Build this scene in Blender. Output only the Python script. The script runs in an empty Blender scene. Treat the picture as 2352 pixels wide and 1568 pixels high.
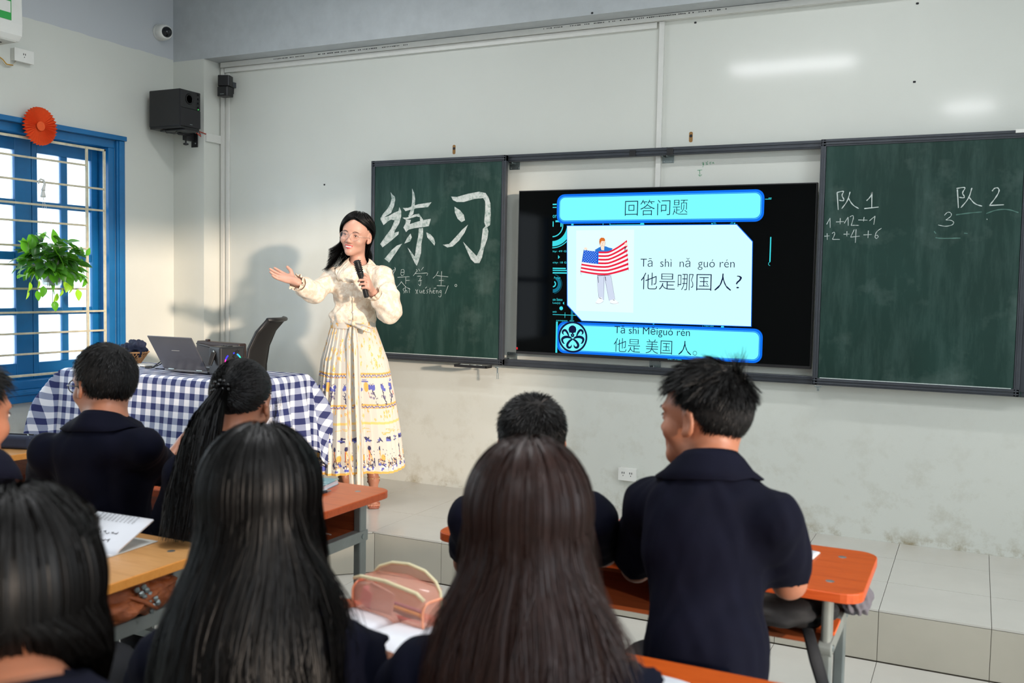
import bpy, bmesh, math, random
import numpy as np
from mathutils import Vector, Matrix
random.seed(7); rng = np.random.default_rng(7)
sc = bpy.context.scene
COL = sc.collection

# ------------------------------------------------------------------ camera, world, sun, exposure
FPX, CX, CY = 2195.6, 1176.0, 784.0
_y, _p, _r = -0.452534, 0.0599002, -0.0187855
def _axes():
    cy, sy, cp, sp, cr, sr = math.cos(_y), math.sin(_y), math.cos(_p), math.sin(_p), math.cos(_r), math.sin(_r)
    f = np.array([sy*cp, cy*cp, -sp]); r = np.array([cy, -sy, 0.0]); d = np.cross(f, r)
    return cr*r+sr*d, -sr*r+cr*d, f
RT, DN, FW = _axes()
EYE = np.array([0, 0, 1.47])
cam = bpy.data.cameras.new('camera'); camo = bpy.data.objects.new('camera', cam); COL.objects.link(camo)
camo.matrix_world = Matrix(((RT[0], -DN[0], -FW[0], 0), (RT[1], -DN[1], -FW[1], 0), (RT[2], -DN[2], -FW[2], 1.47), (0, 0, 0, 1)))
cam.sensor_width = 36; cam.lens = 36*FPX/2352; cam.clip_start = .05; cam.clip_end = 200
cam.dof.use_dof = True; cam.dof.focus_distance = 5.3; cam.dof.aperture_fstop = 4.2
sc.camera = camo
sc.view_settings.view_transform = 'Standard'; sc.view_settings.look = 'None'
sc.view_settings.exposure = 0.22; sc.view_settings.gamma = 1; sc.view_settings.use_curve_mapping = False
W = bpy.data.worlds.new('world'); sc.world = W; W.use_nodes = True
W.node_tree.nodes['Background'].inputs[0].default_value = (.80, .91, 1, 1)
W.node_tree.nodes['Background'].inputs[1].default_value = 2.4
def light(name, typ, loc, rot, energy, color, **kw):
    l = bpy.data.lights.new(name, typ); l.energy = energy; l.color = color
    for k, v in kw.items(): setattr(l, k, v)
    o = bpy.data.objects.new(name, l); COL.objects.link(o); o.location = loc; o.rotation_euler = rot
    return o
SUND = Vector((-1, .53, -.15)).normalized()
sun = light('sun', 'SUN', (8, -3, 4), (0, 0, 0), 2.9, (1, .80, .63), angle=math.radians(2.2))
sun.rotation_euler = SUND.to_track_quat('-Z', 'Y').to_euler()
# daylight entering through the windows of the right-hand wall
light('daylight_right', 'AREA', (2.5, 1.0, 1.9), (0, math.radians(90), 0), 34, (.86, .94, 1), shape='RECTANGLE', size=1.5, size_y=3.4)
light('daylight_left', 'AREA', (-4.9, 3.0, 1.6), (0, math.radians(-90), 0), 12, (.84, .93, 1), shape='RECTANGLE', size=1.4, size_y=2.4)
CEIL_LAMPS = [(-3.3, 3.75, 12), (-.7, 3.75, 12), (-1.49, 1.86, 27), (-.17, -.59, 22), (1.9, 2.2, 34)]
for _x, _y2, _e in CEIL_LAMPS:
    light('tube_light', 'AREA', (_x, _y2, 3.34), (0, 0, 0), _e, (.975, .985, 1), shape='RECTANGLE', size=.45 if _y2 < 0 else 1.0, size_y=.32 if _x == -1.49 else .12)

# ------------------------------------------------------------------ helpers
def hit(px, py, ax, val):
    "the point where the line of sight of a measured image point meets a world plane (axis ax = val)"
    d = RT*(px-CX)/FPX + DN*(py-CY)/FPX + FW
    t = (val-EYE[ax])/d[ax]
    return EYE + t*d
def lin(c):
    return tuple((v/12.92 if v <= .04045 else ((v+.055)/1.055)**2.4) for v in (c[0]/255, c[1]/255, c[2]/255))
def rgb(*c): return lin(c)+(1,)
class NT:
    def __init__(s, name):
        s.m = bpy.data.materials.new(name); s.m.use_nodes = True; s.t = s.m.node_tree; s.b = s.t.nodes['Principled BSDF']
    def n(s, typ, **kw):
        x = s.t.nodes.new(typ)
        for k, v in kw.items():
            if k.startswith('i_'):
                x.inputs[k[2:].replace('_', ' ')].default_value = v
            else: setattr(x, k, v)
        return x
    def l(s, a, b): s.t.links.new(a, b)
    def coord(s, kind='Object'): return s.n('ShaderNodeTexCoord').outputs[kind]
    def noise(s, scale, detail=4, rough=.6, vec=None, stretch=None):
        v = vec or s.coord()
        if stretch:
            mp = s.n('ShaderNodeMapping'); mp.inputs['Scale'].default_value = stretch; s.l(v, mp.inputs[0]); v = mp.outputs[0]
        x = s.n('ShaderNodeTexNoise', i_Scale=scale, i_Detail=detail, i_Roughness=rough); s.l(v, x.inputs['Vector']); return x.outputs[0]
    def ramp(s, fac, stops, interp='LINEAR'):
        r = s.n('ShaderNodeValToRGB'); r.color_ramp.interpolation = interp
        e = r.color_ramp.elements
        while len(e) < len(stops): e.new(.5)
        for q, (p, c) in zip(e, stops): q.position = p; q.color = c
        s.l(fac, r.inputs[0]); return r.outputs[0]
    def mix(s, fac, a, b):
        x = s.n('ShaderNodeMix', data_type='RGBA')
        for i, v in ((0, fac), (6, a), (7, b)):
            if isinstance(v, (int, float, tuple)): x.inputs[i].default_value = v
            else: s.l(v, x.inputs[i])
        return x.outputs[2]
    def math(s, op, a, b=None):
        x = s.n('ShaderNodeMath', operation=op)
        for i, v in ((0, a), (1, b)):
            if v is None: continue
            if isinstance(v, (int, float)): x.inputs[i].default_value = v
            else: s.l(v, x.inputs[i])
        return x.outputs[0]
    def bump(s, h, strength=.2, dist=.002):
        x = s.n('ShaderNodeBump', i_Strength=strength, i_Distance=dist); s.l(h, x.inputs['Height']); s.l(x.outputs[0], s.b.inputs['Normal'])
    def base(s, c):
        if isinstance(c, tuple): s.b.inputs['Base Color'].default_value = c
        else: s.l(c, s.b.inputs['Base Color'])
    def set(s, **kw):
        for k, v in kw.items(): s.b.inputs[k.replace('_', ' ')].default_value = v
        return s
def mat(name, c, rough=.5, metal=0, var=.06, scale=12, bump=0, bscale=60, bdist=.001, **kw):
    n = NT(name); c = rgb(*c)
    if var:
        d = tuple(min(1, v*(1-var)) for v in c[:3])+(1,); l = tuple(min(1, v*(1+var)) for v in c[:3])+(1,)
        n.base(n.ramp(n.noise(scale), [(.3, d), (.7, l)]))
    else: n.base(c)
    if bump: n.bump(n.noise(bscale, 6), bump, bdist)
    n.set(Roughness=rough, Metallic=metal, **kw); return n.m
def emit(name, c, s=1.0):
    n = NT(name); n.set(Base_Color=(0, 0, 0, 1), Emission_Color=rgb(*c), Emission_Strength=s, Roughness=.25); n.b.inputs['Specular IOR Level'].default_value = .1; return n.m
def attr_mat(name, rough=.6, bump=0, bscale=200, bdist=.0006, **kw):
    n = NT(name); a = n.n('ShaderNodeAttribute', attribute_name='Col'); n.l(a.outputs['Color'], n.b.inputs['Base Color'])
    if bump: n.bump(n.noise(bscale, 3), bump, bdist)
    n.set(Roughness=rough, **kw); return n.m

def link(o, parent=None):
    COL.objects.link(o)
    if parent: o.parent = parent
    return o
def tag(o, label=None, cat=None, group=None, kind=None):
    for k, v in (('label', label), ('category', cat), ('group', group), ('kind', kind)):
        if v: o[k] = v
    return o
def thing(name, label, cat, loc=(0, 0, 0), rz=0, group=None):
    o = bpy.data.objects.new(name, None); o.location = loc; o.rotation_euler = (0, 0, rz); o.empty_display_size = .05
    link(o); return tag(o, label, cat, group)
class MB:
    "collects shapes into one mesh"
    def __init__(s): s.v = []; s.f = []
    def add(s, vs, fs):
        k = len(s.v); s.v += [tuple(map(float, v)) for v in vs]; s.f += [tuple(i+k for i in f) for f in fs]; return s
    def box(s, c, d, rot=None):
        vs = [Vector(((i & 1)-.5, ((i >> 1) & 1)-.5, (i >> 2)-.5)) for i in range(8)]
        vs = [Vector((v.x*d[0], v.y*d[1], v.z*d[2])) for v in vs]
        if rot is not None:
            R = rot if isinstance(rot, Matrix) else Matrix.Rotation(rot, 3, 'Z'); vs = [R @ v for v in vs]
        return s.add([v+Vector(c) for v in vs], [(0, 2, 3, 1), (4, 5, 7, 6), (0, 1, 5, 4), (2, 6, 7, 3), (0, 4, 6, 2), (1, 3, 7, 5)])
    def bb(s, a, b): return s.box([(a[i]+b[i])/2 for i in range(3)], [abs(b[i]-a[i]) for i in range(3)])
    def tube(s, pts, r, n=8, cap=True, flat=1.0, up=None):
        pts = [Vector(p) for p in pts]; R = r if hasattr(r, '__len__') else [r]*len(pts); vs = []; fs = []
        t0 = (pts[1]-pts[0]).normalized(); u = Vector(up) if up else (Vector((0, 0, 1)) if abs(t0.z) < .9 else Vector((1, 0, 0)))
        for i, p in enumerate(pts):
            t = (pts[min(i+1, len(pts)-1)]-pts[max(i-1, 0)]).normalized()
            a = t.cross(u)
            if a.length < 1e-4: a = t.orthogonal()
            a.normalize(); b = a.cross(t).normalized(); u = b
            for k in range(n):
                w = 2*math.pi*k/n; vs.append(p+a*math.cos(w)*R[i]+b*math.sin(w)*R[i]*flat)
        for i in range(len(pts)-1):
            for k in range(n): fs.append((i*n+k, i*n+(k+1) % n, (i+1)*n+(k+1) % n, (i+1)*n+k))
        if cap: fs.append(tuple(range(n-1, -1, -1))); fs.append(tuple((len(pts)-1)*n+k for k in range(n)))
        return s.add(vs, fs)
    def cyl(s, a, b, r, n=16, r2=None): return s.tube([a, b], [r, r if r2 is None else r2], n)
    def lathe(s, prof, c=(0, 0, 0), n=24, axis=(0, 0, 1), closed=False):
        q = Vector((0, 0, 1)).rotation_difference(Vector(axis)); vs = []; fs = []
        for r, z in prof:
            for k in range(n):
                w = 2*math.pi*k/n; vs.append(q @ Vector((r*math.cos(w), r*math.sin(w), z))+Vector(c))
        for i in range(len(prof)-1):
            for k in range(n): fs.append((i*n+k, i*n+(k+1) % n, (i+1)*n+(k+1) % n, (i+1)*n+k))
        if prof[0][0] > 1e-5: fs.append(tuple(range(n-1, -1, -1)))
        if prof[-1][0] > 1e-5: fs.append(tuple((len(prof)-1)*n+k for k in range(n)))
        return s.add(vs, fs)
    def prism(s, poly, z0, z1, M=None):
        n = len(poly); vs = [(x, y, z0) for x, y in poly]+[(x, y, z1) for x, y in poly]
        if M is not None: vs = [M @ Vector(v) for v in vs]
        return s.add(vs, [tuple(range(n-1, -1, -1)), tuple(range(n, 2*n))]+[(i, (i+1) % n, n+(i+1) % n, n+i) for i in range(n)])
    def ball(s, c, r, n=12, m=8):
        r = (r, r, r) if not hasattr(r, '__len__') else r
        vs = [(c[0], c[1], c[2]-r[2])]; fs = []
        for i in range(1, m):
            a = -math.pi/2+math.pi*i/m
            for k in range(n): w = 2*math.pi*k/n; vs.append((c[0]+r[0]*math.cos(a)*math.cos(w), c[1]+r[1]*math.cos(a)*math.sin(w), c[2]+r[2]*math.sin(a)))
        vs.append((c[0], c[1], c[2]+r[2])); L = len(vs)-1
        for k in range(n):
            fs.append((0, 1+(k+1) % n, 1+k)); fs.append((L, 1+(m-2)*n+k, 1+(m-2)*n+(k+1) % n))
            for i in range(m-2): fs.append((1+i*n+k, 1+i*n+(k+1) % n, 1+(i+1)*n+(k+1) % n, 1+(i+1)*n+k))
        return s.add(vs, fs)
    def build(s, name, m, parent=None, smooth=False, bevel=0, loc=None, seg=2, auto=None):
        me = bpy.data.meshes.new(name); me.from_pydata(s.v, [], s.f); me.materials.append(m); me.update()
        o = bpy.data.objects.new(name, me)
        if smooth: me.shade_smooth()
        if auto: me.shade_smooth(); me.set_sharp_from_angle(angle=math.radians(auto))
        if bevel:
            b = o.modifiers.new('bevel', 'BEVEL'); b.width = bevel; b.segments = seg; b.limit_method = 'ANGLE'; b.angle_limit = math.radians(40)
        if loc: o.location = loc
        return link(o, parent)
def npmesh(name, v, f, m, parent=None, smooth=True, col=None):
    me = bpy.data.meshes.new(name); v = np.asarray(v, np.float32); f = np.asarray(f, np.int32)
    k = f.shape[1]; me.vertices.add(len(v)); me.vertices.foreach_set('co', v.ravel())
    me.loops.add(f.size); me.loops.foreach_set('vertex_index', f.ravel()); me.polygons.add(len(f))
    me.polygons.foreach_set('loop_start', np.arange(0, f.size, k, dtype=np.int32))
    if col is not None:
        a = me.color_attributes.new('Col', 'FLOAT_COLOR', 'POINT'); c = np.ones((len(v), 4), np.float32); c[:, :3] = col; a.data.foreach_set('color', c.ravel())
    me.update(calc_edges=True); me.validate()
    if smooth: me.shade_smooth()
    me.materials.append(m); o = bpy.data.objects.new(name, me); return link(o, parent)
def grid_faces(nu, nv, wrap=False):
    i, j = np.meshgrid(np.arange(nu-1), np.arange(nv if wrap else nv-1), indexing='ij'); j2 = (j+1) % nv
    return np.stack([i*nv+j, i*nv+j2, (i+1)*nv+j2, (i+1)*nv+j], -1).reshape(-1, 4)
def rrect(x0, y0, x1, y1, r, n=5, rs=None):
    rs = rs or (r, r, r, r); out = []
    for (cx, cy, a0), q in zip(((x1, y1, 0), (x0, y1, 90), (x0, y0, 180), (x1, y0, 270)), rs):
        sx = -1 if cx == x1 else 1; sy = -1 if cy == y1 else 1
        for k in range(n+1):
            a = math.radians(a0+90*k/n); out.append((cx+sx*q+q*math.cos(a), cy+sy*q+q*math.sin(a)))
    return out
WALLM = lambda y: Matrix(((1, 0, 0, 0), (0, 0, -1, y), (0, 1, 0, 0), (0, 0, 0, 1)))   # (x, z, depth towards the room) -> world
def text_mesh(body, name, m, box, y, parent=None, thin=0.0, depth=.0004):
    "lettering lying flat on the plane y, filling box = x0, z0, x1, z1"
    cu = bpy.data.curves.new(name, 'FONT'); cu.body = body; cu.size = 1; cu.offset = thin; cu.resolution_u = 3
    t = bpy.data.objects.new('tmp', cu); COL.objects.link(t); bpy.context.view_layer.update()
    me = bpy.data.meshes.new_from_object(t.evaluated_get(bpy.context.evaluated_depsgraph_get()))
    bpy.data.objects.remove(t); v = np.empty(len(me.vertices)*3, np.float32); me.vertices.foreach_get('co', v); v = v.reshape(-1, 3)
    a, b = v.min(0), v.max(0); x0, z0, x1, z1 = box
    o = np.empty_like(v); o[:, 0] = x0+(v[:, 0]-a[0])/(b[0]-a[0])*(x1-x0); o[:, 2] = z0+(v[:, 1]-a[1])/(b[1]-a[1])*(z1-z0); o[:, 1] = y
    me.vertices.foreach_set('co', o.ravel()); me.update(); me.materials.clear(); me.materials.append(m); me.name = name
    return link(bpy.data.objects.new(name, me), parent)
def stroke(mb, pts, w, y, sm=2):
    "a flat pen or chalk stroke on the plane y through (x, z) points"
    P = [Vector((p[0], 0, p[1])) for p in pts]
    for _ in range(sm):
        if len(P) > 2:
            Q = [P[0]]
            for a, b in zip(P[:-1], P[1:]): Q += [a*.75+b*.25, a*.25+b*.75]
            P = Q+[P[-1]]
    n = len(P); vs = []
    for i, p in enumerate(P):
        t = (P[min(i+1, n-1)]-P[max(i-1, 0)]).normalized(); s = Vector((-t.z, 0, t.x))*(w/2)*(.75+.25*math.sin(i*1.7+n))
        vs += [(p.x+s.x, y, p.z+s.z), (p.x-s.x, y, p.z-s.z)]
    mb.add(vs, [(2*i, 2*i+1, 2*i+3, 2*i+2) for i in range(n-1)])
def poly_on(mb, pts, y):
    import mathutils.geometry as g
    vs = [Vector((p[0], y, p[1])) for p in pts]
    tri = g.tessellate_polygon([[Vector((v.x, v.z, 0)) for v in vs]]); mb.add(vs, [tuple(t) for t in tri])

# ------------------------------------------------------------------ materials of the setting
def wall_mat(name, low, high=None, zsplit=2.955):
    n = NT(name); big = n.noise(1.3, 5, .65); c = n.ramp(big, [(.3, tuple(v*.95 for v in rgb(*low)[:3])+(1,)), (.7, rgb(*low))])
    geo = n.n('ShaderNodeNewGeometry'); sep = n.n('ShaderNodeSeparateXYZ'); n.l(geo.outputs['Position'], sep.inputs[0])
    # scuffs and grime near the platform, with shapes of their own
    sm = n.noise(5.5, 8, .72, vec=geo.outputs['Position'])
    lowz = n.ramp(sep.outputs[2], [(.22, (1, 1, 1, 1)), (.27, (.35, .35, .35, 1)), (.75, (.12,)*3+(1,)), (1, (0, 0, 0, 1))])
    g = n.math('MULTIPLY', n.ramp(sm, [(.5, (0, 0, 0, 1)), (.66, (1, 1, 1, 1))]), lowz)
    c = n.mix(g, c, rgb(158, 148, 122))
    if high:
        st = n.math('GREATER_THAN', n.math('ADD', sep.outputs[2], n.math('MULTIPLY', n.noise(6, 2, vec=geo.outputs['Position']), .02)), zsplit+.01)
        c = n.mix(st, c, rgb(*high))
    n.base(c); n.bump(n.noise(140, 5, .6, vec=geo.outputs['Position']), .25, .0012); n.set(Roughness=.5, Coat_Weight=.45, Coat_Roughness=.10); n.b.inputs['Specular IOR Level'].default_value = .3
    return n.m
M = {}
def addpart(mb, name, m, t):
    o = mb.build(name, m, t); o.matrix_parent_inverse = t.matrix_basis.inverted(); return o
CREAM = (214, 216, 208); WHT = (192, 196, 200)
M['wall'] = wall_mat('wall_paint', CREAM, WHT)
M['white_paint'] = mat('white_paint', (181, 186, 188), .5, bump=.2, bscale=120)
M['soffit'] = mat('soffit_paint', (222, 218, 212), .5, bump=.2, bscale=120)
M['tile'] = mat('platform_tile', (205, 201, 192), .16, var=.05, scale=2.2)
M['riser'] = mat('riser_tile', (186, 180, 165), .22, var=.06, scale=2.5)
M['grout'] = mat('grout', (112, 104, 90), .9, var=.15, scale=30)
M['blue'] = mat('blue_gloss_paint', (20, 104, 160), .32, var=.10, scale=7, bump=.12, bscale=30)
M['bar'] = mat('cream_painted_steel', (206, 197, 170), .45, var=.18, scale=18)
M['pvc'] = mat('white_pvc', (214, 214, 208), .4, var=.04)
M['steel'] = mat('galvanised_steel', (150, 160, 160), .35, .8, var=.2, scale=25)
M['black'] = mat('black_plastic', (26, 26, 28), .42, var=.15, bump=.15, bscale=400)
M['dark'] = mat('dark_print', (30, 30, 32), .7, var=0)
M['alu'] = mat('dark_grey_aluminium', (66, 70, 76), .4, .35, var=.12, scale=9)
M['white_plastic'] = mat('white_plastic', (226, 226, 220), .35, var=.03)

# ------------------------------------------------------------------ setting
XL, YF, YP, XR, YB, ZC = -5.017, 5.1, 4.94, 2.6, -3.6, 3.42
XP = -4.741; PT = .21; YE = 3.988
def struct(mb, name, m, parent=None, **kw):
    o = mb.build(name, m, parent, **kw)
    if parent is None: o['kind'] = 'structure'
    return o
def wall_with_holes(name, x0, x1, y0, y1, z0, z1, holes):
    "a wall slab between x0 and x1 running along y, with rectangular openings (ya, yb, za, zb)"
    mb = MB(); ys = sorted({y0, y1, *[h[0] for h in holes], *[h[1] for h in holes]})
    for a, b in zip(ys[:-1], ys[1:]):
        h = [q for q in holes if q[0] <= a and q[1] >= b]
        if h: mb.bb((x0, a, z0), (x1, b, h[0][2])); mb.bb((x0, a, h[0][3]), (x1, b, z1))
        else: mb.bb((x0, a, z0), (x1, b, z1))
    return struct(mb, name, M['wall'])
WL = (2.62, 4.44, .80, 2.34)         # opening of the left window (y0, y1, z0, z1)
wall_with_holes('wall_left', XL-.20, XL, YB-.2, YF+.2, -.1, ZC, [WL, (-1.4, .6, .8, 2.34)])
RW = [(-.1, 2.55, .95, 2.92), (-2.4, -.6, .95, 2.92)]
wall_with_holes('wall_right', XR, XR+.20, YB-.2, YF+.2, -.1, ZC, RW)
struct(MB().bb((XL, YF, -.1), (XR, YF+.2, ZC)), 'wall_front', M['wall'])
struct(MB().bb((XL, YB-.2, -.1), (XR, YB, ZC)), 'wall_back', M['wall'])
struct(MB().bb((XL-.2, YB-.2, ZC), (XR+.2, YF+.2, ZC+.12)), 'ceiling', M['white_paint'])
struct(MB().bb((XL, YP, PT), (XP, YF, 2.94)), 'trim_1', M['wall'])['label'] = 'plastered pillar in the corner'
o = struct(MB().bb((XL, YP, 2.94), (XR, YF, ZC)), 'trim_2', M['white_paint'])
# floor: base slab and tiles
struct(MB().bb((XL, YB, -.1), (XR, YF, -.006)), 'floor', M['grout'])
FLOOR = bpy.data.objects['floor']
T = .4; X0T = -.301
plat_poly = [(XR, YE), (-2.69, YE), (-3.28, 3.40), (XL, 3.40), (XL, YF), (XR, YF)]
plat = struct(MB().prism([(x, y-(-.0) + (.008 if y < 4.5 else 0)) for x, y in plat_poly], -.006, PT-.008), 'trim_3', M['grout'])
plat['label'] = 'tiled teaching platform along the front wall'
def clip_poly(poly, a, b, c):
    "keep a*x+b*y <= c"
    out = []
    for i in range(len(poly)):
        p, q = poly[i], poly[(i+1) % len(poly)]; dp = a*p[0]+b*p[1]-c; dq = a*q[0]+b*q[1]-c
        if dp <= 0: out.append(p)
        if dp*dq < 0: t = dp/(dp-dq); out.append((p[0]+t*(q[0]-p[0]), p[1]+t*(q[1]-p[1])))
    return out
GAP = .0011
def area(p): return abs(sum(p[i][0]*p[(i+1) % len(p)][1]-p[(i+1) % len(p)][0]*p[i][1] for i in range(len(p))))/2
rest = MB(); tiles = {}
for i in range(-13, 8):
    xa = X0T+i*T; xb = xa+T
    for ya, yb in ((YE, 4.391), (4.391, 4.794), (4.794, YF), (3.588, YE), (3.40, 3.588)):
        p = [(max(xa, XL)+GAP, ya+GAP), (min(xb, XR)-GAP, ya+GAP), (min(xb, XR)-GAP, yb-GAP), (max(xa, XL)+GAP, yb-GAP)]
        if p[0][0] >= p[1][0]: continue
        if yb <= YE+.001:
            p = clip_poly(p, .7035, -.7107, (.7035*-2.69-.7107*YE)-.002)
            if len(p) < 3 or area(p) < 1e-4: continue
        MB().prism(p, PT-.008, PT+.0006*math.sin(i*7.1+ya*3)).build('tile', M['tile'], plat)
for i in range(-7, 8):
    xa = max(X0T+i*T, -2.69); xb = min(X0T+i*T+T, XR)
    if xb-xa > .02: MB().bb((xa+GAP, YE, .004), (xb-GAP, YE+.008, PT-.010)).build('riser_tile', M['riser'], plat)
_d = Vector((-.59, -.588, 0)); _n = Vector((.706, -.708, 0))
for t0, t1 in ((0, .33), (.33, .76), (.76, 1)):
    a = Vector((-2.69, YE, 0))+_d*t0; b = Vector((-2.69, YE, 0))+_d*t1; e = _d.normalized()*GAP
    a += e; b -= e
    MB().prism([(a.x, a.y), (b.x, b.y), (b.x-_n.x*.008, b.y-_n.y*.008), (a.x-_n.x*.008, a.y-_n.y*.008)], .004, PT-.010).build('riser_tile', M['riser'], plat)
MB().bb((XL, 3.40, .004), (-3.28, 3.408, PT-.01)).build('riser_tile', M['riser'], plat)
meshes = {}
for i in range(-13, 8):
    for j in range(-20, 1):
        xa = X0T+i*T; ya = YE-.004+(j-1)*T; a = (max(xa, XL)+GAP, max(ya, YB)+GAP); b = (min(xa+T, XR)-GAP, min(ya+T, YE+.4)-GAP)
        if a[0] >= b[0] or a[1] >= b[1]: continue
        if -8 <= i <= 6 and j >= -6:
            MB().bb((a[0], a[1], -.006), (b[0], b[1], 0)).build('floor_tile', M['tile'], FLOOR)
        else: rest.bb((a[0], a[1], -.006), (b[0], b[1], 0))
o = rest.build('floor_tiles', M['tile'], FLOOR); o['kind'] = 'stuff'

# ---- left window: casing, two glazed leaves, steel grille
win = thing('window_1', None, None, (XL, 3.53, WL[2])); win['kind'] = 'structure'
def wchild(mb, name, m, par=None, **kw):
    o = mb.build(name, m, par or win, **kw)
    if (par or win) is win: o.matrix_parent_inverse = Matrix.Translation((-XL, -3.53, -WL[2]))
    return o
y0, y1, z0, z1 = WL
mb = MB(); e = .065; d = .022
for a, b, c, f in ((y0-e, y1+e, z1, z1+e*.0+.03), (y0-e, y1+e, z0-.075, z0)): mb.bb((XL, a, c), (XL+d+.02, b, f))
for a in (y0-e, y1): mb.bb((XL, a, z0), (XL+d, a+e, z1))
mb.bb((XL, y1+.012, z0+.001), (XL+d+.010, y1+.05, z1-.001)); mb.bb((XL+.001, y0-e+.001, z0-.03), (XL+.052, y1+e-.001, z0-.008))
wchild(mb, 'casing', M['blue'], bevel=.004)
mb = MB()
for a, b in ((y0, y0+.05), (y1-.05, y1)): mb.bb((XL-.17, a, z0+.05), (XL+.003, b, z1-.05))
mb.bb((XL-.17, y0, z1-.05), (XL+.004, y1, z1-.0005)); mb.bb((XL-.17, y0, z0), (XL+.01, y1, z0+.05))
wchild(mb, 'jamb', M['blue'], bevel=.003)
XW = XL-.11
def LW(px, py, x=XW): p = hit(px, py, 0, x); return p[1], p[2]
seam = LW(69, 500)[0]
cols = [(LW(82, 500)[0], LW(137, 500)[0]), (LW(152, 500)[0], LW(206, 500)[0])]
leafw = y1-.05-seam
rows = [(LW(110, b)[1], LW(110, a)[1]) for a, b in ((356, 465), (479, 581), (599, 706), (722, 829))]
glass = NT('window_glass'); tr = glass.n('ShaderNodeBsdfTransparent'); gl = glass.n('ShaderNodeBsdfGlossy', i_Roughness=.03); mx = glass.n('ShaderNodeMixShader'); fr = glass.n('ShaderNodeFresnel', i_IOR=1.35)
glass.l(fr.outputs[0], mx.inputs[0]); glass.l(tr.outputs[0], mx.inputs[1]); glass.l(gl.outputs[0], mx.inputs[2]); glass.l(mx.outputs[0], glass.t.nodes['Material Output'].inputs[0]); M['glass'] = glass.m
frost = NT('window_frosted_glass'); tl = frost.n('ShaderNodeBsdfTranslucent'); tl.inputs[0].default_value = (.9, .95, .98, 1); tr = frost.n('ShaderNodeBsdfTransparent'); mx = frost.n('ShaderNodeMixShader'); mx.inputs[0].default_value = .35
frost.l(tr.outputs[0], mx.inputs[1]); frost.l(tl.outputs[0], mx.inputs[2]); frost.l(mx.outputs[0], frost.t.nodes['Material Output'].inputs[0]); M['frost'] = frost.m
def leaf(ya, yb, cs):
    zb, zt = z0+.05, z1-.05
    l = MB().bb((XW-.0172, cs[0][0], zb), (XW+.0172, cs[1][1], rows[3][0])).bb((XW-.0172, cs[0][0], rows[0][1]), (XW+.0172, cs[1][1], zt))
    l.bb((XW-.018, ya, zb), (XW+.018, cs[0][0], zt)).bb((XW-.018, cs[1][1], zb), (XW+.018, yb, zt))
    l.bb((XW-.014, cs[0][1], rows[3][0]), (XW+.014, cs[1][0], rows[0][1]))
    for k in range(3): l.bb((XW-.0128, cs[0][0], rows[k+1][1]), (XW+.0128, cs[1][1], rows[k][0]))
    lf = wchild(l, 'window_leaf', M['blue'], bevel=.003)
    for c in cs:
        for r in rows:
            g = MB().bb((XW-.002, c[0]-.004, r[0]-.004), (XW+.002, c[1]+.004, r[1]+.004)).build('pane', M['frost'], lf)
    return lf
leaf(seam+.002, y1-.052, cols)
sh = seam-leafw
leaf(sh, seam-.002, [(seam-(cols[1][1]-seam), seam-(cols[1][0]-seam)), (LW(30, 500)[0]-(cols[0][1]-cols[0][0]), LW(30, 500)[0])])
leaf(sh-leafw, sh-.004, [(c[0]-2*leafw, c[1]-2*leafw) for c in cols])
XG = XL+.008; s = .007
def LG(px, py): return LW(px, py, XG)
gy = [LG(240, 500)[0], LG(199, 500)[0]]; gz1 = LG(240, 343)[1]; gz0 = LG(150, 857)[1]
gr = thing('window_grille', 'cream steel grille of horizontal bars across the blue window', 'grille', (XG, 3.5, gz0))
def G(mb, name): o = mb.build(name, M['bar'], gr, bevel=.002); o.matrix_parent_inverse = Matrix.Translation((-XG, -3.5, -gz0)); return o
G(MB().bb((XG-s, gy[0]-s, gz0), (XG+s, gy[0]+s, gz1)).bb((XG-s, y0+.05, gz1-s*2), (XG+s, gy[0]+s, gz1)).bb((XG-s, y0+.05, gz0), (XG+s, gy[0]+s, gz0+s*2)).bb((XG-s, y0+.05, gz0), (XG+s, y0+.064, gz1)), 'grille_frame')
for yv in (gy[1], gy[1]-.62, gy[1]-1.2): G(MB().bb((XG-s+.003, yv-s, gz0), (XG+s+.003, yv+s, gz1)), 'upright_bar')
for q, (py, full) in enumerate(((362, 0), (421, 1), (473, 1), (512, 0), (567, 0), (610, 0), (663, 0), (716, 1), (763, 1), (809, 1))):
    zb = LG(120, py)[1] if q not in (0,) else LG(120, 369)[1]
    G(MB().bb((XG-.004+.006, y0+.05, zb-.006), (XG+.004+.006, gy[0] if full else gy[1], zb+.006)), 'horizontal_bar')

# right-hand windows (behind and beside the camera): plain frames
for k, (a, b, c, f) in enumerate(RW):
    w = thing('window_%d' % (k+2), None, None, (XR, (a+b)/2, c)); w['kind'] = 'structure'
    mb = MB().bb((XR+.04, a, c), (XR+.10, a+.05, f)).bb((XR+.04, b-.05, c), (XR+.10, b, f)).bb((XR+.04, a, c), (XR+.10, b, c+.05)).bb((XR+.04, a, f-.05), (XR+.10, b, f))
    o = mb.build('window_frame', M['blue'], w, bevel=.003); o.matrix_parent_inverse = w.matrix_basis.inverted()
w = thing('window_4', None, None, (XL, -.4, .8)); w['kind'] = 'structure'
mb = MB().bb((XL-.1, -1.4, .8), (XL-.04, -1.34, 2.34)).bb((XL-.1, .54, .8), (XL-.04, .6, 2.34)).bb((XL-.1, -.43, .8), (XL-.04, -.37, 2.34)).bb((XL-.1, -1.4, 1.5), (XL-.04, .6, 1.56))
o = mb.build('window_frame', M['blue'], w); o.matrix_parent_inverse = w.matrix_basis.inverted()
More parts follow.
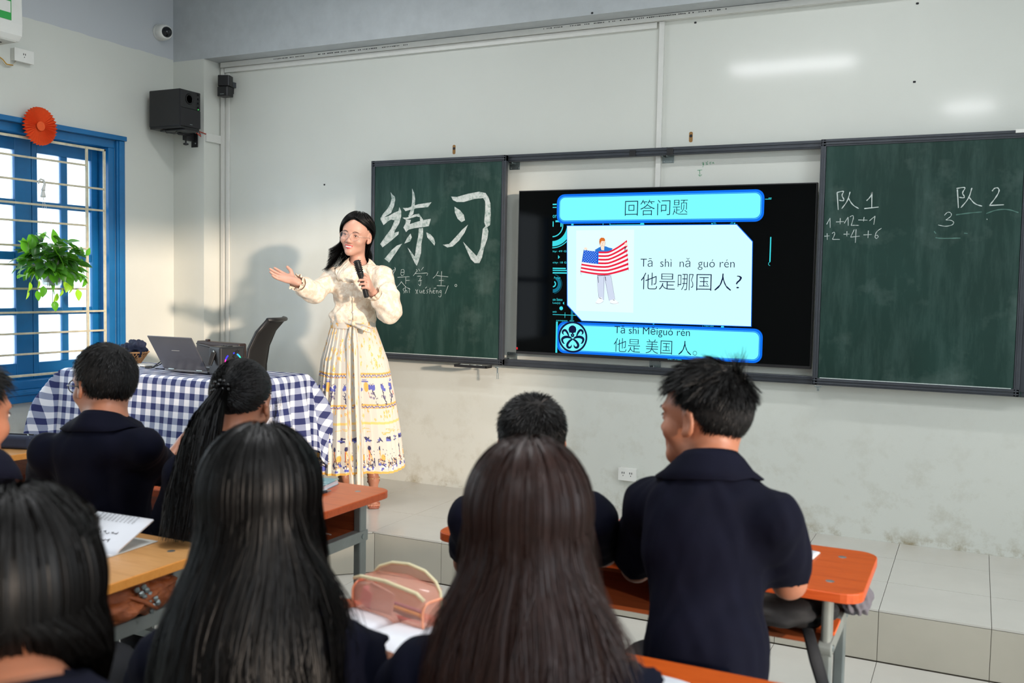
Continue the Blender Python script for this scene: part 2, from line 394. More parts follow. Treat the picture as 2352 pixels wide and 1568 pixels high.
# ceiling tube lamps
tubem = emit('tube_glow', (235, 246, 255), 6.0)
for (x, y, _e), _w in zip(CEIL_LAMPS, ('above the teacher table', 'above the television', 'over the middle of the front desks', 'above the camera', 'beside the right-hand windows')):
    t = thing('ceiling_lamp', 'white tube lamp on the ceiling '+_w, 'lamp', (x, y, ZC), 0, 'ceiling tube lamps')
    MB().bb((-.62, -.04, -.04), (.62, .04, 0)).build('lamp_body', M['white_plastic'], t, bevel=.004)
    MB().cyl((-.58, 0, -.055), (.58, 0, -.055), .013, 12).build('tube', tubem, t, smooth=True)
# cable trunking on the front wall
def FWp(px, py, y=YF): p = hit(px, py, 1, y); return p[0], p[2]
def trunk(name, label, a, b, dep=.02, lid=True):
    t = thing(name, label, 'trunking', (a[0], YF, a[1]))
    o = MB().bb((a[0], YF-dep, a[1]), (b[0], YF, b[1])).build('channel', M['pvc'], t, bevel=.0015); o.matrix_parent_inverse = Matrix.Translation((-a[0], -YF, -a[1]))
    return t
zt = 2.94
tr1 = trunk('cable_trunking', 'wide white cable trunking under the ceiling beam with printed marks', (FWp(514, 140)[0], zt-.035), (XR, zt-.002), .035)
tr2 = trunk('cable_trunking', 'narrow white trunking directly below the wide one on the front wall', (FWp(520, 150)[0], zt-.068), (FWp(1511, 50)[0], zt-.037), .02)
xa = FWp(1510, 300)[0]; xb = FWp(1519, 300)[0]
tr3 = trunk('cable_trunking', 'vertical white trunking running down behind the television', (xa, 1.3), (xb+.006, zt-.037), .02)
xa = FWp(513, 400)[0]
trunk('cable_trunking', 'slim vertical white trunking left of the small black speaker', (XP+.012, .75), (XP+.040, zt-.037), .016)
trunk('cable_trunking', 'vertical white trunking in the corner behind the office chair', (xa+.035, .75), (xa+.060, zt-.07), .012)
t = thing('cable_trunking', 'short sloping white trunking on the side of the pillar', 'trunking', (XP, YP, 2.4))
p = hit(470, 308, 0, XP); MB().box((XP+.008, (YP+YF)/2+.005, p[2]-.02), (.016, YF-YP-.01, .055)).build('channel', M['pvc'], t, bevel=.002).matrix_parent_inverse = Matrix.Translation((-XP, -YP, -2.4))
mb = MB()
for x in np.arange(-4.25, -3.2, .012):
    if random.random() < .75 and not (-4.0 < x < -3.9): mb.bb((x, YF-.0365, zt-.020), (x+random.uniform(.003, .009), YF-.035, zt-.0145))
for x in np.arange(-2.3, -1.25, .011):
    if random.random() < .8: mb.bb((x, YF-.0365, zt-.014), (x+random.uniform(.003, .008), YF-.035, zt-.009))
o = mb.build('printed_marks', M['dark'], tr1); o['kind'] = 'stuff'; o.matrix_parent_inverse = tr1.matrix_basis.inverted()
# wall plugs, stains
rust = mat('rust_stain', (150, 110, 60), .8, var=.3, scale=200)
for px, py, lab in ((1043, 341, 'rusty screw hole above the left blackboard'), (1587, 312, 'dark screw hole with torn plaster above the television')):
    x, z = FWp(px, py); t = thing('wall_plug', lab, 'screw hole', (x, YF, z))
    MB().lathe([(.0, .0022), (.008, .002), (.009, 0)], axis=(0, -1, 0), n=9).build('plug', M['dark'], t)
    MB().prism(rrect(-.010, -.034, .010, .022, .008), 0, .0008, WALLM(0)).build('torn_plaster', rust, t)
for (px, py), _w in zip(((1360, 30), (1944, 3), (1597, 52), (2100, 188), (2107, 8), (745, 424), (1545, 43)), ('on the beam face left of the vertical trunking', 'at the very top of the picture', 'just right of the vertical trunking', 'between the two bright reflections upper right', 'at the top right of the beam', 'left of the left blackboard above the teacher', 'close under the trunking end')):
    x, z = FWp(px, py); yy = YP if z > 2.95 else YF
    x, z = FWp(px, py, yy)
    tag(MB().prism(rrect(-.006, -.005, .007, .005, .003), 0, .001, Matrix.Translation((x, 0, z)) @ WALLM(yy)).build('nail_hole', M['dark']), 'small dark nail hole '+_w, 'nail hole', 'nail holes in the front wall')
green = mat('green_marker', (70, 150, 105), .6, var=0)
mb = MB()
for pts in (((1612, 375), (1617, 372), (1613, 380), (1618, 374), (1614, 384)), ((1626, 370), (1621, 378), (1627, 377), (1621, 373)), ((1634, 372), (1629, 374), (1633, 377)), ((1627+10, 376), (1638, 371), (1640, 376)), ((1602, 391), (1613, 390)), ((1607, 391), (1608, 405)), ((1604, 401), (1608, 405), (1612, 401)), ((1489, 842), (1492, 846), (1490, 852))):
    stroke(mb, [FWp(*p) for p in pts], .003, YF-.0012, 1)
tag(mb.build('marker_scribble', green), 'small green marker note and arrow above the television', 'marker note', kind='stuff')
# ------------------------------------------------------------------ blackboards, rails
bd = NT('chalkboard'); geo = bd.n('ShaderNodeNewGeometry').outputs['Position']
c = bd.mix(bd.ramp(bd.noise(2.2, 4, .6, vec=geo), [(.35, (0, 0, 0, 1)), (.7, (1, 1, 1, 1))]), rgb(18, 48, 41), rgb(25, 58, 51))
dustf = bd.ramp(bd.noise(9, 6, .7, vec=geo, stretch=(1, 1, .16)), [(.46, (0, 0, 0, 1)), (.78, (.26,)*3+(1,))])
c = bd.mix(dustf, c, rgb(100, 128, 121)); c = bd.mix(bd.ramp(bd.noise(3.6, 5, .6, vec=geo), [(.55, (0, 0, 0, 1)), (.75, (.16,)*3+(1,))]), c, rgb(150, 170, 162))
bd.base(c); bd.set(Roughness=.55); bd.b.inputs['Specular IOR Level'].default_value = .3; M['board'] = bd.m
ck = NT('chalk'); g = ck.ramp(ck.noise(38, 6, .75, vec=ck.n('ShaderNodeNewGeometry').outputs['Position']), [(.33, rgb(104, 132, 124)), (.52, rgb(182, 192, 190)), (.75, rgb(205, 211, 210))])
ck.base(g); ck.set(Roughness=.95); M['chalk'] = ck.m
M['chalkline'] = mat('chalk_line', (196, 206, 202), .95, var=.12, scale=90)
YBD = 5.0
def board(name, label, px, extra):
    (x0, z1), (x1, z0) = FWp(*px[0], YBD), FWp(*px[1], YBD)
    t = thing(name, label, 'blackboard', (x0, YBD, z0), group='sliding blackboards')
    w, h = x1-x0, z1-z0; f = .036
    MB().bb((f-.008, .004, f-.008), (w-f+.008, .016, h-f+.008)).build('writing_surface', M['board'], t)
    for a, b, c in (((0, 0, 0), (w, .03, f), 'frame_rail'), ((0, 0, h-f), (w, .03, h), 'frame_rail'), ((0, 0, 0), (f*.72, .03, h), 'frame_stile'), ((w-f*.72, 0, 0), (w, .03, h), 'frame_stile')):
        mb = MB().bb(a, b)
        if c == 'frame_rail': mb.bb((a[0]+.004, -.005, a[2]+.008), (b[0]-.004, 0, a[2]+.015)).bb((a[0]+.004, -.005, a[2]+.022), (b[0]-.004, 0, a[2]+.029))
        else: mb.bb((a[0]+.007, -.004, .004), (a[0]+.013, 0, h-.004))
        mb.build(c, M['alu'], t, bevel=.003)
    MB().bb((f, .001, f-.002), (w-f, .004, f+.003)).build('chalk_dust', M['chalkline'], t)
    return t, x0, z0, w, h
bl, blx, blz, blw, blh = board('sliding_blackboard', 'left green blackboard with large chalk characters', ((852.8, 369.7), (1153.5, 839)), 0)
br, brx, brz, brw, brh = board('sliding_blackboard', 'right green blackboard with team scores in chalk', ((1886, 320), (2341, 912)), 0)
bf = thing('fixed_blackboard', 'edge of the blackboard sliding behind the right one', 'blackboard', (brx+.03, YBD+.034, brz))
MB().bb((0, 0, 0), (brw-.02, .012, brh)).build('writing_surface', M['board'], bf); MB().bb((brw-.03, -.002, .02), (brw+.004, .02, brh-.004)).build('frame_stile', M['alu'], bf, bevel=.003)
# rails
def rail(pa, pb, label, up):
    x0, z = FWp(*pa, 5.045); x1, z2 = FWp(*pb, 5.045); zc = (z+z2)/2
    t = thing('sliding_rail', label, 'rail', (blx, 5.045, zc))
    L = XR-blx-.3
    MB().bb((0, -.008, -.021), (L, .022, .021)).build('rail_profile', M['alu'], t, bevel=.003)
    MB().bb((0, -.014, .006), (L, -.008, .012)).bb((0, -.014, -.012), (L, -.008, -.006)).build('rail_groove', M['alu'], t)
    for px in (((1183, 378), (1535, 362)) if up else ((1177, 820), (1505, 838))):
        bx, bz = FWp(*px, YF); q = MB().bb((bx-blx-.033, YF-5.045-.004, bz-zc-.03), (bx-blx+.033, YF-5.045, bz-zc+.03))
        q.bb((bx-blx-.02, .0, bz-zc+(.0 if up else -.05)), (bx-blx-.015, .05, bz-zc+(.05 if up else 0))).bb((bx-blx+.005, .0, bz-zc+(.0 if up else -.05)), (bx-blx+.01, .05, bz-zc+(.05 if up else 0)))
        br_ = q.build('bracket', M['steel'], t, bevel=.001)
        for sx in (-.024, .024):
            for sz in (-.022, .022): MB().lathe([(.0, .003), (.004, .002), (.005, 0)], c=(bx-blx+sx, YF-5.045-.004, bz-zc+sz), axis=(0, -1, 0), n=8).build('screw', M['steel'], br_)
    if up:
        for px in (1453, 1539):
            x, _ = FWp(px, 345, 5.03); MB().bb((x-blx-.018, -.018, -.019), (x-blx+.018, -.008, .014)).build('stopper', M['black'], t, bevel=.002)
rail((1300, 358), (1700, 340), 'upper dark aluminium rail between the two blackboards', True)
rail((1300, 838), (1700, 866), 'lower dark aluminium rail below the television', False)
# tray, hasp, latch
p = hit(1052, 836, 1, YBD-.03); q = hit(1125, 840, 1, YBD-.03)
tr = thing('chalk_tray', 'small black chalk tray under the left blackboard', 'tray', (p[0], YBD, p[2]-.012))
w = q[0]-p[0]
MB().bb((0, -.075, 0), (w, -.002, .004)).bb((0, -.078, 0), (w, -.074, .016)).bb((0, -.078, 0), (.003, -.002, .016)).bb((w-.003, -.078, 0), (w, -.002, .016)).build('tray_pan', M['black'], tr)
for k, (a, l, c) in enumerate(((.03, .03, 0), (.055, .02, 1), (.075, .012, 0), (.10, .035, 2), (.145, .03, 0))):
    tag(MB().cyl((p[0]+a, YBD-.06+.008*(k % 2), p[2]-.001), (p[0]+a+l, YBD-.055, p[2]-.001), .0055, 8).build('chalk_stick', M['chalkline'], smooth=True), ['longer white chalk stick at the left end of the black tray','short chalk piece beside the longer stick in the black tray','tiny chalk stub in the middle of the black tray','longest chalk stick right of centre in the black tray','thin chalk piece at the right end of the black tray'][k], 'chalk', 'chalk pieces in the tray')
p = hit(1142, 845, 1, YBD)
ha = thing('hasp', 'slotted metal hasp hanging under the left blackboard corner', 'hasp', (p[0], YBD, p[2]))
mb = MB(); pts = [(0, .005, .004), (.002, .006, -.03)]
MB().bb((-.005, .004, -.03), (.003, .006, .003)).build('strap', M['steel'], ha)
MB().tube([(-.004, .005, -.03), (-.004, .005, -.064), (.006, .005, -.064), (.006, .005, -.03), (-.004, .005, -.03)], .0022, 6).build('loop', M['steel'], ha)
MB().ball((0, -.002, .004), (.014, .008, .005)).build('hinge_knuckle', M['steel'], ha, smooth=True)
p = hit(1879, 886, 1, YBD)
la = thing('latch', 'small steel latch under the left corner of the right blackboard', 'latch', (p[0], YBD, p[2]))
MB().bb((-.018, 0, -.006), (.018, .01, 0)).bb((-.008, .002, -.012), (.008, .008, -.006)).build('latch_plate', M['steel'], la, bevel=.001)
MB().bb((-.006, .002, -.026), (.006, .010, -.012)).build('latch_bolt', M['steel'], la, bevel=.001)
# ---- chalk writing
def B1(q): return FWp(860+q[0]/5.6, 420+q[1]/5.6, YBD+.004)
def B2(q): return FWp(1870+q[0]/4.88, 400+q[1]/4.88, YBD+.004)
yc = YBD+.0034
SH = [
 [(208,118),(232,150),(262,175),(268,215),(255,290),(215,385),(150,425),(82,470),(78,455),(110,400),(170,330),(205,270),(222,200),(215,150)],
 [(78,470),(130,440),(185,425),(250,385),(310,360),(322,310),(345,360),(345,430),(320,520),(270,600),(255,640),(315,625),(310,660),(220,740),(105,828),(75,785),(140,690),(215,590),(260,480),(215,470),(180,490),(118,542)],
 [(130,975),(225,860),(290,805),(358,780),(290,880),(190,1022)],
 [(365,320),(430,320),(560,275),(735,248),(690,310),(540,325),(400,362)],
 [(485,70),(512,130),(525,210),(515,330),(500,400),(450,440),(436,425),(466,350),(485,250),(488,150)],
 [(362,448),(430,440),(520,405),(575,395),(590,420),(640,490),(640,545),(612,570),(590,520),(585,440),(545,430),(430,465),(395,470)],
 [(405,470),(470,475),(455,530),(395,600),(372,575),(400,520)],
 [(375,575),(440,535),(560,495),(640,475),(728,460),(700,555),(610,570),(520,580),(440,600),(408,632)],
 [(572,585),(625,580),(628,650),(605,780),(600,900),(565,1020),(545,1065),(520,1030),(425,830),(455,860),(520,950),(540,800),(565,680)],
 [(465,650),(482,700),(460,750),(385,780),(420,710)],
 [(668,635),(720,660),(765,710),(782,770),(772,805),(735,760),(680,700)],
 [(985,175),(1060,180),(1200,140),(1345,112),(1430,130),(1465,180),(1492,260),(1497,400),(1488,540),(1450,570),(1466,620),(1455,710),(1410,840),(1385,960),(1350,1030),(1290,1030),(1240,980),(1190,870),(1140,755),(1210,830),(1315,940),(1360,850),(1375,750),(1395,590),(1430,555),(1412,505),(1425,350),(1425,240),(1400,195),(1290,205),(1150,245),(1060,245),(1010,220)],
 [(1030,305),(1100,350),(1150,410),(1165,480),(1120,505),(1070,460),(1035,380)],
 [(1205,535),(1160,640),(1090,740),(1010,815),(940,830),(880,795),(960,785),(1050,690),(1130,600)]]
mb = MB()
for k, s_ in enumerate(SH):
    if k == 11: addpart(mb, 'chalk_character', M['chalk'], bl); mb = MB()
    poly_on(mb, [B1(p) for p in s_], yc+k*2e-5)
addpart(mb, 'chalk_character', M['chalk'], bl)
S1 = [[(345,1115),(385,1110),(380,1190),(338,1190),(345,1115)],[(345,1150),(382,1148)],[(298,1213),(450,1205)],[(405,1213),(403,1300)],[(405,1255),(455,1252)],[(350,1265),(320,1310),(270,1355)],[(345,1268),(400,1335),(460,1368)],
 [(540,1110),(555,1140)],[(570,1105),(585,1135)],[(632,1083),(603,1120)],[(545,1135),(500,1195)],[(525,1165),(610,1162),(692,1155),(675,1190)],[(550,1200),(615,1195),(580,1240),(600,1260),(592,1330),(566,1300)],[(565,1260),(612,1252)],
 [(820,1135),(800,1180),(755,1225)],[(800,1190),(950,1208)],[(865,1135),(858,1320)],[(830,1255),(890,1255)],[(805,1320),(915,1325)],[(950,1320),(910,1425)],
 [(262,1085),(273,1112)],[(238,1115),(246,1190),(262,1270),(268,1340)],[(185,1165),(275,1100)],[(205,1105),(190,1180),(185,1260)],[(272,1112),(240,1175),(205,1205)],[(262,1250),(245,1290)],
 [(390,1350),(368,1365),(372,1380),(390,1400),(375,1418)],[(397,1330),(400,1415)],[(400,1390),(418,1375),(422,1412)],[(448,1375),(450,1415)],[(440,1352),(455,1362)],
 [(530,1370),(560,1425)],[(560,1370),(535,1425)],[(580,1375),(585,1415),(605,1410),(608,1375),(612,1420)],[(625,1400),(645,1390),(638,1370),(622,1395),(632,1420),(655,1412)],[(655,1355),(675,1335)],
 [(695,1370),(670,1385),(690,1405),(672,1420)],[(715,1350),(710,1425)],[(710,1400),(730,1380),(740,1420)],[(750,1400),(775,1392),(764,1374),(748,1395),(762,1420),(780,1415)],[(765,1355),(795,1352)],[(795,1380),(798,1420)],[(797,1395),(815,1378),(822,1420)],
 [(858,1380),(838,1388),(840,1412),(858,1405)],[(858,1380),(862,1440),(848,1470),(825,1455)],
 [(1048+14*math.cos(a*.7), 1318+15*math.sin(a*.7)) for a in range(10)]]
mb = MB()
for s_ in S1: stroke(mb, [B1(p) for p in s_], .0030, yc, 1)
addpart(mb, 'chalk_sentence', M['chalkline'], bl)['kind'] = 'stuff'
S2 = [[(255,205),(343,183),(305,235),(338,285),(325,300),(280,290)],[(258,205),(270,400)],[(403,197),(375,300),(310,385)],[(385,270),(430,345),(500,385)],[(588,297),(635,250),(648,200)],[(648,200),(645,372)],[(562,385),(722,368)],
 [(1595,160),(1708,140),(1655,210),(1685,245),(1680,268),(1625,258)],[(1605,170),(1617,378)],[(1768,153),(1735,270),(1645,375)],[(1740,262),(1800,335),(1883,358)],[(1995,190),(2020,155),(2065,150),(2078,190),(2030,270),(1965,350)],[(1965,350),(2127,342)]]
S3 = [[(140,562),(178,490)],[(178,490),(180,600)],[(245,535),(335,530)],[(293,492),(290,560)],[(338,550),(380,480)],[(380,480),(382,578)],[(400,480),(430,458),(445,480),(415,575)],[(415,575),(440,572),(502,573)],[(495,512),(598,515)],[(560,480),(553,528)],[(620,522),(683,468)],[(683,468),(668,565)],
 [(115,695),(172,690)],[(145,663),(147,735)],[(200,665),(222,645),(235,665),(205,730)],[(205,730),(288,730)],[(330,672),(398,670)],[(368,640),(366,695)],[(450,620),(408,705)],[(408,705),(510,693)],[(470,618),(462,768)],[(553,680),(645,675)],[(608,632),(603,715)],[(755,605),(700,640),(678,700),(695,725),(722,702),(708,680),(680,690)],
 [(1460,460),(1495,422),(1535,430),(1540,470),(1475,512)],[(1475,512),(1540,515),(1570,540),(1550,570),(1470,587),(1390,568)],[(1936,500),(1940,510)]]
mb = MB()
for s_ in S2: stroke(mb, [B2(p) for p in s_], .0056, yc, 2)
for s_ in S3: stroke(mb, [B2(p) for p in s_], .0036, yc, 2)
addpart(mb, 'chalk_scores', M['chalkline'], br)['kind'] = 'stuff'
smear = mat('chalk_smear', (82, 118, 108), .9, var=.25, scale=30); mb = MB()
for s_ in ([(1590,455),(1730,435),(1880,422)],[(1930,440),(2050,395),(2180,392),(2290,430)],[(1360,710),(1420,720),(1640,715)],[(1345,640),(1365,665)],[(1680,660),(1720,665)]): stroke(mb, [B2(p) for p in s_], .006, yc-.0+.0002, 2)
addpart(mb, 'chalk_smears', smear, br)
lbl = MB(); p = hit(2333, 301, 1, YBD-.006); lbl.bb((p[0], YBD-.008, p[2]-.008), (p[0]+.045, YBD-.005, p[2]+.008))
addpart(lbl, 'maker_sticker', M['white_plastic'], br)

# ------------------------------------------------------------------ television and slide
YTV = 5.03
(tx0, tz1), (tx1, tz0) = FWp(1192, 438, YTV), FWp(1862, 848, YTV); tw, th = tx1-tx0, tz1-tz0
tv = thing('television', 'large black television between the blackboards showing a language slide', 'television', (tx0, YTV, tz0))
MB().bb((0, .0, 0), (tw, .03, th)).bb((tw*.2, .03, th*.2), (tw*.8, YF-YTV, th*.8)).build('housing', M['black'], tv, bevel=.002)
scr = NT('screen_glass'); scr.set(Base_Color=rgb(4, 5, 6), Roughness=.05); scr.b.inputs['Specular IOR Level'].default_value = .1; M['screen'] = scr.m
MB().bb((.006, -.002, .016), (tw-.006, 0, th-.006)).build('screen', M['screen'], tv)
(sx, sz) = FWp(1196, 800, YTV); MB().box((.008, -.003, sz-tz0), (.009, .002, .013)).build('red_sticker', mat('red_sticker', (200, 30, 40), .5), tv)
def E(px, py): return FWp(px, py, YTV)
def ZI(p): return E(1150+p[0]/3.136, 400+p[1]/3.136)
def ZF(p): return E(1260+p[0]/4.236, 470+p[1]/4.236)
ecol = dict(cyan=(122, 250, 255), rim=(10, 110, 235), line=(70, 190, 250), pale=(208, 252, 255), paler=(226, 248, 255), navy=(12, 22, 62), hud=(60, 215, 225), dim=(14, 110, 135), black=(2, 8, 14), red=(232, 30, 62), white=(244, 250, 255), fblue=(28, 96, 214), skin=(250, 226, 205), hair=(214, 110, 40), trouser=(206, 216, 236), ink=(30, 34, 60), shirt=(40, 120, 210))
EM = {k: emit('screen_'+k, v, .92) for k, v in ecol.items()}
slide_parts = {}
def SP(name, m, y, fn):
    mb = MB(); fn(mb); o = mb.build(name, m, tv); o.matrix_parent_inverse = tv.matrix_basis.inverted(); return o
def panel(name, q, r, y, m):
    "rounded panel through four measured corners (tl, tr, br, bl)"
    c = [E(*p) for p in q]; x0 = (c[0][0]+c[3][0])/2; x1 = (c[1][0]+c[2][0])/2; z1_ = (c[0][1]+c[1][1])/2; z0_ = (c[2][1]+c[3][1])/2
    P = rrect(x0, z0_, x1, z1_, r, 6); SP(name, m, y, lambda mb: poly_on(mb, P, y)); return x0, z0_, x1, z1_
ys = YTV-.0026
def banner(q, nm):
    a = panel(nm+'_border', q, .045, ys, EM['rim'])
    for k, (ins, m) in enumerate(((.013, 'line'), (.016, 'rim'), (.019, 'cyan'))):
        P = rrect(a[0]+ins, a[1]+ins, a[2]-ins, a[3]-ins, .045-ins*.8, 6); SP(nm+('_fill' if m == 'cyan' else '_line'), EM[m], 0, lambda mb: poly_on(mb, P, ys-.0003*(k+1)))
    return a
# interface marks behind the panels
def arc(mb, c, r0, r1, a0, a1, y, n=18, clipx=None):
    P = []
    for k in range(n+1): a = math.radians(a0+(a1-a0)*k/n); P.append((c[0]+r1*math.cos(a), c[1]+r1*math.sin(a)))
    for k in range(n, -1, -1): a = math.radians(a0+(a1-a0)*k/n); P.append((c[0]+r0*math.cos(a), c[1]+r0*math.sin(a)))
    if clipx is not None: P = [(max(p[0], clipx), p[1]) for p in P]
    vs = [(p[0], y, p[1]) for p in P]; m_ = n+1
    mb.add(vs, [(i, i+1, 2*m_-2-i, 2*m_-1-i) for i in range(n)])
cl = ZI((376, 400))[0]; y_ = YTV-.0023
def hud(mb):
    c = ZI((375, 370)); arc(mb, c, .060, .066, -90, 40, y_, clipx=cl); arc(mb, c, .088, .118, -90, -10, y_, clipx=cl); arc(mb, c, .124, .129, -90, 10, y_, clipx=cl)
    for a, b in (((376, 213), (404, 222)), ((376, 236), (404, 242)), ((376, 673), (470, 683)), ((376, 688), (478, 697)), ((376, 705), (478, 716)), ((786, 356), (790, 368)), ((786, 363), (1008, 368)), ((1905, 178), (1950, 181)), ((1930, 170), (1952, 173)), ((1942, 452), (1944, 630)), ((510, 356), (519, 375)), ((737, 352), (740, 370)), ((588, 1052), (650, 1060)), ((706, 1298), (780, 1304)), ((400, 1060), (408, 1285)), ((376, 1012), (552, 1014)), ((463, 995), (465, 1034)), ((376, 340), (382, 378)), ((396, 332), (425, 345)), ((432, 345), (440, 378))):
        p, q = ZI(a), ZI(b); mb.add([(p[0], y_, p[1]), (q[0], y_, p[1]), (q[0], y_, q[1]), (p[0], y_, q[1])], [(0, 1, 2, 3)])
    for c_, r in (((1020, 362), .012), ((437, 965), .011), ((1102, 1075), .005), ((1598, 1100), .008)): arc(mb, ZI(c_), 0, r, 0, 360, y_)
    c = ZI((1605, 320)); arc(mb, c, .062, .068, 200, 340, y_); c = ZI((378, 790)); arc(mb, c, .012, .019, -90, 60, y_, clipx=cl)
    p = [ZI(q) for q in ((415, 583), (428, 597), (415, 610))]; mb.add([(a, y_, b) for a, b in p], [(0, 1, 2)])
    p = [ZI(q) for q in ((458, 917), (448, 928), (458, 940))]; mb.add([(a, y_, b) for a, b in p], [(0, 1, 2)])
    arc(mb, ZI((1942, 645)), .008, .010, 90, 270, y_)
SP('interface_lines', EM['hud'], 0, hud)['kind'] = 'stuff'
def hud2(mb):
    c = ZI((378, 790)); arc(mb, c, .030, .050, -90, 60, y_, clipx=cl); arc(mb, c, .054, .056, -80, 80, y_, clipx=cl); p, q = ZI((508, 960)), ZI((522, 1052)); mb.add([(p[0], y_, p[1]), (q[0], y_, p[1]), (q[0], y_, q[1]), (p[0], y_, q[1])], [(0, 1, 2, 3)])
    c = ZI((1605, 320)); arc(mb, c, .045, .058, 200, 340, y_)
SP('interface_rings', EM['dim'], 0, hud2)
for b_, bx in (('ity: 49 G', (376, 548, 474, 565)), ('city: 18 G', (376, 629, 474, 646)), ('Power', (386, 738, 432, 753)), ('ute Status', (376, 893, 446, 910)), ('Les(s)', (376, 920, 430, 936)), ('or', (376, 293, 404, 315)), ('amin', (376, 983, 404, 996)), ('compass  deg', (401, 1050, 530, 1060)), ('| YouTube', (1455, 1088, 1535, 1098)), ('DIET STEEL', (1205, 1325, 1305, 1334))):
    a = ZI((bx[0], bx[3])); c = ZI((bx[2], bx[1])); text_mesh(b_, 'interface_text', EM['hud'], (a[0], a[1], c[0], c[1]), y_, None).parent = tv
    o = COL.objects[-1]; o.matrix_parent_inverse = tv.matrix_basis.inverted()
def tv_text(body, box, y, m=None, thin=0, conv=None):
    conv = conv or E; xm = (box[0]+box[2])/2; zt_, zb_ = conv((xm, box[1]))[1], conv((xm, box[3]))[1]; a = conv((box[0], box[3])) if conv is not E else E(box[0], box[3]); c = conv((box[2], box[1])) if conv is not E else E(box[2], box[1])
    o = text_mesh(body, 'slide_text', m or EM['navy'], (a[0], zb_, c[0], zt_), y, tv, thin); o.matrix_parent_inverse = tv.matrix_basis.inverted(); o['kind'] = 'stuff'; return o
banner(((1279, 446), (1756, 435), (1755, 509), (1280, 514)), 'title_panel')
banner(((1280, 738), (1752, 755), (1751, 832), (1281, 812)), 'answer_panel')
body = [(1303, 519), (1692, 516), (1728, 555), (1725, 749), (1337, 736), (1304, 700)]
SP('question_panel_border', EM['rim'], 0, lambda mb: poly_on(mb, [E(*p) for p in ((1302, 517.5), (1693, 514.5), (1729.5, 554), (1726.5, 750.5), (1336, 737.5), (1302.5, 701))], ys))
SP('question_panel', EM['pale'], 0, lambda mb: poly_on(mb, [E(*p) for p in body], ys-.0003))
SP('picture_card', EM['paler'], 0, lambda mb: poly_on(mb, [E(*p) for p in ((1324, 529), (1457, 527), (1455, 718), (1324, 713))], ys-.0006))
yt = ys-.0014
tv_text('回答问题', (896, 183, 1350, 296), yt, thin=-.012, conv=ZI)
tv_text('Tā  shì  nǎ  guó rén', (1008, 603, 1688, 688), yt, thin=-.010, conv=ZI)
tv_text('他是哪国人', (1010, 712, 1665, 835), yt, thin=-.012, conv=ZI)
tv_text('?', (1692, 730, 1740, 822), yt, thin=-.02, conv=ZI)
tv_text('Tā shì Měiguó rén', (820, 1097, 1366, 1172), yt, thin=-.004, conv=ZI)
tv_text('他是 美国 人。', (815, 1190, 1418, 1292), yt, thin=-.012, conv=ZI)
# the flag bearer drawing
yf = ys-.0009
def FP(pts, m, y, name='drawing'): SP(name, EM[m], 0, lambda mb: poly_on(mb, [ZF(p) for p in pts], y))
FP([(452,440),(488,418),(515,405),(560,405),(590,418),(625,425),(600,470),(470,470)], 'shirt', yf, 'drawn_shirt')
FP([(500,345),(515,330),(540,330),(552,350),(554,385),(545,405),(542,445),(515,440),(508,400),(498,380)], 'skin', yf-.0002, 'drawn_face')
FP([(497,365),(498,335),(515,320),(540,322),(552,338),(552,355),(520,352),(508,368),(505,395)], 'hair', yf-.0004, 'drawn_hair')
FP([(478,672),(608,680),(650,925),(590,935),(548,735),(540,930),(490,900),(476,760)], 'trouser', yf, 'drawn_trousers')
for P in ([(490,905),(520,900),(535,940),(500,962),(460,960),(462,945)], [(600,930),(640,918),(685,950),(680,968),(640,965),(600,955)]): FP(P, 'white', yf-.0002, 'drawn_shoe')
def top(u):   # flag top edge and bottom edge curves in the drawing
    X_ = 345+(765-345)*u; return X_, 432+14*math.sin(u*3.4)-(0 if u < .55 else 95*((u-.55)/.45)**1.3)+(10 if u < .4 else 10)
def bot(u):
    X_ = 312+(782-312)*u; return X_, 655+(30*math.sin(u*math.pi))-(25*max(0, u-.55)/.45)+(0)
for i in range(13):
    P = []; n_ = 14
    for a in (i/13, (i+1)/13):
        row = []
        for k in range(n_+1):
            u = k/n_; t_ = top(u); b_ = bot(u); row.append((t_[0]+(b_[0]-t_[0])*a, t_[1]+(b_[1]-t_[1])*a))
        P.append(row)
    FP(P[0]+P[1][::-1], 'red' if i % 2 == 0 else 'white', yf-.0006, 'flag_stripe')
P = [top(0), top(.18), top(.345)]
def fl(u, a): t_ = top(u); b_ = bot(u); return (t_[0]+(b_[0]-t_[0])*a, t_[1]+(b_[1]-t_[1])*a)
FP([fl(0, 0), fl(.17, 0), fl(.345, 0), fl(.355, .54), fl(.17, .54), fl(0, .54)], 'fblue', yf-.0008, 'flag_canton')
def stars(mb):
    for r_ in range(9):
        for k in range(6 if r_ % 2 == 0 else 5):
            u = (.03+.055*k+(.0275 if r_ % 2 else 0)); a = .035+.058*r_; p = ZF(fl(u, a))
            mb.add([(p[0]+(.0026 if j % 2 == 0 else .0011)*math.sin(j*math.pi/5), yf-.001, p[1]+(.0026 if j % 2 == 0 else .0011)*math.cos(j*math.pi/5)) for j in range(10)], [tuple(range(10))])
SP('flag_stars', EM['white'], 0, stars)['kind'] = 'stuff'
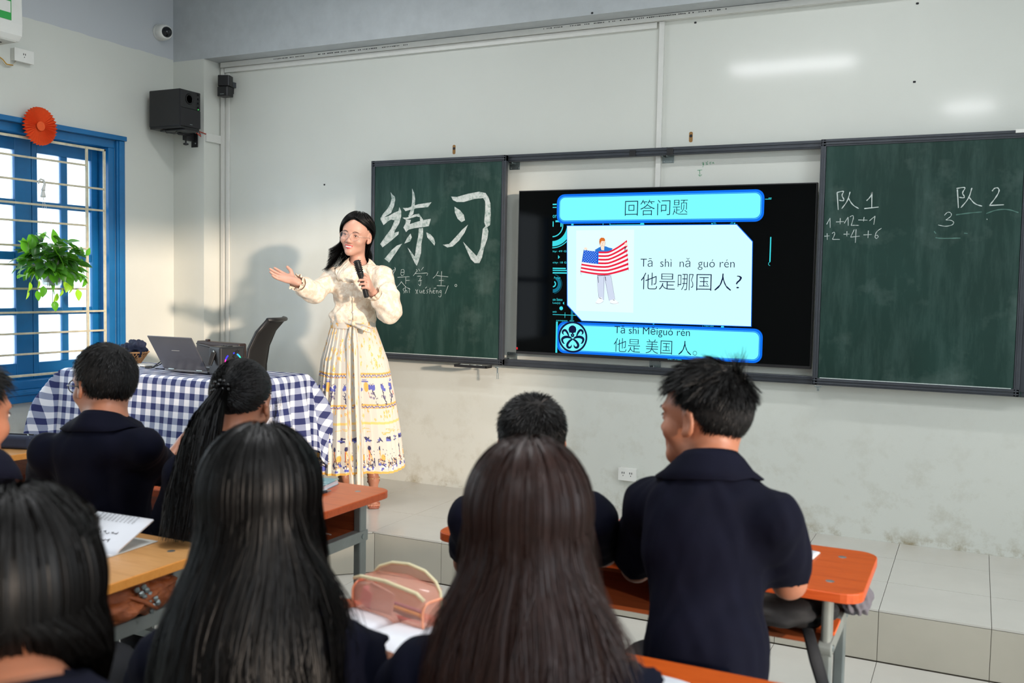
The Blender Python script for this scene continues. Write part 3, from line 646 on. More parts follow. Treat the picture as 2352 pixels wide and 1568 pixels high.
def inkl(mb):
    for s_ in ([(510,366),(522,370)],[(530,370),(545,366)],[(527,375),(525,388)],[(517,398),(535,398)],[(478,680),(476,760),(490,900)],[(540,700),(540,930)],[(548,690),(590,930)],[(608,682),(650,925)],[(460,955),(500,965),(537,940)],[(600,955),(640,968),(686,952)],[(497,350),(500,395),(515,410)],[(554,360),(552,392),(540,410)],[(315,655),(322,685)],[(782,640),(778,615)],[(347,432),(312,650)],[(752,385),(782,645)]):
        stroke(mb, [ZF(p) for p in s_], .0012, yf-.0012, 1)
    for s_ in ([(355,430),(378,445)],[(745,410),(742,450)],[(752,410),(750,445)],[(495,905),(520,915)],[(630,925),(645,930)],[(505,430),(510,440)],[(478,690),(600,686)],[(555,700),(562,740)],[(484,700),(488,760)]): stroke(mb, [ZF(p) for p in s_], .0034, yf-.0012, 1)
SP('drawing_ink', EM['ink'], 0, inkl)['kind'] = 'stuff'
for P in ([(347,430),(355,415),(375,418),(382,430),(365,440)], [(742,375),(755,365),(770,380),(765,402),(748,402)]): FP(P, 'skin', yf-.0014, 'drawn_hand')
# round skull and tentacle emblem
c0 = ZF((238, 1287)); R0 = abs(ZF((380, 1287))[0]-c0[0])
SP('emblem_ring', EM['navy'], 0, lambda mb: (arc(mb, c0, R0*.88, R0, 0, 360, yt-.0004, 48)))
SP('emblem_ground', EM['cyan'], 0, lambda mb: arc(mb, c0, 0, R0*.9, 0, 360, yt-.0002, 48))
def emb(mb):
    for s_, w in (([(236,1215),(236,1216)], 0), ):
        pass
    poly_on(mb, [ZF(p) for p in ((197,1215),(203,1192),(220,1177),(236,1173),(252,1177),(268,1192),(273,1215),(266,1245),(254,1255),(250,1283),(236,1288),(222,1283),(218,1255),(206,1245))], yt-.0006)
    for sgn in (1, -1):
        for path, w in (([(200,1278),(188,1245),(165,1215),(140,1228),(140,1252),(152,1262)], .0105), ([(228,1300),(200,1285),(160,1285),(130,1305),(145,1345),(160,1350)], .012), ([(238,1305),(205,1325),(180,1365),(195,1392),(222,1385),(226,1362)], .0115)):
            q = [(238+(p[0]-238)*sgn, p[1]) for p in path]; P = [Vector((ZF(p)[0], 0, ZF(p)[1])) for p in q]
            for _ in range(3):
                Q = [P[0]]
                for a, b in zip(P[:-1], P[1:]): Q += [a*.75+b*.25, a*.25+b*.75]
                P = Q+[P[-1]]
            n = len(P); vs = []
            for i, p in enumerate(P):
                t = (P[min(i+1, n-1)]-P[max(i-1, 0)]).normalized(); f = i/(n-1); s = Vector((-t.z, 0, t.x))*(w/2)*(.35+.9*math.sin(math.pi*min(1, f*1.15))**.8)
                vs += [(p.x+s.x, yt-.0007, p.z+s.z), (p.x-s.x, yt-.0007, p.z-s.z)]
            mb.add(vs, [(2*i, 2*i+1, 2*i+3, 2*i+2) for i in range(n-1)])
SP('emblem_figure', EM['navy'], 0, emb)
def eyes(mb):
    poly_on(mb, [ZF(p) for p in ((211,1240),(232,1250),(226,1258),(214,1255))], yt-.0009); poly_on(mb, [ZF(p) for p in ((263,1240),(242,1250),(248,1258),(260,1255))], yt-.0009)
    poly_on(mb, [ZF(p) for p in ((236,1262),(240,1270),(232,1270))], yt-.0009)
SP('emblem_eyes', EM['cyan'], 0, eyes)

# ------------------------------------------------------------------ wall devices
def at(px, py, y=None, x=None):
    return Vector(hit(px, py, 1, y)) if y is not None else Vector(hit(px, py, 0, x))
# air conditioner on the left wall
ac = thing('air_conditioner', 'white wall air conditioner with green label at the top left', 'air conditioner', at(49, 98, x=XL+.2))
a = at(49, 98, x=XL+.2); b = at(49, -150, x=XL+.2)
h = .29; ac.location = (XL, a.y, a.z)
P = [(.0, .0), (.19, -.0), (.215, .03), (.22, .09), (.215, .24), (.19, .285), (.0, .29)]
n = len(P); vs = [(x, 0, z) for x, z in P]+[(x, -.85, z) for x, z in P]
MB().add(vs, [tuple(range(n))[::-1], tuple(range(n, 2*n))]+[(i, (i+1) % n, n+(i+1) % n, n+i) for i in range(n)]).build('housing', M['white_plastic'], ac, bevel=.012, seg=4)
MB().bb((.02, -.83, -.004), (.19, -.02, .004)).build('air_outlet', mat('ac_outlet', (196, 196, 188), .5), ac, bevel=.002)
MB().bb((.221, -.20, .10), (.2225, -.075, .26)).build('energy_label', mat('green_label', (40, 160, 70), .5, var=0), ac)
MB().bb((.2215, -.195, .14), (.2230, -.08, .20)).build('label_print', M['white_plastic'], ac)
MB().box((.12, -.07, -.005), (.012, .012, .004)).build('sensor', M['dark'], ac)
# socket beside it with cable
def socket(name, label, loc, rz, n=1, w=.12, h=.07):
    t = thing(name, label, 'socket', loc, rz)
    MB().bb((-w/2, -.032, -h/2), (w/2, 0, h/2)).build('back_box', M['white_plastic'], t, bevel=.003)
    MB().bb((-w/2-.002, -.038, -h/2-.002), (w/2+.002, -.032, h/2+.002)).build('face_plate', M['white_plastic'], t, bevel=.0015)
    for k in range(n):
        cx = (k-(n-1)/2)*.045
        for dx, dz in ((-.006, .006), (.006, .006), (0, -.007), (-.006, .011), (.006, .011)):
            MB().box((cx+dx, -.0385, dz), (.0032, .002, .0055)).build('pin_hole', M['dark'], t)
    return t
p = at(46, 130, x=XL); socket('wall_socket', 'single white socket box under the air conditioner', (XL, p.y, p.z), math.radians(90), 1)
p = at(1445, 1087, YF); socket('wall_socket', 'double white socket low on the front wall', (p.x, YF, p.z), 0, 2, .10, .068)
pts = [at(*q, x=XL+.02) for q in ((-5, 125), (5, 140), (14, 150), (22, 151), (34, 146), (36, 140))]
tag(MB().tube(pts, .0035, 6).build('power_cable', mat('white_cable', (200, 196, 180), .5), smooth=True), 'white cable looping from the socket under the air conditioner', 'cable')
pts = [at(*q, x=XL+.025) for q in ((-5, 128), (6, 136), (15, 147), (30, 150))]
tag(MB().tube(pts, .003, 6).build('power_cable', mat('yellow_cable', (200, 150, 50), .5), smooth=True), 'thin yellow cable under the air conditioner', 'cable')
# dome camera
p = at(367, 75, x=XL+.01); dc = thing('security_camera', 'white dome security camera high in the left corner', 'camera', (XL, p.y, p.z))
ax = Vector((.95, -.28, -.12)).normalized()
MB().lathe([(.052, 0), (.054, .008), (.054, .024), (.05, .03)], axis=(1, 0, 0), n=28).build('mount', M['white_plastic'], dc, smooth=True)
MB().lathe([(.05, .0), (.053, .03), (.05, .06), (.044, .075), (.036, .082), (.034, .078)], c=(.02, 0, 0), axis=ax, n=32).build('dome_housing', M['white_plastic'], dc, smooth=True)
gb = NT('smoked_dome'); gb.set(Base_Color=rgb(22, 24, 28), Roughness=.08); MB().ball(Vector((.02, 0, 0))+ax*.078, .035, 20, 14).build('dome_glass', gb.m, dc, smooth=True)
MB().cyl(Vector((.02, 0, 0))+ax*.10, Vector((.02, 0, 0))+ax*.117, .011, 12).build('lens', M['black'], dc)
# subwoofer and bracket in the corner
p = at(462, 213, 4.83)
sw_w, sw_h, sw_d = .18, .25, .27
sub = thing('subwoofer', 'large black subwoofer on a bracket in the corner above the table', 'loudspeaker', (0, 0, 0))
c = Vector((-4.812, 4.75, at(415, 292, 4.66).z)); sub.location = c; sub.rotation_euler = (0, 0, math.radians(90))
SUBC = c
mb = MB().bb((-sw_w/2, -sw_d/2, .012), (sw_w/2, sw_d/2, sw_h)); mb.build('cabinet', M['black'], sub, bevel=.006)
MB().bb((-sw_w/2+.004, -sw_d/2+.004, 0), (sw_w/2-.004, sw_d/2-.004, .014)).build('base_plate', M['black'], sub, bevel=.002)
f = -sw_d/2
MB().bb((-sw_w/2+.003, f-.007, .014), (sw_w/2-.003, f, sw_h*.52)).build('front_panel', mat('speaker_cloth', (34, 34, 36), .8), sub, bevel=.003)
MB().bb((-sw_w/2+.003, f-.005, sw_h*.53), (sw_w/2-.003, f, sw_h-.003)).build('control_panel', M['black'], sub, bevel=.003)
MB().lathe([(.036, .001), (.033, .006), (.024, .001), (.018, -.02), (0, -.03)], c=(-.01, f-.004, sw_h*.77), axis=(0, -1, 0), n=26).build('bass_port', mat('port_black', (8, 8, 9), .5, var=0), sub, smooth=True)
for k in range(4): MB().lathe([(.007, 0), (.006, .009), (0, .01)], c=(.066, f-.005, sw_h*(.60+.11*k)), axis=(0, -1, 0), n=12).build('knob', M['black'], sub)
MB().box((.066, f-.007, sw_h*.55), (.004, .003, .004)).build('power_light', emit('green_led', (60, 230, 90), 2), sub)
MB().box((.0, f-.009, .03), (.022, .001, .003)).build('badge', M['steel'], sub)
bk = thing('speaker_bracket', 'black steel bracket with clamp knobs under the subwoofer', 'bracket', (SUBC.x+.02, SUBC.y, SUBC.z))
pb = at(450, 315, 4.90)
L = lambda v: Vector(v)-Vector(bk.location)
MB().box((.02, 0, -.008), (.22, .12, .010), 0).build('support_plate', M['black'], bk, bevel=.002)
w_ = at(448, 318, YP); e_ = L((w_.x, YP-.004, w_.z))
MB().box(e_+Vector((0, 0, 0)), (.055, .006, .12)).build('wall_plate', M['black'], bk, bevel=.001)
MB().tube([L((SUBC.x+.03, SUBC.y, SUBC.z-.02)), e_+Vector((-.01, -.02, .02))], .011, 4).bb(e_+Vector((-.035, -.075, -.02)), e_+Vector((.002, -.003, .045))).build('arm', M['black'], bk, bevel=.002)
MB().cyl(e_+Vector((-.03, -.05, -.02)), e_+Vector((-.03, -.05, -.035)), .005, 8).lathe([(.005, .0), (.018, .004), (.018, .014), (.0, .018)], c=e_+Vector((-.03, -.05, -.052)), n=7).build('clamp_knob', M['black'], bk)
for dz in (-.035, .035): MB().ball(e_+Vector((.012, -.005, dz)), .005).build('bolt', M['steel'], bk, smooth=True)
wr = NT('red_cable'); wr.base(rgb(170, 60, 45)); wr.set(Roughness=.5)
pr = at(468, 306, YP)
tag(MB().tube([(SUBC.x+.12, SUBC.y+.06, SUBC.z-.004), (SUBC.x+.13, SUBC.y+.10, SUBC.z-.03), (pr.x-.02, YP-.02, pr.z+.01), (XP+.01, YP+.01, pr.z-.005)], .0035, 6).build('speaker_cable', wr.m, smooth=True), 'reddish speaker cable from subwoofer to the pillar trunking', 'cable')
tag(MB().tube([(SUBC.x-.02, SUBC.y-.08, SUBC.z), (SUBC.x+.02, SUBC.y-.09, SUBC.z-.03), (SUBC.x+.06, SUBC.y-.06, SUBC.z-.028), (SUBC.x+.07, SUBC.y-.03, SUBC.z)], .003, 6).build('speaker_cable', M['black'], smooth=True), 'black cable loop hanging under the subwoofer', 'cable')
# two-piece satellite speaker
p0 = at(518, 200, 5.03); sp = thing('satellite_speaker', 'small two-part black speaker high beside the pillar', 'loudspeaker', (p0.x, 5.03, p0.z-.065), math.radians(8))
MB().prism(rrect(-.042, -.04, .042, .035, .012), 0, .063).build('lower_speaker', M['black'], sp, bevel=.003)
MB().prism([(c_*x-s_*y, s_*x+c_*y) for c_, s_ in [(math.cos(.25), math.sin(.25))] for x, y in rrect(-.042, -.04, .042, .035, .012)], .067, .138).build('upper_speaker', M['black'], sp, bevel=.003)
MB().bb((-.02, .03, .03), (.02, YF-5.03, .10)).build('wall_mount', M['black'], sp)
MB().box((.0, -.041, .012), (.03, .001, .004)).build('badge', M['steel'], sp)
q = at(541, 194, YF); MB().bb((q.x-.006, YF-.03, q.z-.025), (q.x+.006, YF, q.z+.01)).build('mount_bracket', M['alu'], sp).matrix_parent_inverse = sp.matrix_basis.inverted()
# paper rosette
pr = at(90, 290, x=XL+.05); R_ = .55*(at(90, 250, x=XL+.05).z-at(90, 331, x=XL+.05).z)
ro = thing('paper_rosette', 'pleated orange paper fan rosette on the window frame', 'decoration', (XL+.046, pr.y, pr.z))
n = 34; vs = [(.012, 0, 0)]; fs = []
for k in range(2*n):
    w = math.pi*k/n; rr = R_*(1 if k % 2 else .955); vs.append((.001 if k % 2 else .026, rr*math.cos(w), rr*math.sin(w))); vs.append((.006 if k % 2 else .012, R_*.2*math.cos(w), R_*.2*math.sin(w)))
for k in range(2*n): a = 1+2*k; b = 1+2*((k+1) % (2*n)); fs += [(a, b, b+1, a+1), (0, a+1, b+1)]
og = mat('orange_paper', (238, 92, 36), .75, var=.07, scale=40); MB().add(vs, fs).build('pleated_fan', og, ro)
MB().lathe([(R_*.24, .0), (R_*.24, .004), (0, .005)], c=(.016, 0, 0), axis=(1, 0, 0), n=26).build('centre_disc', og, ro)
# ------------------------------------------------------------------ teacher's table under its cloth
TX0, TX1, TY0, TY1, TZ = -4.55, -3.30, 3.67, 4.21, .955
tb = thing('teacher_table', 'teacher table hidden under the checked cloth', 'table', ((TX0+TX1)/2, (TY0+TY1)/2, PT))
hx, hy, hz = (TX1-TX0)/2, (TY1-TY0)/2, TZ-PT
wood2 = mat('pale_wood', (190, 150, 100), .5)
MB().bb((-hx+.01, -hy+.01, hz-.03), (hx-.01, hy-.01, hz-.004)).build('tabletop', wood2, tb, bevel=.003)
for sx_ in (-1, 1):
    for sy_ in (-1, 1): MB().box((sx_*(hx-.06), sy_*(hy-.06), (hz-.03)/2), (.04, .04, hz-.03)).build('leg', M['alu'], tb)
gm = NT('gingham_cloth'); at_ = gm.n('ShaderNodeAttribute', attribute_name='st'); sep = gm.n('ShaderNodeSeparateXYZ'); gm.l(at_.outputs['Vector'], sep.inputs[0])
def band(o): return gm.math('GREATER_THAN', gm.math('FRACT', gm.math('DIVIDE', o, .066)), .5)
u_, v_ = band(sep.outputs[0]), band(sep.outputs[1]); s2 = gm.math('MULTIPLY', gm.math('ADD', u_, v_), .5)
tw_ = gm.math('GREATER_THAN', gm.math('FRACT', gm.math('MULTIPLY', gm.math('ADD', sep.outputs[0], sep.outputs[1]), 300)), .5)
gm.base(gm.ramp(s2, [(0, rgb(228, 230, 238)), (.3, rgb(142, 150, 176)), (.8, rgb(28, 38, 92))], 'CONSTANT')); gm.set(Roughness=.75); gm.bump(gm.noise(3.5, 3, .5), .35, .02)
OV = .42; st = np.arange(-OV, 2*hx+OV+.001, .0125); tt = np.arange(-OV, 2*hy+OV+.001, .0125)
S_, T_ = np.meshgrid(st, tt, indexing='ij'); cx = np.clip(S_, 0, 2*hx); cy = np.clip(T_, 0, 2*hy); ex, ey = S_-cx, T_-cy; Lh = np.hypot(ex, ey)
ux = np.where(Lh > 0, ex/np.maximum(Lh, 1e-6), 0); uy = np.where(Lh > 0, ey/np.maximum(Lh, 1e-6), 0)
ang = np.arctan2(uy, ux); per = cx*1.0+cy*1.7+ang*.28
fold = (np.sin(per*19)+.6*np.sin(per*31+1.3)+.4*np.sin(per*11+.4))*.018
side = np.where(np.abs(ux) > .2, 1.0, .18)
corner = np.clip(np.abs(ux*uy)*2, 0, 1)*np.where(uy > 0, .45, 1)
out = .008+np.minimum(Lh, .03)*.4+Lh*(.10+.42*corner*(1-Lh*.9))+fold*side*np.minimum(Lh/.25, 1)*1.6+corner*.05*np.sin(ang*9)*np.minimum(Lh/.2, 1)
drop = np.where(Lh > 0, np.sqrt(np.maximum(Lh**2-(out-.01)**2*.7, 0)), 0)
X_ = TX0+cx+ux*out; Y_ = TY0+cy+uy*out; Z_ = TZ+.004-drop+.0012*np.sin(S_*40)*np.cos(T_*33)*(Lh == 0)
cl_o = npmesh('tablecloth', np.stack([X_, Y_, np.maximum(Z_, PT+.01)], -1).reshape(-1, 3), grid_faces(len(st), len(tt)), gm.m)
a = cl_o.data.attributes.new('st', 'FLOAT_VECTOR', 'POINT'); a.data.foreach_set('vector', np.stack([S_, T_+.012, S_*0], -1).astype(np.float32).ravel())
tag(cl_o, 'blue and white gingham cloth draped over the teacher table', 'tablecloth')
sm = cl_o.modifiers.new('thick', 'SOLIDIFY'); sm.thickness = .0015; sm.offset = 1
TZC = TZ+.0065
# laptop
lp = thing('laptop', 'open silver laptop on the gingham cloth', 'laptop', (-3.81, 3.835, TZC))
lid = mat('silver_lid', (118, 118, 122), .38, .6, var=.03)
MB().bb((-.155, .0, .004), (.155, .22, .017)).build('base', lid, lp, bevel=.004)
MB().bb((-.14, .03, .0172), (.14, .13, .0182)).build('keyboard', M['dark'], lp)
MB().bb((-.045, .145, .0172), (.045, .205, .0180)).build('touchpad', mat('pad', (150, 154, 160), .3), lp)
Lr = Matrix.Rotation(math.radians(33), 3, 'X'); mid = Vector((0, 0, .018))+Lr @ Vector((0, 0, .108))
MB().box(mid, (.312, .006, .216), Lr).build('lid', lid, lp, bevel=.002)
MB().box(mid+Lr @ Vector((0, .0036, .004)), (.296, .001, .19), Lr).build('display', emit('laptop_display', (40, 60, 120), .5), lp)
MB().box(mid+Lr @ Vector((.0, -.0034, .02)), (.055, .0006, .0015), Lr).build('lid_mark', M['white_plastic'], lp)
for x in (-.10, .10): MB().cyl((x-.02, .0, .016), (x+.02, .0, .016), .006, 10).build('hinge', M['steel'], lp)
for k in range(3): MB().box((.1555, .04+.02*k, .009), (.001, .011, .004)).build('port', M['dark'], lp)
# box speaker with ring light
bs = thing('portable_speaker', 'black portable box speaker with rainbow ring light on the table', 'loudspeaker', (-3.535, 3.85, TZC), math.radians(-16))
MB().bb((-.055, -.075, .004), (.055, .075, .155)).build('cabinet', M['black'], bs, bevel=.012, seg=4)
MB().bb((.054, -.062, .012), (.058, .062, .144)).build('front_grille', mat('grille_black', (22, 22, 24), .6, bump=.5, bscale=700), bs, bevel=.004)
for k in range(3): MB().bb((-.035+.025*k, -.014, .154), (-.017+.025*k, .014, .160)).build('button', M['black'], bs, bevel=.002)
for k in range(36):
    a0 = 10*k; hue = (k/36+.45) % 1; import colorsys
    if 80 < a0 < 130: continue
    cc = [v*255 for v in colorsys.hsv_to_rgb(hue, .75, 1)]
    if k % 4 == 0: RGm = emit('ring_glow', cc, 1.3)
    mb = MB()
    P = [(.0596, (.047+.004*s)*math.cos(math.radians(a)), .075+(.047+.004*s)*math.sin(math.radians(a))) for a, s in ((a0, -1), (a0+10, -1), (a0+10, 1), (a0, 1))]
    mb.add(P, [(0, 1, 2, 3)]).add([(p[0]+.0006, p[1], p[2]) for p in P], [(0, 1, 2, 3)]).build('ring_segment', RGm, bs)
MB().box((.0592, -.0, .075), (.001, .045, .0018), Matrix.Rotation(.5, 3, 'X')).build('ring_pointer', M['white_plastic'], bs)
MB().tube([(-.0, -.076, .125), (.0, -.086, .10), (.0, -.10, .06)], [.016, .015, .012], 4).tube([(.0, .076, .125), (.03, .083, .150), (.06, .02, .13), (.062, .0, .10)], .008, 4).build('strap', M['black'], bs, bevel=.001)
MB().ball((0, -.078, .128), (.006, .004, .009)).build('strap_rivet', M['steel'], bs, smooth=True)
MB().lathe([(.006, 0), (.005, .002), (0, .002)], c=(.058, .03, .138), axis=(1, 0, 0), n=10).build('jack', M['dark'], bs)
# handbag
hb = thing('handbag', 'dark brown flat leather handbag standing behind the black speaker', 'bag', (-3.835, 4.12, TZC))
leather = mat('dark_brown_leather', (46, 34, 32), .42, var=.15, bump=.3, bscale=90)
MB().add([(-.15, -.045, 0), (.16, -.045, 0), (.16, .045, 0), (-.15, .045, 0), (-.148, -.03, .155), (.168, -.03, .15), (.168, .03, .15), (-.148, .03, .155)], [(0, 3, 2, 1), (4, 5, 6, 7), (0, 1, 5, 4), (1, 2, 6, 5), (2, 3, 7, 6), (3, 0, 4, 7)]).build('bag_body', leather, hb, bevel=.008, seg=3)
MB().tube([(-.13, -.04, .14), (.0, -.050, .125), (.15, -.04, .135)], [.012, .02, .012], 6, flat=.4).build('flap', leather, hb, smooth=True)
MB().box((-.09, 0, .158), (.022, .02, .012)).build('handle_stub', leather, hb, bevel=.003)
tag(MB().prism(rrect(-4.215, 4.12, -4.15, 4.19, .01), TZC, TZC+.105).build('white_box', M['white_plastic'], bevel=.004), 'small white box standing behind the laptop lid', 'box')
# basket
bc = Vector((-4.46, 4.06, TZC)); bk_ = thing('wicker_basket', 'small round woven rattan basket at the window end of the table', 'basket', bc)
ratt = mat('rattan', (206, 150, 96), .6, var=.2, scale=60); mb = MB()
def bw(a, f): r = .052+.045*f; return (r*math.cos(a), r*math.sin(a), .004+.066*f)
for k in range(30):
    for sg in (1, -1): mb.tube([bw(2*math.pi*k/30+sg*f*.5, f) for f in (0, .33, .66, 1)], .0026, 4)
mb.build('basket_weave', ratt, bk_)
MB().tube([bw(a*math.pi/16, 1.0) for a in range(33)], .005, 6).build('rim', ratt, bk_, smooth=True)
MB().lathe([(.0, .002), (.054, .003), (.056, .008)], n=20).build('basket_base', ratt, bk_)
def lump(name, c, r, m, seed, amp=.3, n=26):
    rg = np.random.default_rng(seed); u, v = np.meshgrid(np.linspace(0, math.pi, n), np.linspace(0, 2*math.pi, 2*n, endpoint=False), indexing='ij')
    d = np.stack([np.sin(u)*np.cos(v), np.sin(u)*np.sin(v), np.cos(u)], -1); k = np.ones(u.shape)
    for _ in range(9):
        w = rg.normal(size=3)*3.2; k += amp/3*np.abs(np.sin(d @ w+rg.uniform(0, 6)))-amp/6
    P = d*k[..., None]*np.array(r)+np.array(c); return npmesh(name, P.reshape(-1, 3), grid_faces(n, 2*n, True), m)
navycl = mat('navy_cloth', (30, 38, 62), .85, var=.1)
tag(lump('crumpled_cloth', (bc.x+.025, bc.y, TZC+.09), (.055, .05, .036), navycl, 5, .7), 'crumpled dark blue cloth heaped in the rattan basket', 'cloth')
mb = MB(); q = Vector((-4.13, 3.90, TZC+.004))
mb.tube([q+Vector(v) for v in ((-.12, .03, 0), (-.05, .02, 0), (0, 0, 0), (.03, .04, .02), (.045, .05, .05), (.02, .06, .04), (-.01, .02, .002), (.05, -.01, 0), (.12, -.01, 0))], .0028, 6)
mb.tube([q+Vector(v) for v in ((-.02, -.02, .003), (.02, -.01, .006), (.03, -.03, .004), (-.01, -.035, .003), (-.03, -.02, .006), (.01, -.005, .01))], .003, 6)
tag(mb.build('laptop_cable', M['black'], smooth=True), 'thin black cable coiled on the cloth left of the laptop', 'cable')
tag(MB().bb((-4.34, 3.95, TZC), (-4.24, 4.03, TZC+.012)).build('small_notebook', M['white_plastic'], bevel=.002), 'small pale notebook lying flat between basket and laptop', 'notebook')
# office chair
oc = thing('office_chair', 'black office chair with curved backrest between table and wall', 'chair', (-4.07, 4.63, PT), math.radians(24))
P = []; prof = [(.10, .50), (.085, .60), (.085, .72), (.105, .84), (.15, .94), (.215, 1.015)]
prof = [(a, b) for a, b in prof]
def panel_mesh(off, wd, th, zsc=1):
    mb = MB(); n_ = 9
    vs = []
    for a, b in prof:
        for k in range(n_):
            t_ = k/(n_-1)*2-1; vs.append((a-.05*t_*t_*1.0+off, t_*wd/2*(1-.12*max(0, (b-.8)/.2)), b))
    m_ = len(prof)
    mb.add(vs, [(i*n_+k, i*n_+k+1, (i+1)*n_+k+1, (i+1)*n_+k) for i in range(m_-1) for k in range(n_-1)]); return mb
o = panel_mesh(0, .40, .01).build('backrest_mesh', mat('black_mesh_cloth', (16, 16, 18), .85, var=.1), oc, smooth=True); q = o.modifiers.new('t', 'SOLIDIFY'); q.thickness = .012
mb = MB()
for sg in (-1, 1): mb.tube([(a-.045, sg*.20*(1-.12*max(0, (b-.8)/.2)), b) for a, b in prof], .013, 8)
mb.tube([(prof[-1][0]-.05*t_*t_+.0, t_*.178, prof[-1][1]) for t_ in (-1, -.5, 0, .5, 1)], .014, 8)
mb.build('backrest_frame', M['black'], oc, smooth=True)
MB().prism(rrect(-.26, -.23, .18, .23, .06), .43, .49).build('seat', M['black'], oc, bevel=.02, seg=3)
MB().cyl((-.02, 0, .10), (-.02, 0, .43), .025, 14).build('gas_lift', M['black'], oc)
MB().tube([(.0, 0, .44), (.12, 0, .44), (.11, 0, .60)], .018, 8).build('back_support', M['black'], oc, smooth=True)
for k in range(5):
    a = k*2*math.pi/5+.3; e_ = Vector((math.cos(a)*.26-.02, math.sin(a)*.26, .07)); MB().tube([(-.02, 0, .11), e_], [.022, .014], 6).build('base_arm', M['black'], oc)
    MB().cyl(e_+Vector((0, -.012, -.038)), e_+Vector((0, .012, -.038)), .026, 14).build('castor', M['black'], oc)

# ------------------------------------------------------------------ hanging plant
pc = Vector((-4.86, 3.845, 1.50))
pl = thing('hanging_plant', 'bushy green pothos hanging in a clear pot before the window', 'plant', pc)
pot = NT('clear_pot'); pot.set(Base_Color=rgb(215, 225, 225), Roughness=.12, Transmission_Weight=.8, IOR=1.25)
MB().lathe([(.035, -.09), (.05, -.085), (.062, -.02), (.075, .06), (.078, .062), (.074, .055), (.058, -.02), (.046, -.078), (0, -.08)], n=24).build('pot', pot.m, pl, smooth=True)
MB().lathe([(.0, -.075), (.045, -.07), (.062, .03), (0, .035)], n=16).build('soil', mat('plant_roots', (150, 150, 132), .9, var=.3, scale=60), pl, smooth=True)
hk = at(98, 418, x=-4.99)-pc
MB().tube([hk+Vector(v) for v in ((0, -.028, -.012), (0, -.026, .004), (.0, -.012, .016), (0, .006, .012), (0, .014, -.01), (0, .006, -.035), (0, .002, -.05))], [.005, .005, .006, .006, .007, .009, .012], 8).lathe([(.012, -.09), (.016, -.085), (.008, -.05)], c=hk+Vector((0, .002, 0)), n=10).build('hook', M['white_plastic'], pl, smooth=True)
for a in (0.3, 2.4, 4.5):
    MB().tube([hk+Vector((0, .002, -.09)), (.075*math.cos(a), .075*math.sin(a), .06)], .0011, 4).build('string', M['white_plastic'], pl)
n_ = 9; vs = []; fs = []
for i in range(n_):
    t_ = i/(n_-1); w = .5*math.sin(math.pi*min(1, t_**.72))**.8*(1.02-t_*.2); y_l = t_*1.05-.02
    fold_ = .16*w
    for s_ in (-1, -.5, 0, .5, 1): vs.append((s_*w*.82, y_l-(.10 if i == 0 and s_ else 0)*abs(s_)-.10*abs(s_)*(1-t_)**2, abs(s_)*fold_*1.2-.22*t_*t_))
fs = [(i*5+k, i*5+k+1, (i+1)*5+k+1, (i+1)*5+k) for i in range(n_-1) for k in range(4)]
greens = []
for k, (c_, v) in enumerate((((44, 92, 34), 0), ((66, 124, 40), 0), ((110, 176, 48), 0))):
    g = NT('leaf_green_%d' % k); g.base(g.ramp(g.noise(2.5, 3), [(.3, tuple(q*.8 for q in rgb(*c_)[:3])+(1,)), (.7, rgb(*c_))])); g.set(Roughness=.32, Subsurface_Weight=0); g.b.inputs['Transmission Weight'].default_value = 0
    tl = g.n('ShaderNodeBsdfTranslucent'); tl.inputs[0].default_value = rgb(min(255, c_[0]*2.0), min(255, c_[1]*1.7), c_[2]); mx = g.n('ShaderNodeMixShader'); mx.inputs[0].default_value = .35
    out_ = g.t.nodes['Material Output']; g.l(g.b.outputs[0], mx.inputs[1]); g.l(tl.outputs[0], mx.inputs[2]); g.l(mx.outputs[0], out_.inputs[0])
    me = bpy.data.meshes.new('leaf'); me.from_pydata(vs, [], fs); me.materials.append(g.m); me.shade_smooth(); greens.append(me)
vine = MB()
def add_leaf(p, d, size, k, up=None):
    o = bpy.data.objects.new('leaf', greens[k]); d = d.normalized(); u = up or Vector((0, 0, 1)); x = d.cross(u)
    if x.length < .05: x = Vector((1, 0, 0))
    x.normalize(); z = x.cross(d); Mx = Matrix((x, d, z)).transposed().to_4x4() @ Matrix.Rotation(random.uniform(-.7, .7), 4, 'Y')
    o.matrix_basis = Matrix.Translation(p) @ Mx @ Matrix.Scale(size, 4); link(o, pl)
random.seed(11)
for i in range(215):
    a = random.uniform(0, 2*math.pi); e_ = math.asin(random.uniform(-.55, 1)); r = random.uniform(.45, 1)
    d = Vector((math.cos(a)*math.cos(e_)*.62, math.sin(a)*math.cos(e_), math.sin(e_)*.9))
    p = Vector((0, 0, .04))+Vector((d.x*.17, d.y*.20, d.z*.17))*r
    if p.x < -.10: p.x = -.10
    dd = Vector((d.x, d.y, d.z*.4-.35))+Vector([random.uniform(-.5, .5) for _ in range(3)])
    dd.x = max(dd.x, -.2) if p.x < -.05 else dd.x
    add_leaf(p, dd, random.uniform(.055, .082), 0 if e_ > -.1 and random.random() < .7 else 1)
    if i % 3 == 0: vine.tube([(0, 0, .03), (p.x*.5, p.y*.5, p.z*.7+.03), p], .0016, 4)
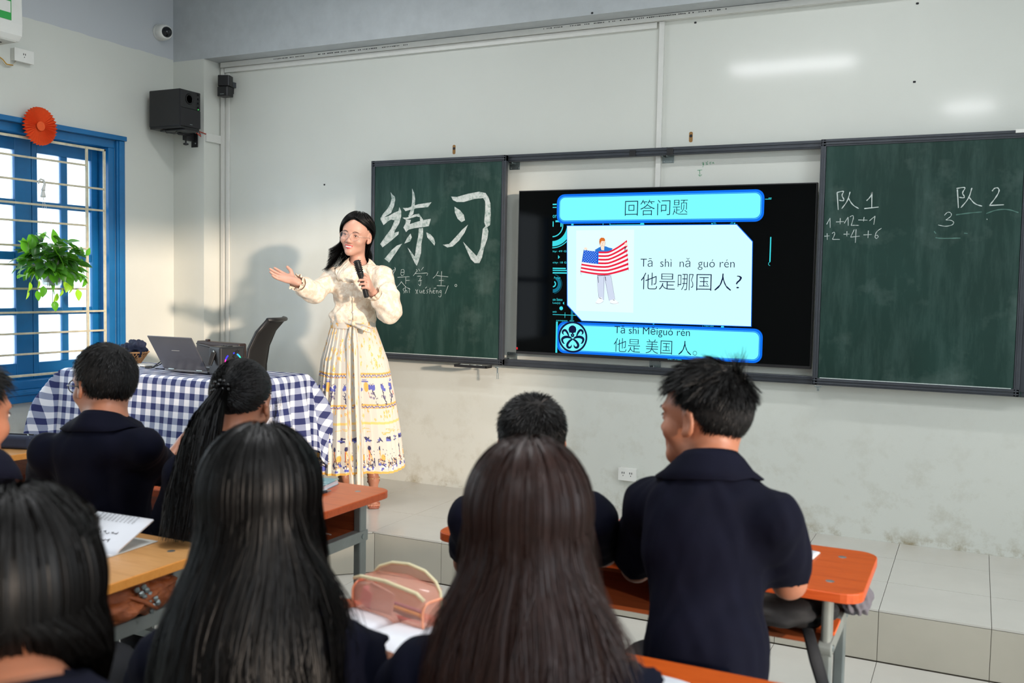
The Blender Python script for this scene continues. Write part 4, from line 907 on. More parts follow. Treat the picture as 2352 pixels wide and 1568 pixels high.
for (dy, dz, L_) in ((-.02, -.19, 3), (-.17, -.13, 2), (.12, -.11, 3), (.18, -.05, 2), (-.12, -.12, 3), (.05, -.12, 3), (-.05, -.10, 3), (.21, .10, 2), (-.17, .16, 2)):
    pts = [Vector((.02, 0, .03)), Vector((.03, dy*.7, .02 if dz < 0 else .1)), Vector((.03, dy, dz*.6)), Vector((.03, dy*1.03, dz))]
    vine.tube(pts, .0016, 4)
    for k in range(L_):
        f_ = (k+1)/L_; p = (pts[2].lerp(pts[3], f_)+Vector((random.uniform(-.02, .03), random.uniform(-.03, .03), random.uniform(-.01, .03)))) if dz < 0 else pts[1].lerp(pts[3], f_)
        add_leaf(p, Vector((.2, random.uniform(-.6, .6), -1 if dz < 0 else .8)), random.uniform(.038, .058), 2 if dz < -.1 and random.random() < .75 else 1, Vector((1, 0, .2)))
for dy, dz in ((-.17, .17), (-.13, .19), (.02, .23)): add_leaf(Vector((.0, dy, dz-.06)), Vector((0, random.uniform(-.2, .2), 1)), .07, 1, Vector((1, 0, 0)))
vine.build('vines', mat('vine_green', (96, 120, 60), .6), pl, smooth=True)

# ------------------------------------------------------------------ pupils' desks
def wood(name, c1, c2, rough=.28):
    n = NT(name); v = n.noise(3.2, 5, .65, stretch=(1.2, 14, 14)); n.base(n.ramp(v, [(.35, rgb(*c1)), (.5, rgb(*c2)), (.62, rgb(*c1))])); n.set(Roughness=rough); return n.m
M['orange_wood'] = wood('orange_laminate', (178, 74, 20), (194, 86, 28)); M['tan_wood'] = wood('tan_laminate', (206, 150, 92), (218, 163, 104)); M['edge_o'] = wood('orange_edge_band', (186, 74, 24), (198, 86, 34), .4)
M['edge_t'] = wood('tan_edge_band', (226, 146, 62), (232, 154, 70), .4); M['shelfwood'] = wood('shelf_laminate', (140, 70, 36), (160, 84, 46), .4)
M['leggrey'] = mat('grey_painted_steel', (142, 148, 144), .4, .2, var=.1, scale=10)
def desk(loc, label, W_=1.17, D_=.42, top='orange_wood', edge='edge_o', rz=0, r=.05, name='school_desk'):
    t = thing(name, label, 'desk', loc, rz, 'school desks')      # origin: front left corner on the floor
    tp = MB().prism(rrect(0, 0, W_, D_, r), .726, .75).build('tabletop', M[edge], t, bevel=.002)
    MB().prism(rrect(.002, .002, W_-.002, D_-.002, r), .7495, .7508).build('laminate', M[top], tp)
    for x in (.085, W_-.085):
        for y in (.09, D_-.09): MB().lathe([(0, .7512), (.009, .7514), (.011, .7508)], c=(x, y, 0), n=12).build('bolt', M['steel'], t)
    for x in (.085, W_-.085):
        for y in (.055, D_-.075): MB().prism(rrect(x-.014, y-.02, x+.014, y+.02, .005), .0, .60 if y < .1 else .724).build('leg', M['leggrey'], t)
        MB().prism(rrect(x-.012, .040, x+.012, .095, .01), .60, .724).build('upper_leg', M['leggrey'], t, bevel=.003)
        sd = 1 if x > .5 else -1
        m2 = Matrix(((0, 0, 1, 0), (1, 0, 0, 0), (0, 1, 0, 0), (0, 0, 0, 1)))
        MB().prism(rrect(.030, .575, D_-.05, .613, .018, rs=(.004, .018, .018, .004)), x-.016, x+.016, m2).build('side_rail', M['leggrey'], t, bevel=.002)
        for y in (.06, D_-.08): MB().lathe([(0, .004), (.008, .003), (.009, 0)], c=(x+sd*.016, y, .594), axis=(sd, 0, 0), n=10).build('bolt', M['steel'], t)
        MB().prism(rrect(.04, .0, D_-.06, .022, .004), x-.012, x+.012, m2).build('foot_rail', M['leggrey'], t)
    MB().bb((.10, .05, .600), (W_-.10, D_-.08, .612)).build('shelf', M['shelfwood'], t, bevel=.001)
    MB().bb((.10, D_-.092, .612), (W_-.10, D_-.078, .715)).build('back_panel', M['shelfwood'], t)
    MB().bb((.10, .06, .20), (W_-.10, .085, .225)).build('stretcher', M['leggrey'], t)
    return t
d1 = desk((-2.97, 2.36, 0), 'orange-topped desk in the front row nearest the teacher, blue book on it')
desk((-1.385, 2.355, 0), 'orange-topped desk in the front row where the tall boy leans')
d3 = desk((-2.97, 1.515, 0), 'tan-topped desk in the second row with an open notebook and tan bag', top='tan_wood', edge='edge_t', r=.004)
desk((-1.385, 1.34, 0), 'orange-topped desk in the second row carrying the pink pencil case')
desk((-4.62, 2.52, 0), 'tan-topped desk at the left edge with a dark pencil case', top='tan_wood', edge='edge_t', rz=math.radians(-6), r=.004)
def bench(x, y, lab, w=.40):
    t = thing('stool', lab, 'stool', (x, y, 0), group='stools under the pupils')
    MB().prism(rrect(-w/2, -.14, w/2, .14, .02), .425, .445).build('seat', M['shelfwood'], t, bevel=.003)
    for a in (-w/2+.03, w/2-.03):
        for b in (-.11, .11): MB().box((a, b, .2125), (.025, .025, .425)).build('leg', M['leggrey'], t)
    MB().bb((-w/2+.03, -.11, .15), (w/2-.03, -.09, .17)).build('stretcher', M['leggrey'], t)
# ---- things on the desks
paper = mat('white_paper', (232, 234, 240), .8, var=.02); inkm = mat('ink', (30, 30, 44), .7, var=0)
def open_book(loc, rz, label, w=.15, h=.21, lift=.0, lines=True, cover=None, th=.008, name='notebook', tilt=0):
    t = thing(name, label, 'notebook', loc, rz)
    for sg, nm in ((-1, 'left_page'), (1, 'right_page')):
        n_ = 9; vs = []
        for i in range(n_):
            f_ = i/(n_-1); z = th*(1-(f_**3)*.6)*math.sin(min(1, f_*6)*math.pi/2)
            a = tilt*(sg == (1 if tilt > 0 else -1))
            q_ = 1-math.exp(-3*f_) if a else 0; x_l = f_*w*math.cos(a); z += f_*w*abs(math.sin(a))*(.6+.4*q_)
            vs += [(sg*x_l, -h/2, z+.001), (sg*x_l, h/2, z+.001)]
        mb = MB().add(vs, [(2*i, 2*i+2, 2*i+3, 2*i+1) for i in range(n_-1)] if sg > 0 else [(2*i, 2*i+1, 2*i+3, 2*i+2) for i in range(n_-1)])
        o = mb.build(nm, paper, t, smooth=True); s_ = o.modifiers.new('t', 'SOLIDIFY'); s_.thickness = th*.8; s_.offset = -1
    MB().bb((-w-.002, -h/2-.002, 0), (w+.002, h/2+.002, .0012)).build('cover', cover or M['pvc'], t)
    return t
# blue book on desk 1, closed
bk1 = thing('exercise_book', 'closed teal exercise book with floral cover on the front left desk', 'book', (-2.10, 2.655, .7512), math.radians(12))
MB().bb((-.105, -.075, .0), (.105, .075, .016)).build('pages', paper, bk1, bevel=.001)
cv = NT('teal_cover'); f_ = cv.noise(26, 3, .5); cv.base(cv.ramp(f_, [(.30, rgb(236, 214, 120)), (.36, rgb(104, 158, 168)), (.60, rgb(96, 150, 162)), (.66, rgb(206, 226, 228))])); cv.set(Roughness=.35)
MB().bb((-.108, -.078, .016), (.108, .078, .0185)).bb((-.108, -.078, -.000), (.108, .078, .0012)).build('cover', cv.m, bk1, bevel=.0008)
def pen(loc, d, label, c=(60, 60, 66), L_=.14):
    t = thing('pen', label, 'pen', loc, math.atan2(d[1], d[0]))
    pb_ = NT('pen_barrel'); pb_.set(Base_Color=rgb(*c), Roughness=.2)
    MB().cyl((-L_/2, 0, .005), (L_/2-.02, 0, .005), .0048, 10).build('barrel', pb_.m, t, smooth=False)
    MB().cyl((L_/2-.02, 0, .005), (L_/2, 0, .005), .0045, 10, r2=.001).build('tip', M['steel'], t)
    MB().cyl((-.025, 0, .005), (.015, 0, .005), .0050, 10).build('print_band', M['white_plastic'], t)
    MB().bb((-L_/2, -.002, .0095), (-L_/2+.035, .002, .011)).build('clip', M['black'], t)
    return t
pen((-1.972, 2.565, .7512), (.25, .97), 'gel pen lying beside the teal exercise book')
nbk = open_book((-2.075, 1.735, .7522), math.radians(93), 'open ruled notebook with handwriting on the tan desk', w=.15, h=.20, tilt=.42, th=.008)
# lift the written far page
mb = MB(); random.seed(3)
for r_ in range(2):
    x = -.085+.02*r_
for (x0_, y0_, n_, s_) in ((.035, .065, 9, .006), (.062, .05, 8, .0055)):
    for k in range(n_): mb.box((x0_+random.uniform(-.003, .003), y0_-.0135*k, .0132), (s_*random.uniform(.8, 2.2), .0022, .0004), random.uniform(-1, 1)).box((x0_+random.uniform(-.004, .004), y0_-.0135*k+.004, .0132), (.002, s_*random.uniform(.8, 2), .0004), random.uniform(-.5, .5))
for k in range(10):
    for j in range(7): mb.box((.105+.0045*j*1.0, .07-.014*k, .0112), (.0012, .009*random.uniform(.5, 1), .0004))
v_ = []
for p in mb.v:
    f_ = p[0]/(.15*math.cos(.42)); v_.append((p[0], p[1], .008+f_*.15*math.sin(.42)*(.6+.4*(1-math.exp(-3*f_)))+.0022+(p[2]-.0125)*.5))
mb.v = v_
o = mb.build('handwriting', inkm, nbk); o['kind'] = 'stuff'
pen((-2.06, 1.665, .7635), (-.75, .35), 'blue pen lying on the open ruled notebook', (110, 120, 160))
open_book((-1.085, 1.60, .7522), math.radians(-18), 'open white notebook beside the pink pencil case', w=.14, h=.19, th=.014)
open_book((-.43, 1.53, .7522), math.radians(-10), 'open white notebook at the lower right desk edge', w=.16, h=.21, th=.016)
open_book((-.47, 2.60, .7522), math.radians(-6), 'white notebook half hidden by the tall boy on the front right desk', w=.10, h=.20, th=.005)
pk = thing('exercise_book', 'pink book with white page under a hand on the front right desk', 'book', (-.99, 2.66, .7512), math.radians(4))
MB().bb((-.15, -.09, 0), (.15, .09, .006)).build('cover', mat('pink_cover', (214, 120, 116), .5), pk, bevel=.001); MB().bb((-.02, -.085, .006), (.148, .05, .011)).build('pages', paper, pk, bevel=.001)
# clear plastic sleeve and scribbles on shelf of desk 1
sl = NT('plastic_sleeve'); sl.set(Base_Color=rgb(225, 228, 230), Roughness=.15, Transmission_Weight=.7, IOR=1.2)
mb = MB().add([(-2.16, 2.45, .613), (-2.00, 2.45, .613), (-1.99, 2.62, .618), (-2.16, 2.62, .655)], [(0, 1, 2, 3)])
o = mb.build('plastic_sleeve', sl.m); tag(o, 'crumpled clear plastic sleeve on the shelf of the front left desk', 'plastic sleeve')
mb = MB()
for (x, y) in ((-1.955, 2.60), (-1.965, 2.56), (-1.925, 2.53)):
    P = [Vector((x+.018*math.cos(a)*(1+.3*math.sin(3*a)), y+.013*math.sin(a*1.3), .6125)) for a in np.linspace(0, 6, 16)]
    mb.tube(P, .0009, 3)
o = mb.build('chalk_scribble', M['chalkline'], d1); o.matrix_parent_inverse = d1.matrix_basis.inverted()
# pencil case, clear pink
cs = thing('pencil_case', 'translucent pink zip pencil case on the second row desk', 'pencil case', (-1.085, 1.70, .7518), math.radians(-14))
pkc = NT('pink_clear_vinyl'); tr_ = pkc.n('ShaderNodeBsdfTransparent'); tr_.inputs[0].default_value = rgb(255, 222, 208); gl_ = pkc.n('ShaderNodeBsdfPrincipled', i_Base_Color=rgb(246, 190, 170), i_Roughness=.12); mx = pkc.n('ShaderNodeMixShader'); mx.inputs[0].default_value = .36
pkc.l(tr_.outputs[0], mx.inputs[1]); pkc.l(gl_.outputs[0], mx.inputs[2]); pkc.l(mx.outputs[0], pkc.t.nodes['Material Output'].inputs[0])
mb = MB(); P = []
def case_ring(f_, w, h_, zb): return [(f_, y, z) for y, z in rrect(-w/2, zb, w/2, h_, .022, 5)]
rings = []
for f_, w, h_ in ((-.110, .045, .045), (-.106, .065, .062), (-.09, .078, .082), (0, .084, .092), (.09, .078, .084), (.106, .065, .066), (.110, .045, .05)): rings.append(case_ring(f_, w, h_, .001))
k_ = len(rings[0]); vs = [p for r_ in rings for p in r_]
mb.add(vs, [(i*k_+j, i*k_+(j+1) % k_, (i+1)*k_+(j+1) % k_, (i+1)*k_+j) for i in range(len(rings)-1) for j in range(k_)]+[tuple(range(k_))[::-1], tuple((len(rings)-1)*k_+j for j in range(k_))])
mb.build('vinyl_body', pkc.m, cs, smooth=True)
edge = mat('peach_piping', (250, 170, 130), .4, var=.03); zipm = mat('cream_zip', (232, 220, 178), .6, var=.05)
for f_ in (-.108, .108): MB().tube([(f_, y, z) for y, z in rrect(-.034, .003, .034, .064, .02, 5)]+[(f_, .034-.0, .044)], .0028, 6).build('piping', edge, cs, smooth=True)
MB().tube([(-.11, -.028, .072), (-.08, -.036, .084), (.0, -.040, .091), (.09, -.034, .083), (.108, -.03, .07)], .004, 6).build('front_zip', zipm, cs, smooth=True)
MB().tube([(-.10, .02, .074), (-.085, .024, .092), (-.05, .028, .106), (.0, .03, .112), (.05, .03, .107), (.085, .027, .092), (.10, .025, .075), (.115, .015, .035), (.112, .0, .008)], .0038, 6).build('zip_flap_edge', zipm, cs, smooth=True)
fl_ = MB(); n_ = 12; vs = []
for i in range(n_+1):
    a = math.pi*i/n_; vs += [(-.10*math.cos(a)*.98, .028, .076+.034*math.sin(a)), (-.10*math.cos(a)*.98, .034, .078)]
fl_.add(vs, [(2*i, 2*i+1, 2*i+3, 2*i+2) for i in range(n_)]).build('back_flap', pkc.m, cs, smooth=True)
MB().box((-.03, -.022, .04), (.075, .004, .055), Matrix.Rotation(.15, 3, 'Y')).build('card', paper, cs)
MB().box((-.075, -.018, .035), (.036, .016, .04), Matrix.Rotation(.3, 3, 'Y')).build('eraser', mat('pink_eraser', (216, 170, 196), .6), cs, bevel=.004)
for k, c_ in enumerate(((190, 60, 80), (60, 60, 70), (240, 210, 90), (180, 150, 210))): MB().cyl((-.08+.01*k, -.01+.01*k, .010+.004*k), (.08-.01*k, -.015+.012*k, .012+.003*k), .004, 8).build('pen', mat('pen_col%d' % k, c_, .3, var=0), cs)
# dark pencil pouch on the left desk
pp = thing('pencil_pouch', 'dark navy zip pencil pouch on the desk at the left edge', 'pencil case', (-3.62, 2.64, .7518), math.radians(18))
MB().prism(rrect(-.13, -.04, .13, .04, .02), 0, .055).build('pouch_body', mat('dark_denim', (44, 52, 74), .8, bump=.3, bscale=300), pp, bevel=.014, seg=4)
MB().tube([(-.12, 0, .056), (.12, 0, .056)], .004, 6).build('zip', M['black'], pp); MB().tube([(.10, -.005, .058), (.125, -.03, .045)], .003, 6).build('zip_pull', M['steel'], pp)
# brown studded bag on the shelf of desk 3
lt = NT('tan_leather'); lt.base(lt.ramp(lt.noise(14, 6, .7), [(.3, rgb(120, 58, 26)), (.6, rgb(168, 90, 46)), (.8, rgb(188, 108, 60))])); lt.bump(lt.noise(55, 6, .65, stretch=(1, 1, 2.5)), .8, .006); lt.set(Roughness=.38)
lb = thing('leather_bag', 'crumpled tan leather bag with silver studs on the tan desk shelf', 'bag', (-1.98, 1.70, .6135))
def sheet(name, m, fn, par, nu=28, nv=28, th=.006):
    u, v = np.meshgrid(np.linspace(0, 1, nu), np.linspace(0, 1, nv), indexing='ij'); o = npmesh(name, np.stack(fn(u, v), -1).reshape(-1, 3), grid_faces(nu, nv), m, par)
    s_ = o.modifiers.new('t', 'SOLIDIFY'); s_.thickness = th; return o
b0 = lump('bag_body', (-.03, -.01, .054), (.17, .17, .06), lt.m, 21, .35, 34); b0.parent = lb
def clampz(o, lo, hi):
    n_ = len(o.data.vertices); v = np.empty(n_*3, np.float32); o.data.vertices.foreach_get('co', v); v = v.reshape(-1, 3); v[:, 2] = np.clip(v[:, 2], lo, hi); o.data.vertices.foreach_set('co', v.ravel()); o.data.update()
clampz(b0, .001, .108)
b1 = lump('bag_flap', (.07, -.05, .055), (.085, .12, .052), lt.m, 33, .3, 30); b1.parent = lb; clampz(b1, .001, .106)
b2 = lump('bag_strap', (.10, -.10, .030), (.03, .09, .022), lt.m, 35, .3, 22); b2.parent = lb; clampz(b2, .001, .1)
b3 = lump('side_pocket', (.115, .055, .055), (.04, .06, .045), lt.m, 37, .3, 22); b3.parent = lb; clampz(b3, .001, .1)
MB().tube([(.145, -.06, .085), (.158, -.03, .07), (.163, 0, .05), (.158, .03, .03)], [.010, .013, .013, .01], 8, flat=.5).build('stud_strap', lt.m, lb, smooth=True)
for k, (y, z) in enumerate(((-.028, .092), (-.010, .095), (-.018, .080), (.002, .083), (-.002, .066), (.016, .068), (.010, .052), (.028, .055), (.018, .038), (.036, .042), (.022, .024))):
    MB().lathe([(.0085, 0), (.007, .004), (0, .0075)], c=(.158+.004*math.sin(k), y, z), axis=(1, -.3, .2), n=6).build('stud', M['steel'], lb)
# backpacks and straps
bpk = mat('black_nylon', (20, 21, 24), .75, var=.1, bump=.4, bscale=160)
bp = thing('backpack', 'black backpack stuffed in the shelf of the front right desk', 'backpack', (-.48, 2.52, .6135))
o = lump('backpack_body', (0, -.02, .05), (.17, .14, .055), bpk, 41, .25); o.parent = bp; clampz(o, .0, .104)
MB().tube([(.14, -.14, .03), (.17, -.20, -.02), (.20, -.19, -.12), (.235, -.17, -.20), (.26, -.18, -.33), (.265, -.20, -.48)], [.014, .017, .016, .012, .016, .014], 8, flat=.3).build('shoulder_strap', bpk, bp, smooth=True)
MB().tube([(.215, -.18, -.15), (.245, -.20, -.17), (.235, -.19, -.20), (.21, -.18, -.18)], .009, 6).build('strap_buckle', M['black'], bp, smooth=True)
gb_ = lump('grey_jacket', (-.262, 2.66, .655), (.035, .05, .045), mat('grey_cloth', (106, 104, 112), .9, bump=.3, bscale=200), 8, .4); tag(gb_, 'grey cloth bundle at the end of the front right desk shelf', 'cloth'); clampz(gb_, .6135, .715)
tag(MB().bb((-.33, 2.45, .6135), (-.285, 2.56, .622)).build('orange_folder', mat('orange_folder', (226, 100, 40), .5)), 'corner of an orange folder under the black backpack', 'folder')
bg = thing('backpack', 'black bag hanging under the desk at the left edge', 'backpack', (-3.60, 2.56, .60))
o = lump('backpack_body', (-.02, -.02, -.02), (.14, .08, .12), bpk, 47, .2); o.parent = bg; clampz(o, -.2, .105)
bg2 = thing('backpack', 'black bag with loose cords on the floor under the tan desk', 'backpack', (-1.62, 1.62, 0)); o = lump('backpack_body', (0, .02, .11), (.14, .12, .11), bpk, 49, .3); o.parent = bg2; clampz(o, .001, .3)
MB().tube([(.08, -.08, .16), (.14, -.12, .10), (.10, -.17, .03), (.02, -.16, .01), (-.06, -.15, .03), (.02, -.12, .09)], .005, 6).tube([(-.1, -.05, .18), (-.12, -.12, .1), (-.05, -.18, .02), (.06, -.2, .01), (.14, -.16, .01)], .005, 6).build('cord', bpk, bg2, smooth=True)
tag(MB().cyl((-2.6, 3.72, .216), (-2.575, 3.73, .216), .005, 8).build('chalk_stub', M['chalkline']), 'stub of white chalk dropped on the floor', 'chalk')
# ------------------------------------------------------------------ figures: smooth distance fields turned into one continuous mesh
import openvdb
class SDF:
    def __init__(s, lo, hi, h):
        s.lo = np.array(lo, float); s.h = h; s.n = np.ceil((np.array(hi, float)-s.lo)/h).astype(int)+1
        s.D = np.full(s.n, .2, np.float32)
    def _w(s, lo, hi, m):
        a = np.maximum(np.floor((np.array(lo)-m-s.lo)/s.h).astype(int), 0); b = np.minimum(np.ceil((np.array(hi)+m-s.lo)/s.h).astype(int)+1, s.n)
        if (b <= a).any(): return None, None
        g = np.meshgrid(*[(s.lo[i]+s.h*np.arange(a[i], b[i])).astype(np.float32) for i in range(3)], indexing='ij')
        return tuple(slice(a[i], b[i]) for i in range(3)), g
    def _put(s, w, d, k, sub):
        A = s.D[w]
        if sub:
            h_ = np.clip(.5-.5*(A+d)/k, 0, 1); s.D[w] = A*(1-h_)-d*h_+k*h_*(1-h_)
        else:
            h_ = np.clip(.5+.5*(A-d)/k, 0, 1); s.D[w] = A*(1-h_)+d*h_-k*h_*(1-h_)
    def ell(s, c, r, k=.015, R=None, sub=False):
        c = np.array(c, float); r = np.array(r, float); q = np.full(3, r.max())
        w, g = s._w(c-q, c+q, k+3*s.h)
        if w is None: return s
        x, y, z = g[0]-c[0], g[1]-c[1], g[2]-c[2]
        if R is not None:
            R = np.array(R); x, y, z = R[0, 0]*x+R[1, 0]*y+R[2, 0]*z, R[0, 1]*x+R[1, 1]*y+R[2, 1]*z, R[0, 2]*x+R[1, 2]*y+R[2, 2]*z
        k0 = np.sqrt((x/r[0])**2+(y/r[1])**2+(z/r[2])**2); k1 = np.sqrt((x/r[0]**2)**2+(y/r[1]**2)**2+(z/r[2]**2)**2)+1e-9
        s._put(w, (k0*(k0-1)/k1).astype(np.float32), k, sub); return s
    def cap(s, a, b, ra, rb, k=.015, sub=False, flat=None):
        a = np.array(a, float); b = np.array(b, float); m = max(ra, rb)
        w, g = s._w(np.minimum(a, b)-m, np.maximum(a, b)+m, k+3*s.h)
        if w is None: return s
        ab = b-a; L = max(ab @ ab, 1e-9); px, py, pz = g[0]-a[0], g[1]-a[1], g[2]-a[2]
        t = np.clip((px*ab[0]+py*ab[1]+pz*ab[2])/L, 0, 1); dx, dy, dz = px-t*ab[0], py-t*ab[1], pz-t*ab[2]
        d = np.sqrt(dx*dx+dy*dy+dz*dz)
        if flat is not None:
            ax, f = flat; ax = np.array(ax, float); q = dx*ax[0]+dy*ax[1]+dz*ax[2]; d = np.sqrt(np.maximum(dx*dx+dy*dy+dz*dz-q*q, 0)+(q*f)**2)
        s._put(w, (d-(ra+(rb-ra)*t)).astype(np.float32), k, sub); return s
    def chain(s, P, r, k=.015, **kw):
        for i in range(len(P)-1): s.cap(P[i], P[i+1], r[i], r[i+1], k, **kw)
        return s
    def wave(s, amp, freq, seed, n=5, stretch=(1, 1, 1)):
        rg = np.random.default_rng(seed); g = np.meshgrid(*[(s.lo[i]+s.h*np.arange(s.n[i])).astype(np.float32) for i in range(3)], indexing='ij'); m = s.D < .05; acc = np.zeros(m.sum(), np.float32)
        for _ in range(n):
            w = rg.normal(size=3)*freq*np.array(stretch); acc += np.sin(g[0][m]*w[0]+g[1][m]*w[1]+g[2][m]*w[2]+rg.uniform(0, 6)+1.5*np.sin(g[0][m]*w[1]*.5+g[2][m]*w[0]*.4))
        s.D[m] += acc*amp/n*1.4; return s
    def cut(s, fn):
        g = np.meshgrid(*[(s.lo[i]+s.h*np.arange(s.n[i])).astype(np.float32) for i in range(3)], indexing='ij'); s.D = np.maximum(s.D, fn(*g).astype(np.float32)); return s
    def mesh(s, name, m, parent=None, smooth=1, iso=0.0):
        D = np.clip(s.D, -.15, .15); D[0], D[-1] = .15, .15; D[:, 0], D[:, -1] = .15, .15; D[:, :, 0], D[:, :, -1] = .15, .15
        gr_ = openvdb.FloatGrid(.15); gr_.copyFromArray(np.ascontiguousarray(D, dtype=np.float32)); v, q = gr_.convertToQuads(isovalue=iso)
        v = v*s.h+s.lo; f = q[:, ::-1].astype(np.int32) if FLIP else q.astype(np.int32)
        return npmesh(name, v, f, m, parent)
FLIP = False
def skin_mat(name, c, rough=.45):
    n = NT(name); n.base(n.ramp(n.noise(18, 3), [(.3, tuple(v*.93 for v in rgb(*c)[:3])+(1,)), (.7, rgb(*c))])); n.set(Roughness=rough, Subsurface_Weight=.12, Subsurface_Scale=.01); n.b.inputs['Subsurface Radius'].default_value = (1, .35, .2); return n.m
SKIN = skin_mat('skin', (176, 116, 88)); SKINF = skin_mat('fair_skin', (208, 160, 140))
polo = NT('navy_polo'); polo.base(polo.ramp(polo.noise(5, 3), [(.3, rgb(8, 10, 24)), (.7, rgb(12, 14, 31))])); polo.bump(polo.noise(900, 2), .3, .0006); polo.set(Roughness=.85, Sheen_Weight=.0); polo.b.inputs['Specular IOR Level'].default_value = .12; POLO = polo.m
TROU = mat('black_trousers', (22, 23, 28), .85, var=.1); SHOE = mat('dark_shoe', (30, 30, 34), .5)
def hair_mat(name, c, rough=.36, spec=.55):
    n = NT(name); n.base(n.ramp(n.noise(50, 2), [(.3, tuple(v*.7 for v in rgb(*c)[:3])+(1,)), (.7, rgb(*c))])); n.set(Roughness=rough); n.b.inputs['Specular IOR Level'].default_value = spec; return n.m
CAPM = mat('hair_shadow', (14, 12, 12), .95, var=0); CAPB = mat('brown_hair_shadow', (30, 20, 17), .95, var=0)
HAIR = hair_mat('black_hair', (10, 9, 9), .44, .22); BROWN = hair_mat('dark_brown_hair', (52, 28, 21), .42, .32)
DARKEYE = mat('dark_iris', (30, 20, 16), .15, var=0); SCLERA = mat('eye_white', (232, 228, 224), .25, var=0); BROW = mat('eyebrow', (48, 34, 30), .8, var=0)

def Rz(a): c, s_ = math.cos(a), math.sin(a); return np.array([[c, -s_, 0], [s_, c, 0], [0, 0, 1.0]])
def Rx(a): c, s_ = math.cos(a), math.sin(a); return np.array([[1, 0, 0], [0, c, -s_], [0, s_, c.real if False else c]])
def Ry(a): c, s_ = math.cos(a), math.sin(a); return np.array([[c, 0, s_], [0, 1, 0], [-s_, 0, c]])
class Head:
    "a head frame: x to the right, y forward (nose), z up; az is the compass direction of the face, 0 = +y, positive to +x"
    def __init__(s, c, az, pitch=0, roll=0, k=1.0): s.c = np.array(c, float); s.R = Rz(-math.radians(az)) @ Rx(math.radians(pitch)) @ Ry(math.radians(roll)); s.k = k
    def __call__(s, p): return s.c+s.R @ (np.array(p, float)*s.k)
    def many(s, P): return s.c+(np.asarray(P)*s.k) @ s.R.T
def head_sdf(S, H, female=False, smile=False):
    k = H.k; R = H.R
    E_ = lambda c, r, kk=.015, sub=False, Q=None: S.ell(H(c), np.array(r)*k, kk, R if Q is None else R @ Q, sub)
    E_((0, -.014, .030), (.077, .096, .090), .01); E_((0, .030, .020), (.064, .058, .075), .02)
    E_((0, .030, -.035), (.058, .056, .068), .02); E_((0, .052, -.088 if not female else -.084), (.034 if not female else .029, .032, .026), .025)
    for sx in (-1, 1):
        E_((sx*(.036 if female else .040), .052, -.030), (.026, .028, .026), .018); E_((sx*(.038 if female else .046), .008, -.066), (.016, .032, .022), .024)
        E_((sx*.031, .094, .003), (.016, .010, .011), .012, True)
        E_((sx*.032, .074, .022), (.024, .012, .006) if not female else (.020, .010, .004), .018)
        # ear
        Q = Rz(sx*.32) @ Rx(-.12)
        E_((sx*.080, -.006, -.004), (.0075, .018, .031), .006, False, Q); E_((sx*.087, -.004, .001), (.0065, .0105, .019), .004, True, Q); E_((sx*.077, .004, -.028), (.007, .008, .010), .006, False, Q)
        E_((sx*.012, .094, -.036), (.0085, .009, .007), .006)
        E_((sx*.031, .078, -.001), (.0135, .013, .0115), .004)
    S.cap(H((0, .086, .006)), H((0, .102, -.030)), (.0065 if female else .008)*k, (.0085 if female else .0105)*k, .012)
    E_((0, .102, -.033), (.0095, .0095, .008) if not female else (.0085, .0085, .007), .008)
    E_((0, .088, -.060), (.020, .009, .0055), .006); E_((0, .086, -.069), (.017, .009, .006), .005); E_((0, .076, -.094), (.018, .016, .016), .024)
    if smile:
        for sx in (-1, 1): E_((sx*.043, .066, -.030), (.018, .016, .015), .016)
def hand_sdf(S, wrist, palm_dir, normal, r=1.0, curl=.5, spread=.12, thumb=1, fingers=None):
    "palm from the wrist along palm_dir, palm facing normal; five separate fingers; returns finger tips"
    w = np.array(wrist, float); d = np.array(palm_dir, float); d /= np.linalg.norm(d); n = np.array(normal, float); n -= d*(n @ d); n /= np.linalg.norm(n); s_ = np.cross(d, n)*thumb
    pc = w+d*.045*r; F = np.stack([s_, d, n], 1)
    S.ell(pc, (.038*r, .048*r, .015*r), .012, F)
    S.cap(w-d*.02, w+d*.02, .024*r, .022*r, .015, flat=(n, 1.35))
    tips = []
    for i, (off, L_) in enumerate(((.029, .068), (.010, .077), (-.010, .070), (-.028, .055))):
        cc = fingers[i] if fingers is not None else curl
        a = w+d*(.078-.006*abs(i-1))*r+s_*off*r; ang = 0; p = a; dd = d+s_*(1.2-i)*spread; dd /= np.linalg.norm(dd); rr = .0092*r
        for j, f_ in enumerate((.45, .32, .23)):
            ang += cc*(.8 if j == 0 else 1.0); v = dd*math.cos(ang)+n*math.sin(ang); q = p+v*L_*f_*r; S.cap(p, q, rr, rr*.9, .003 if j else .006); p = q; rr *= .92
        tips.append(p)
    a = w+d*.02*r+s_*.026*r; v1 = d*.65+s_*.75+n*.25; v1 /= np.linalg.norm(v1); b = a+v1*.045*r; v2 = d*.85+s_*.35+n*(.2+curl*.5); v2 /= np.linalg.norm(v2); c = b+v2*.030*r
    S.cap(a, b, .0135*r, .0105*r, .010); S.cap(b, c, .0105*r, .0085*r, .004); tips.append(c); return tips
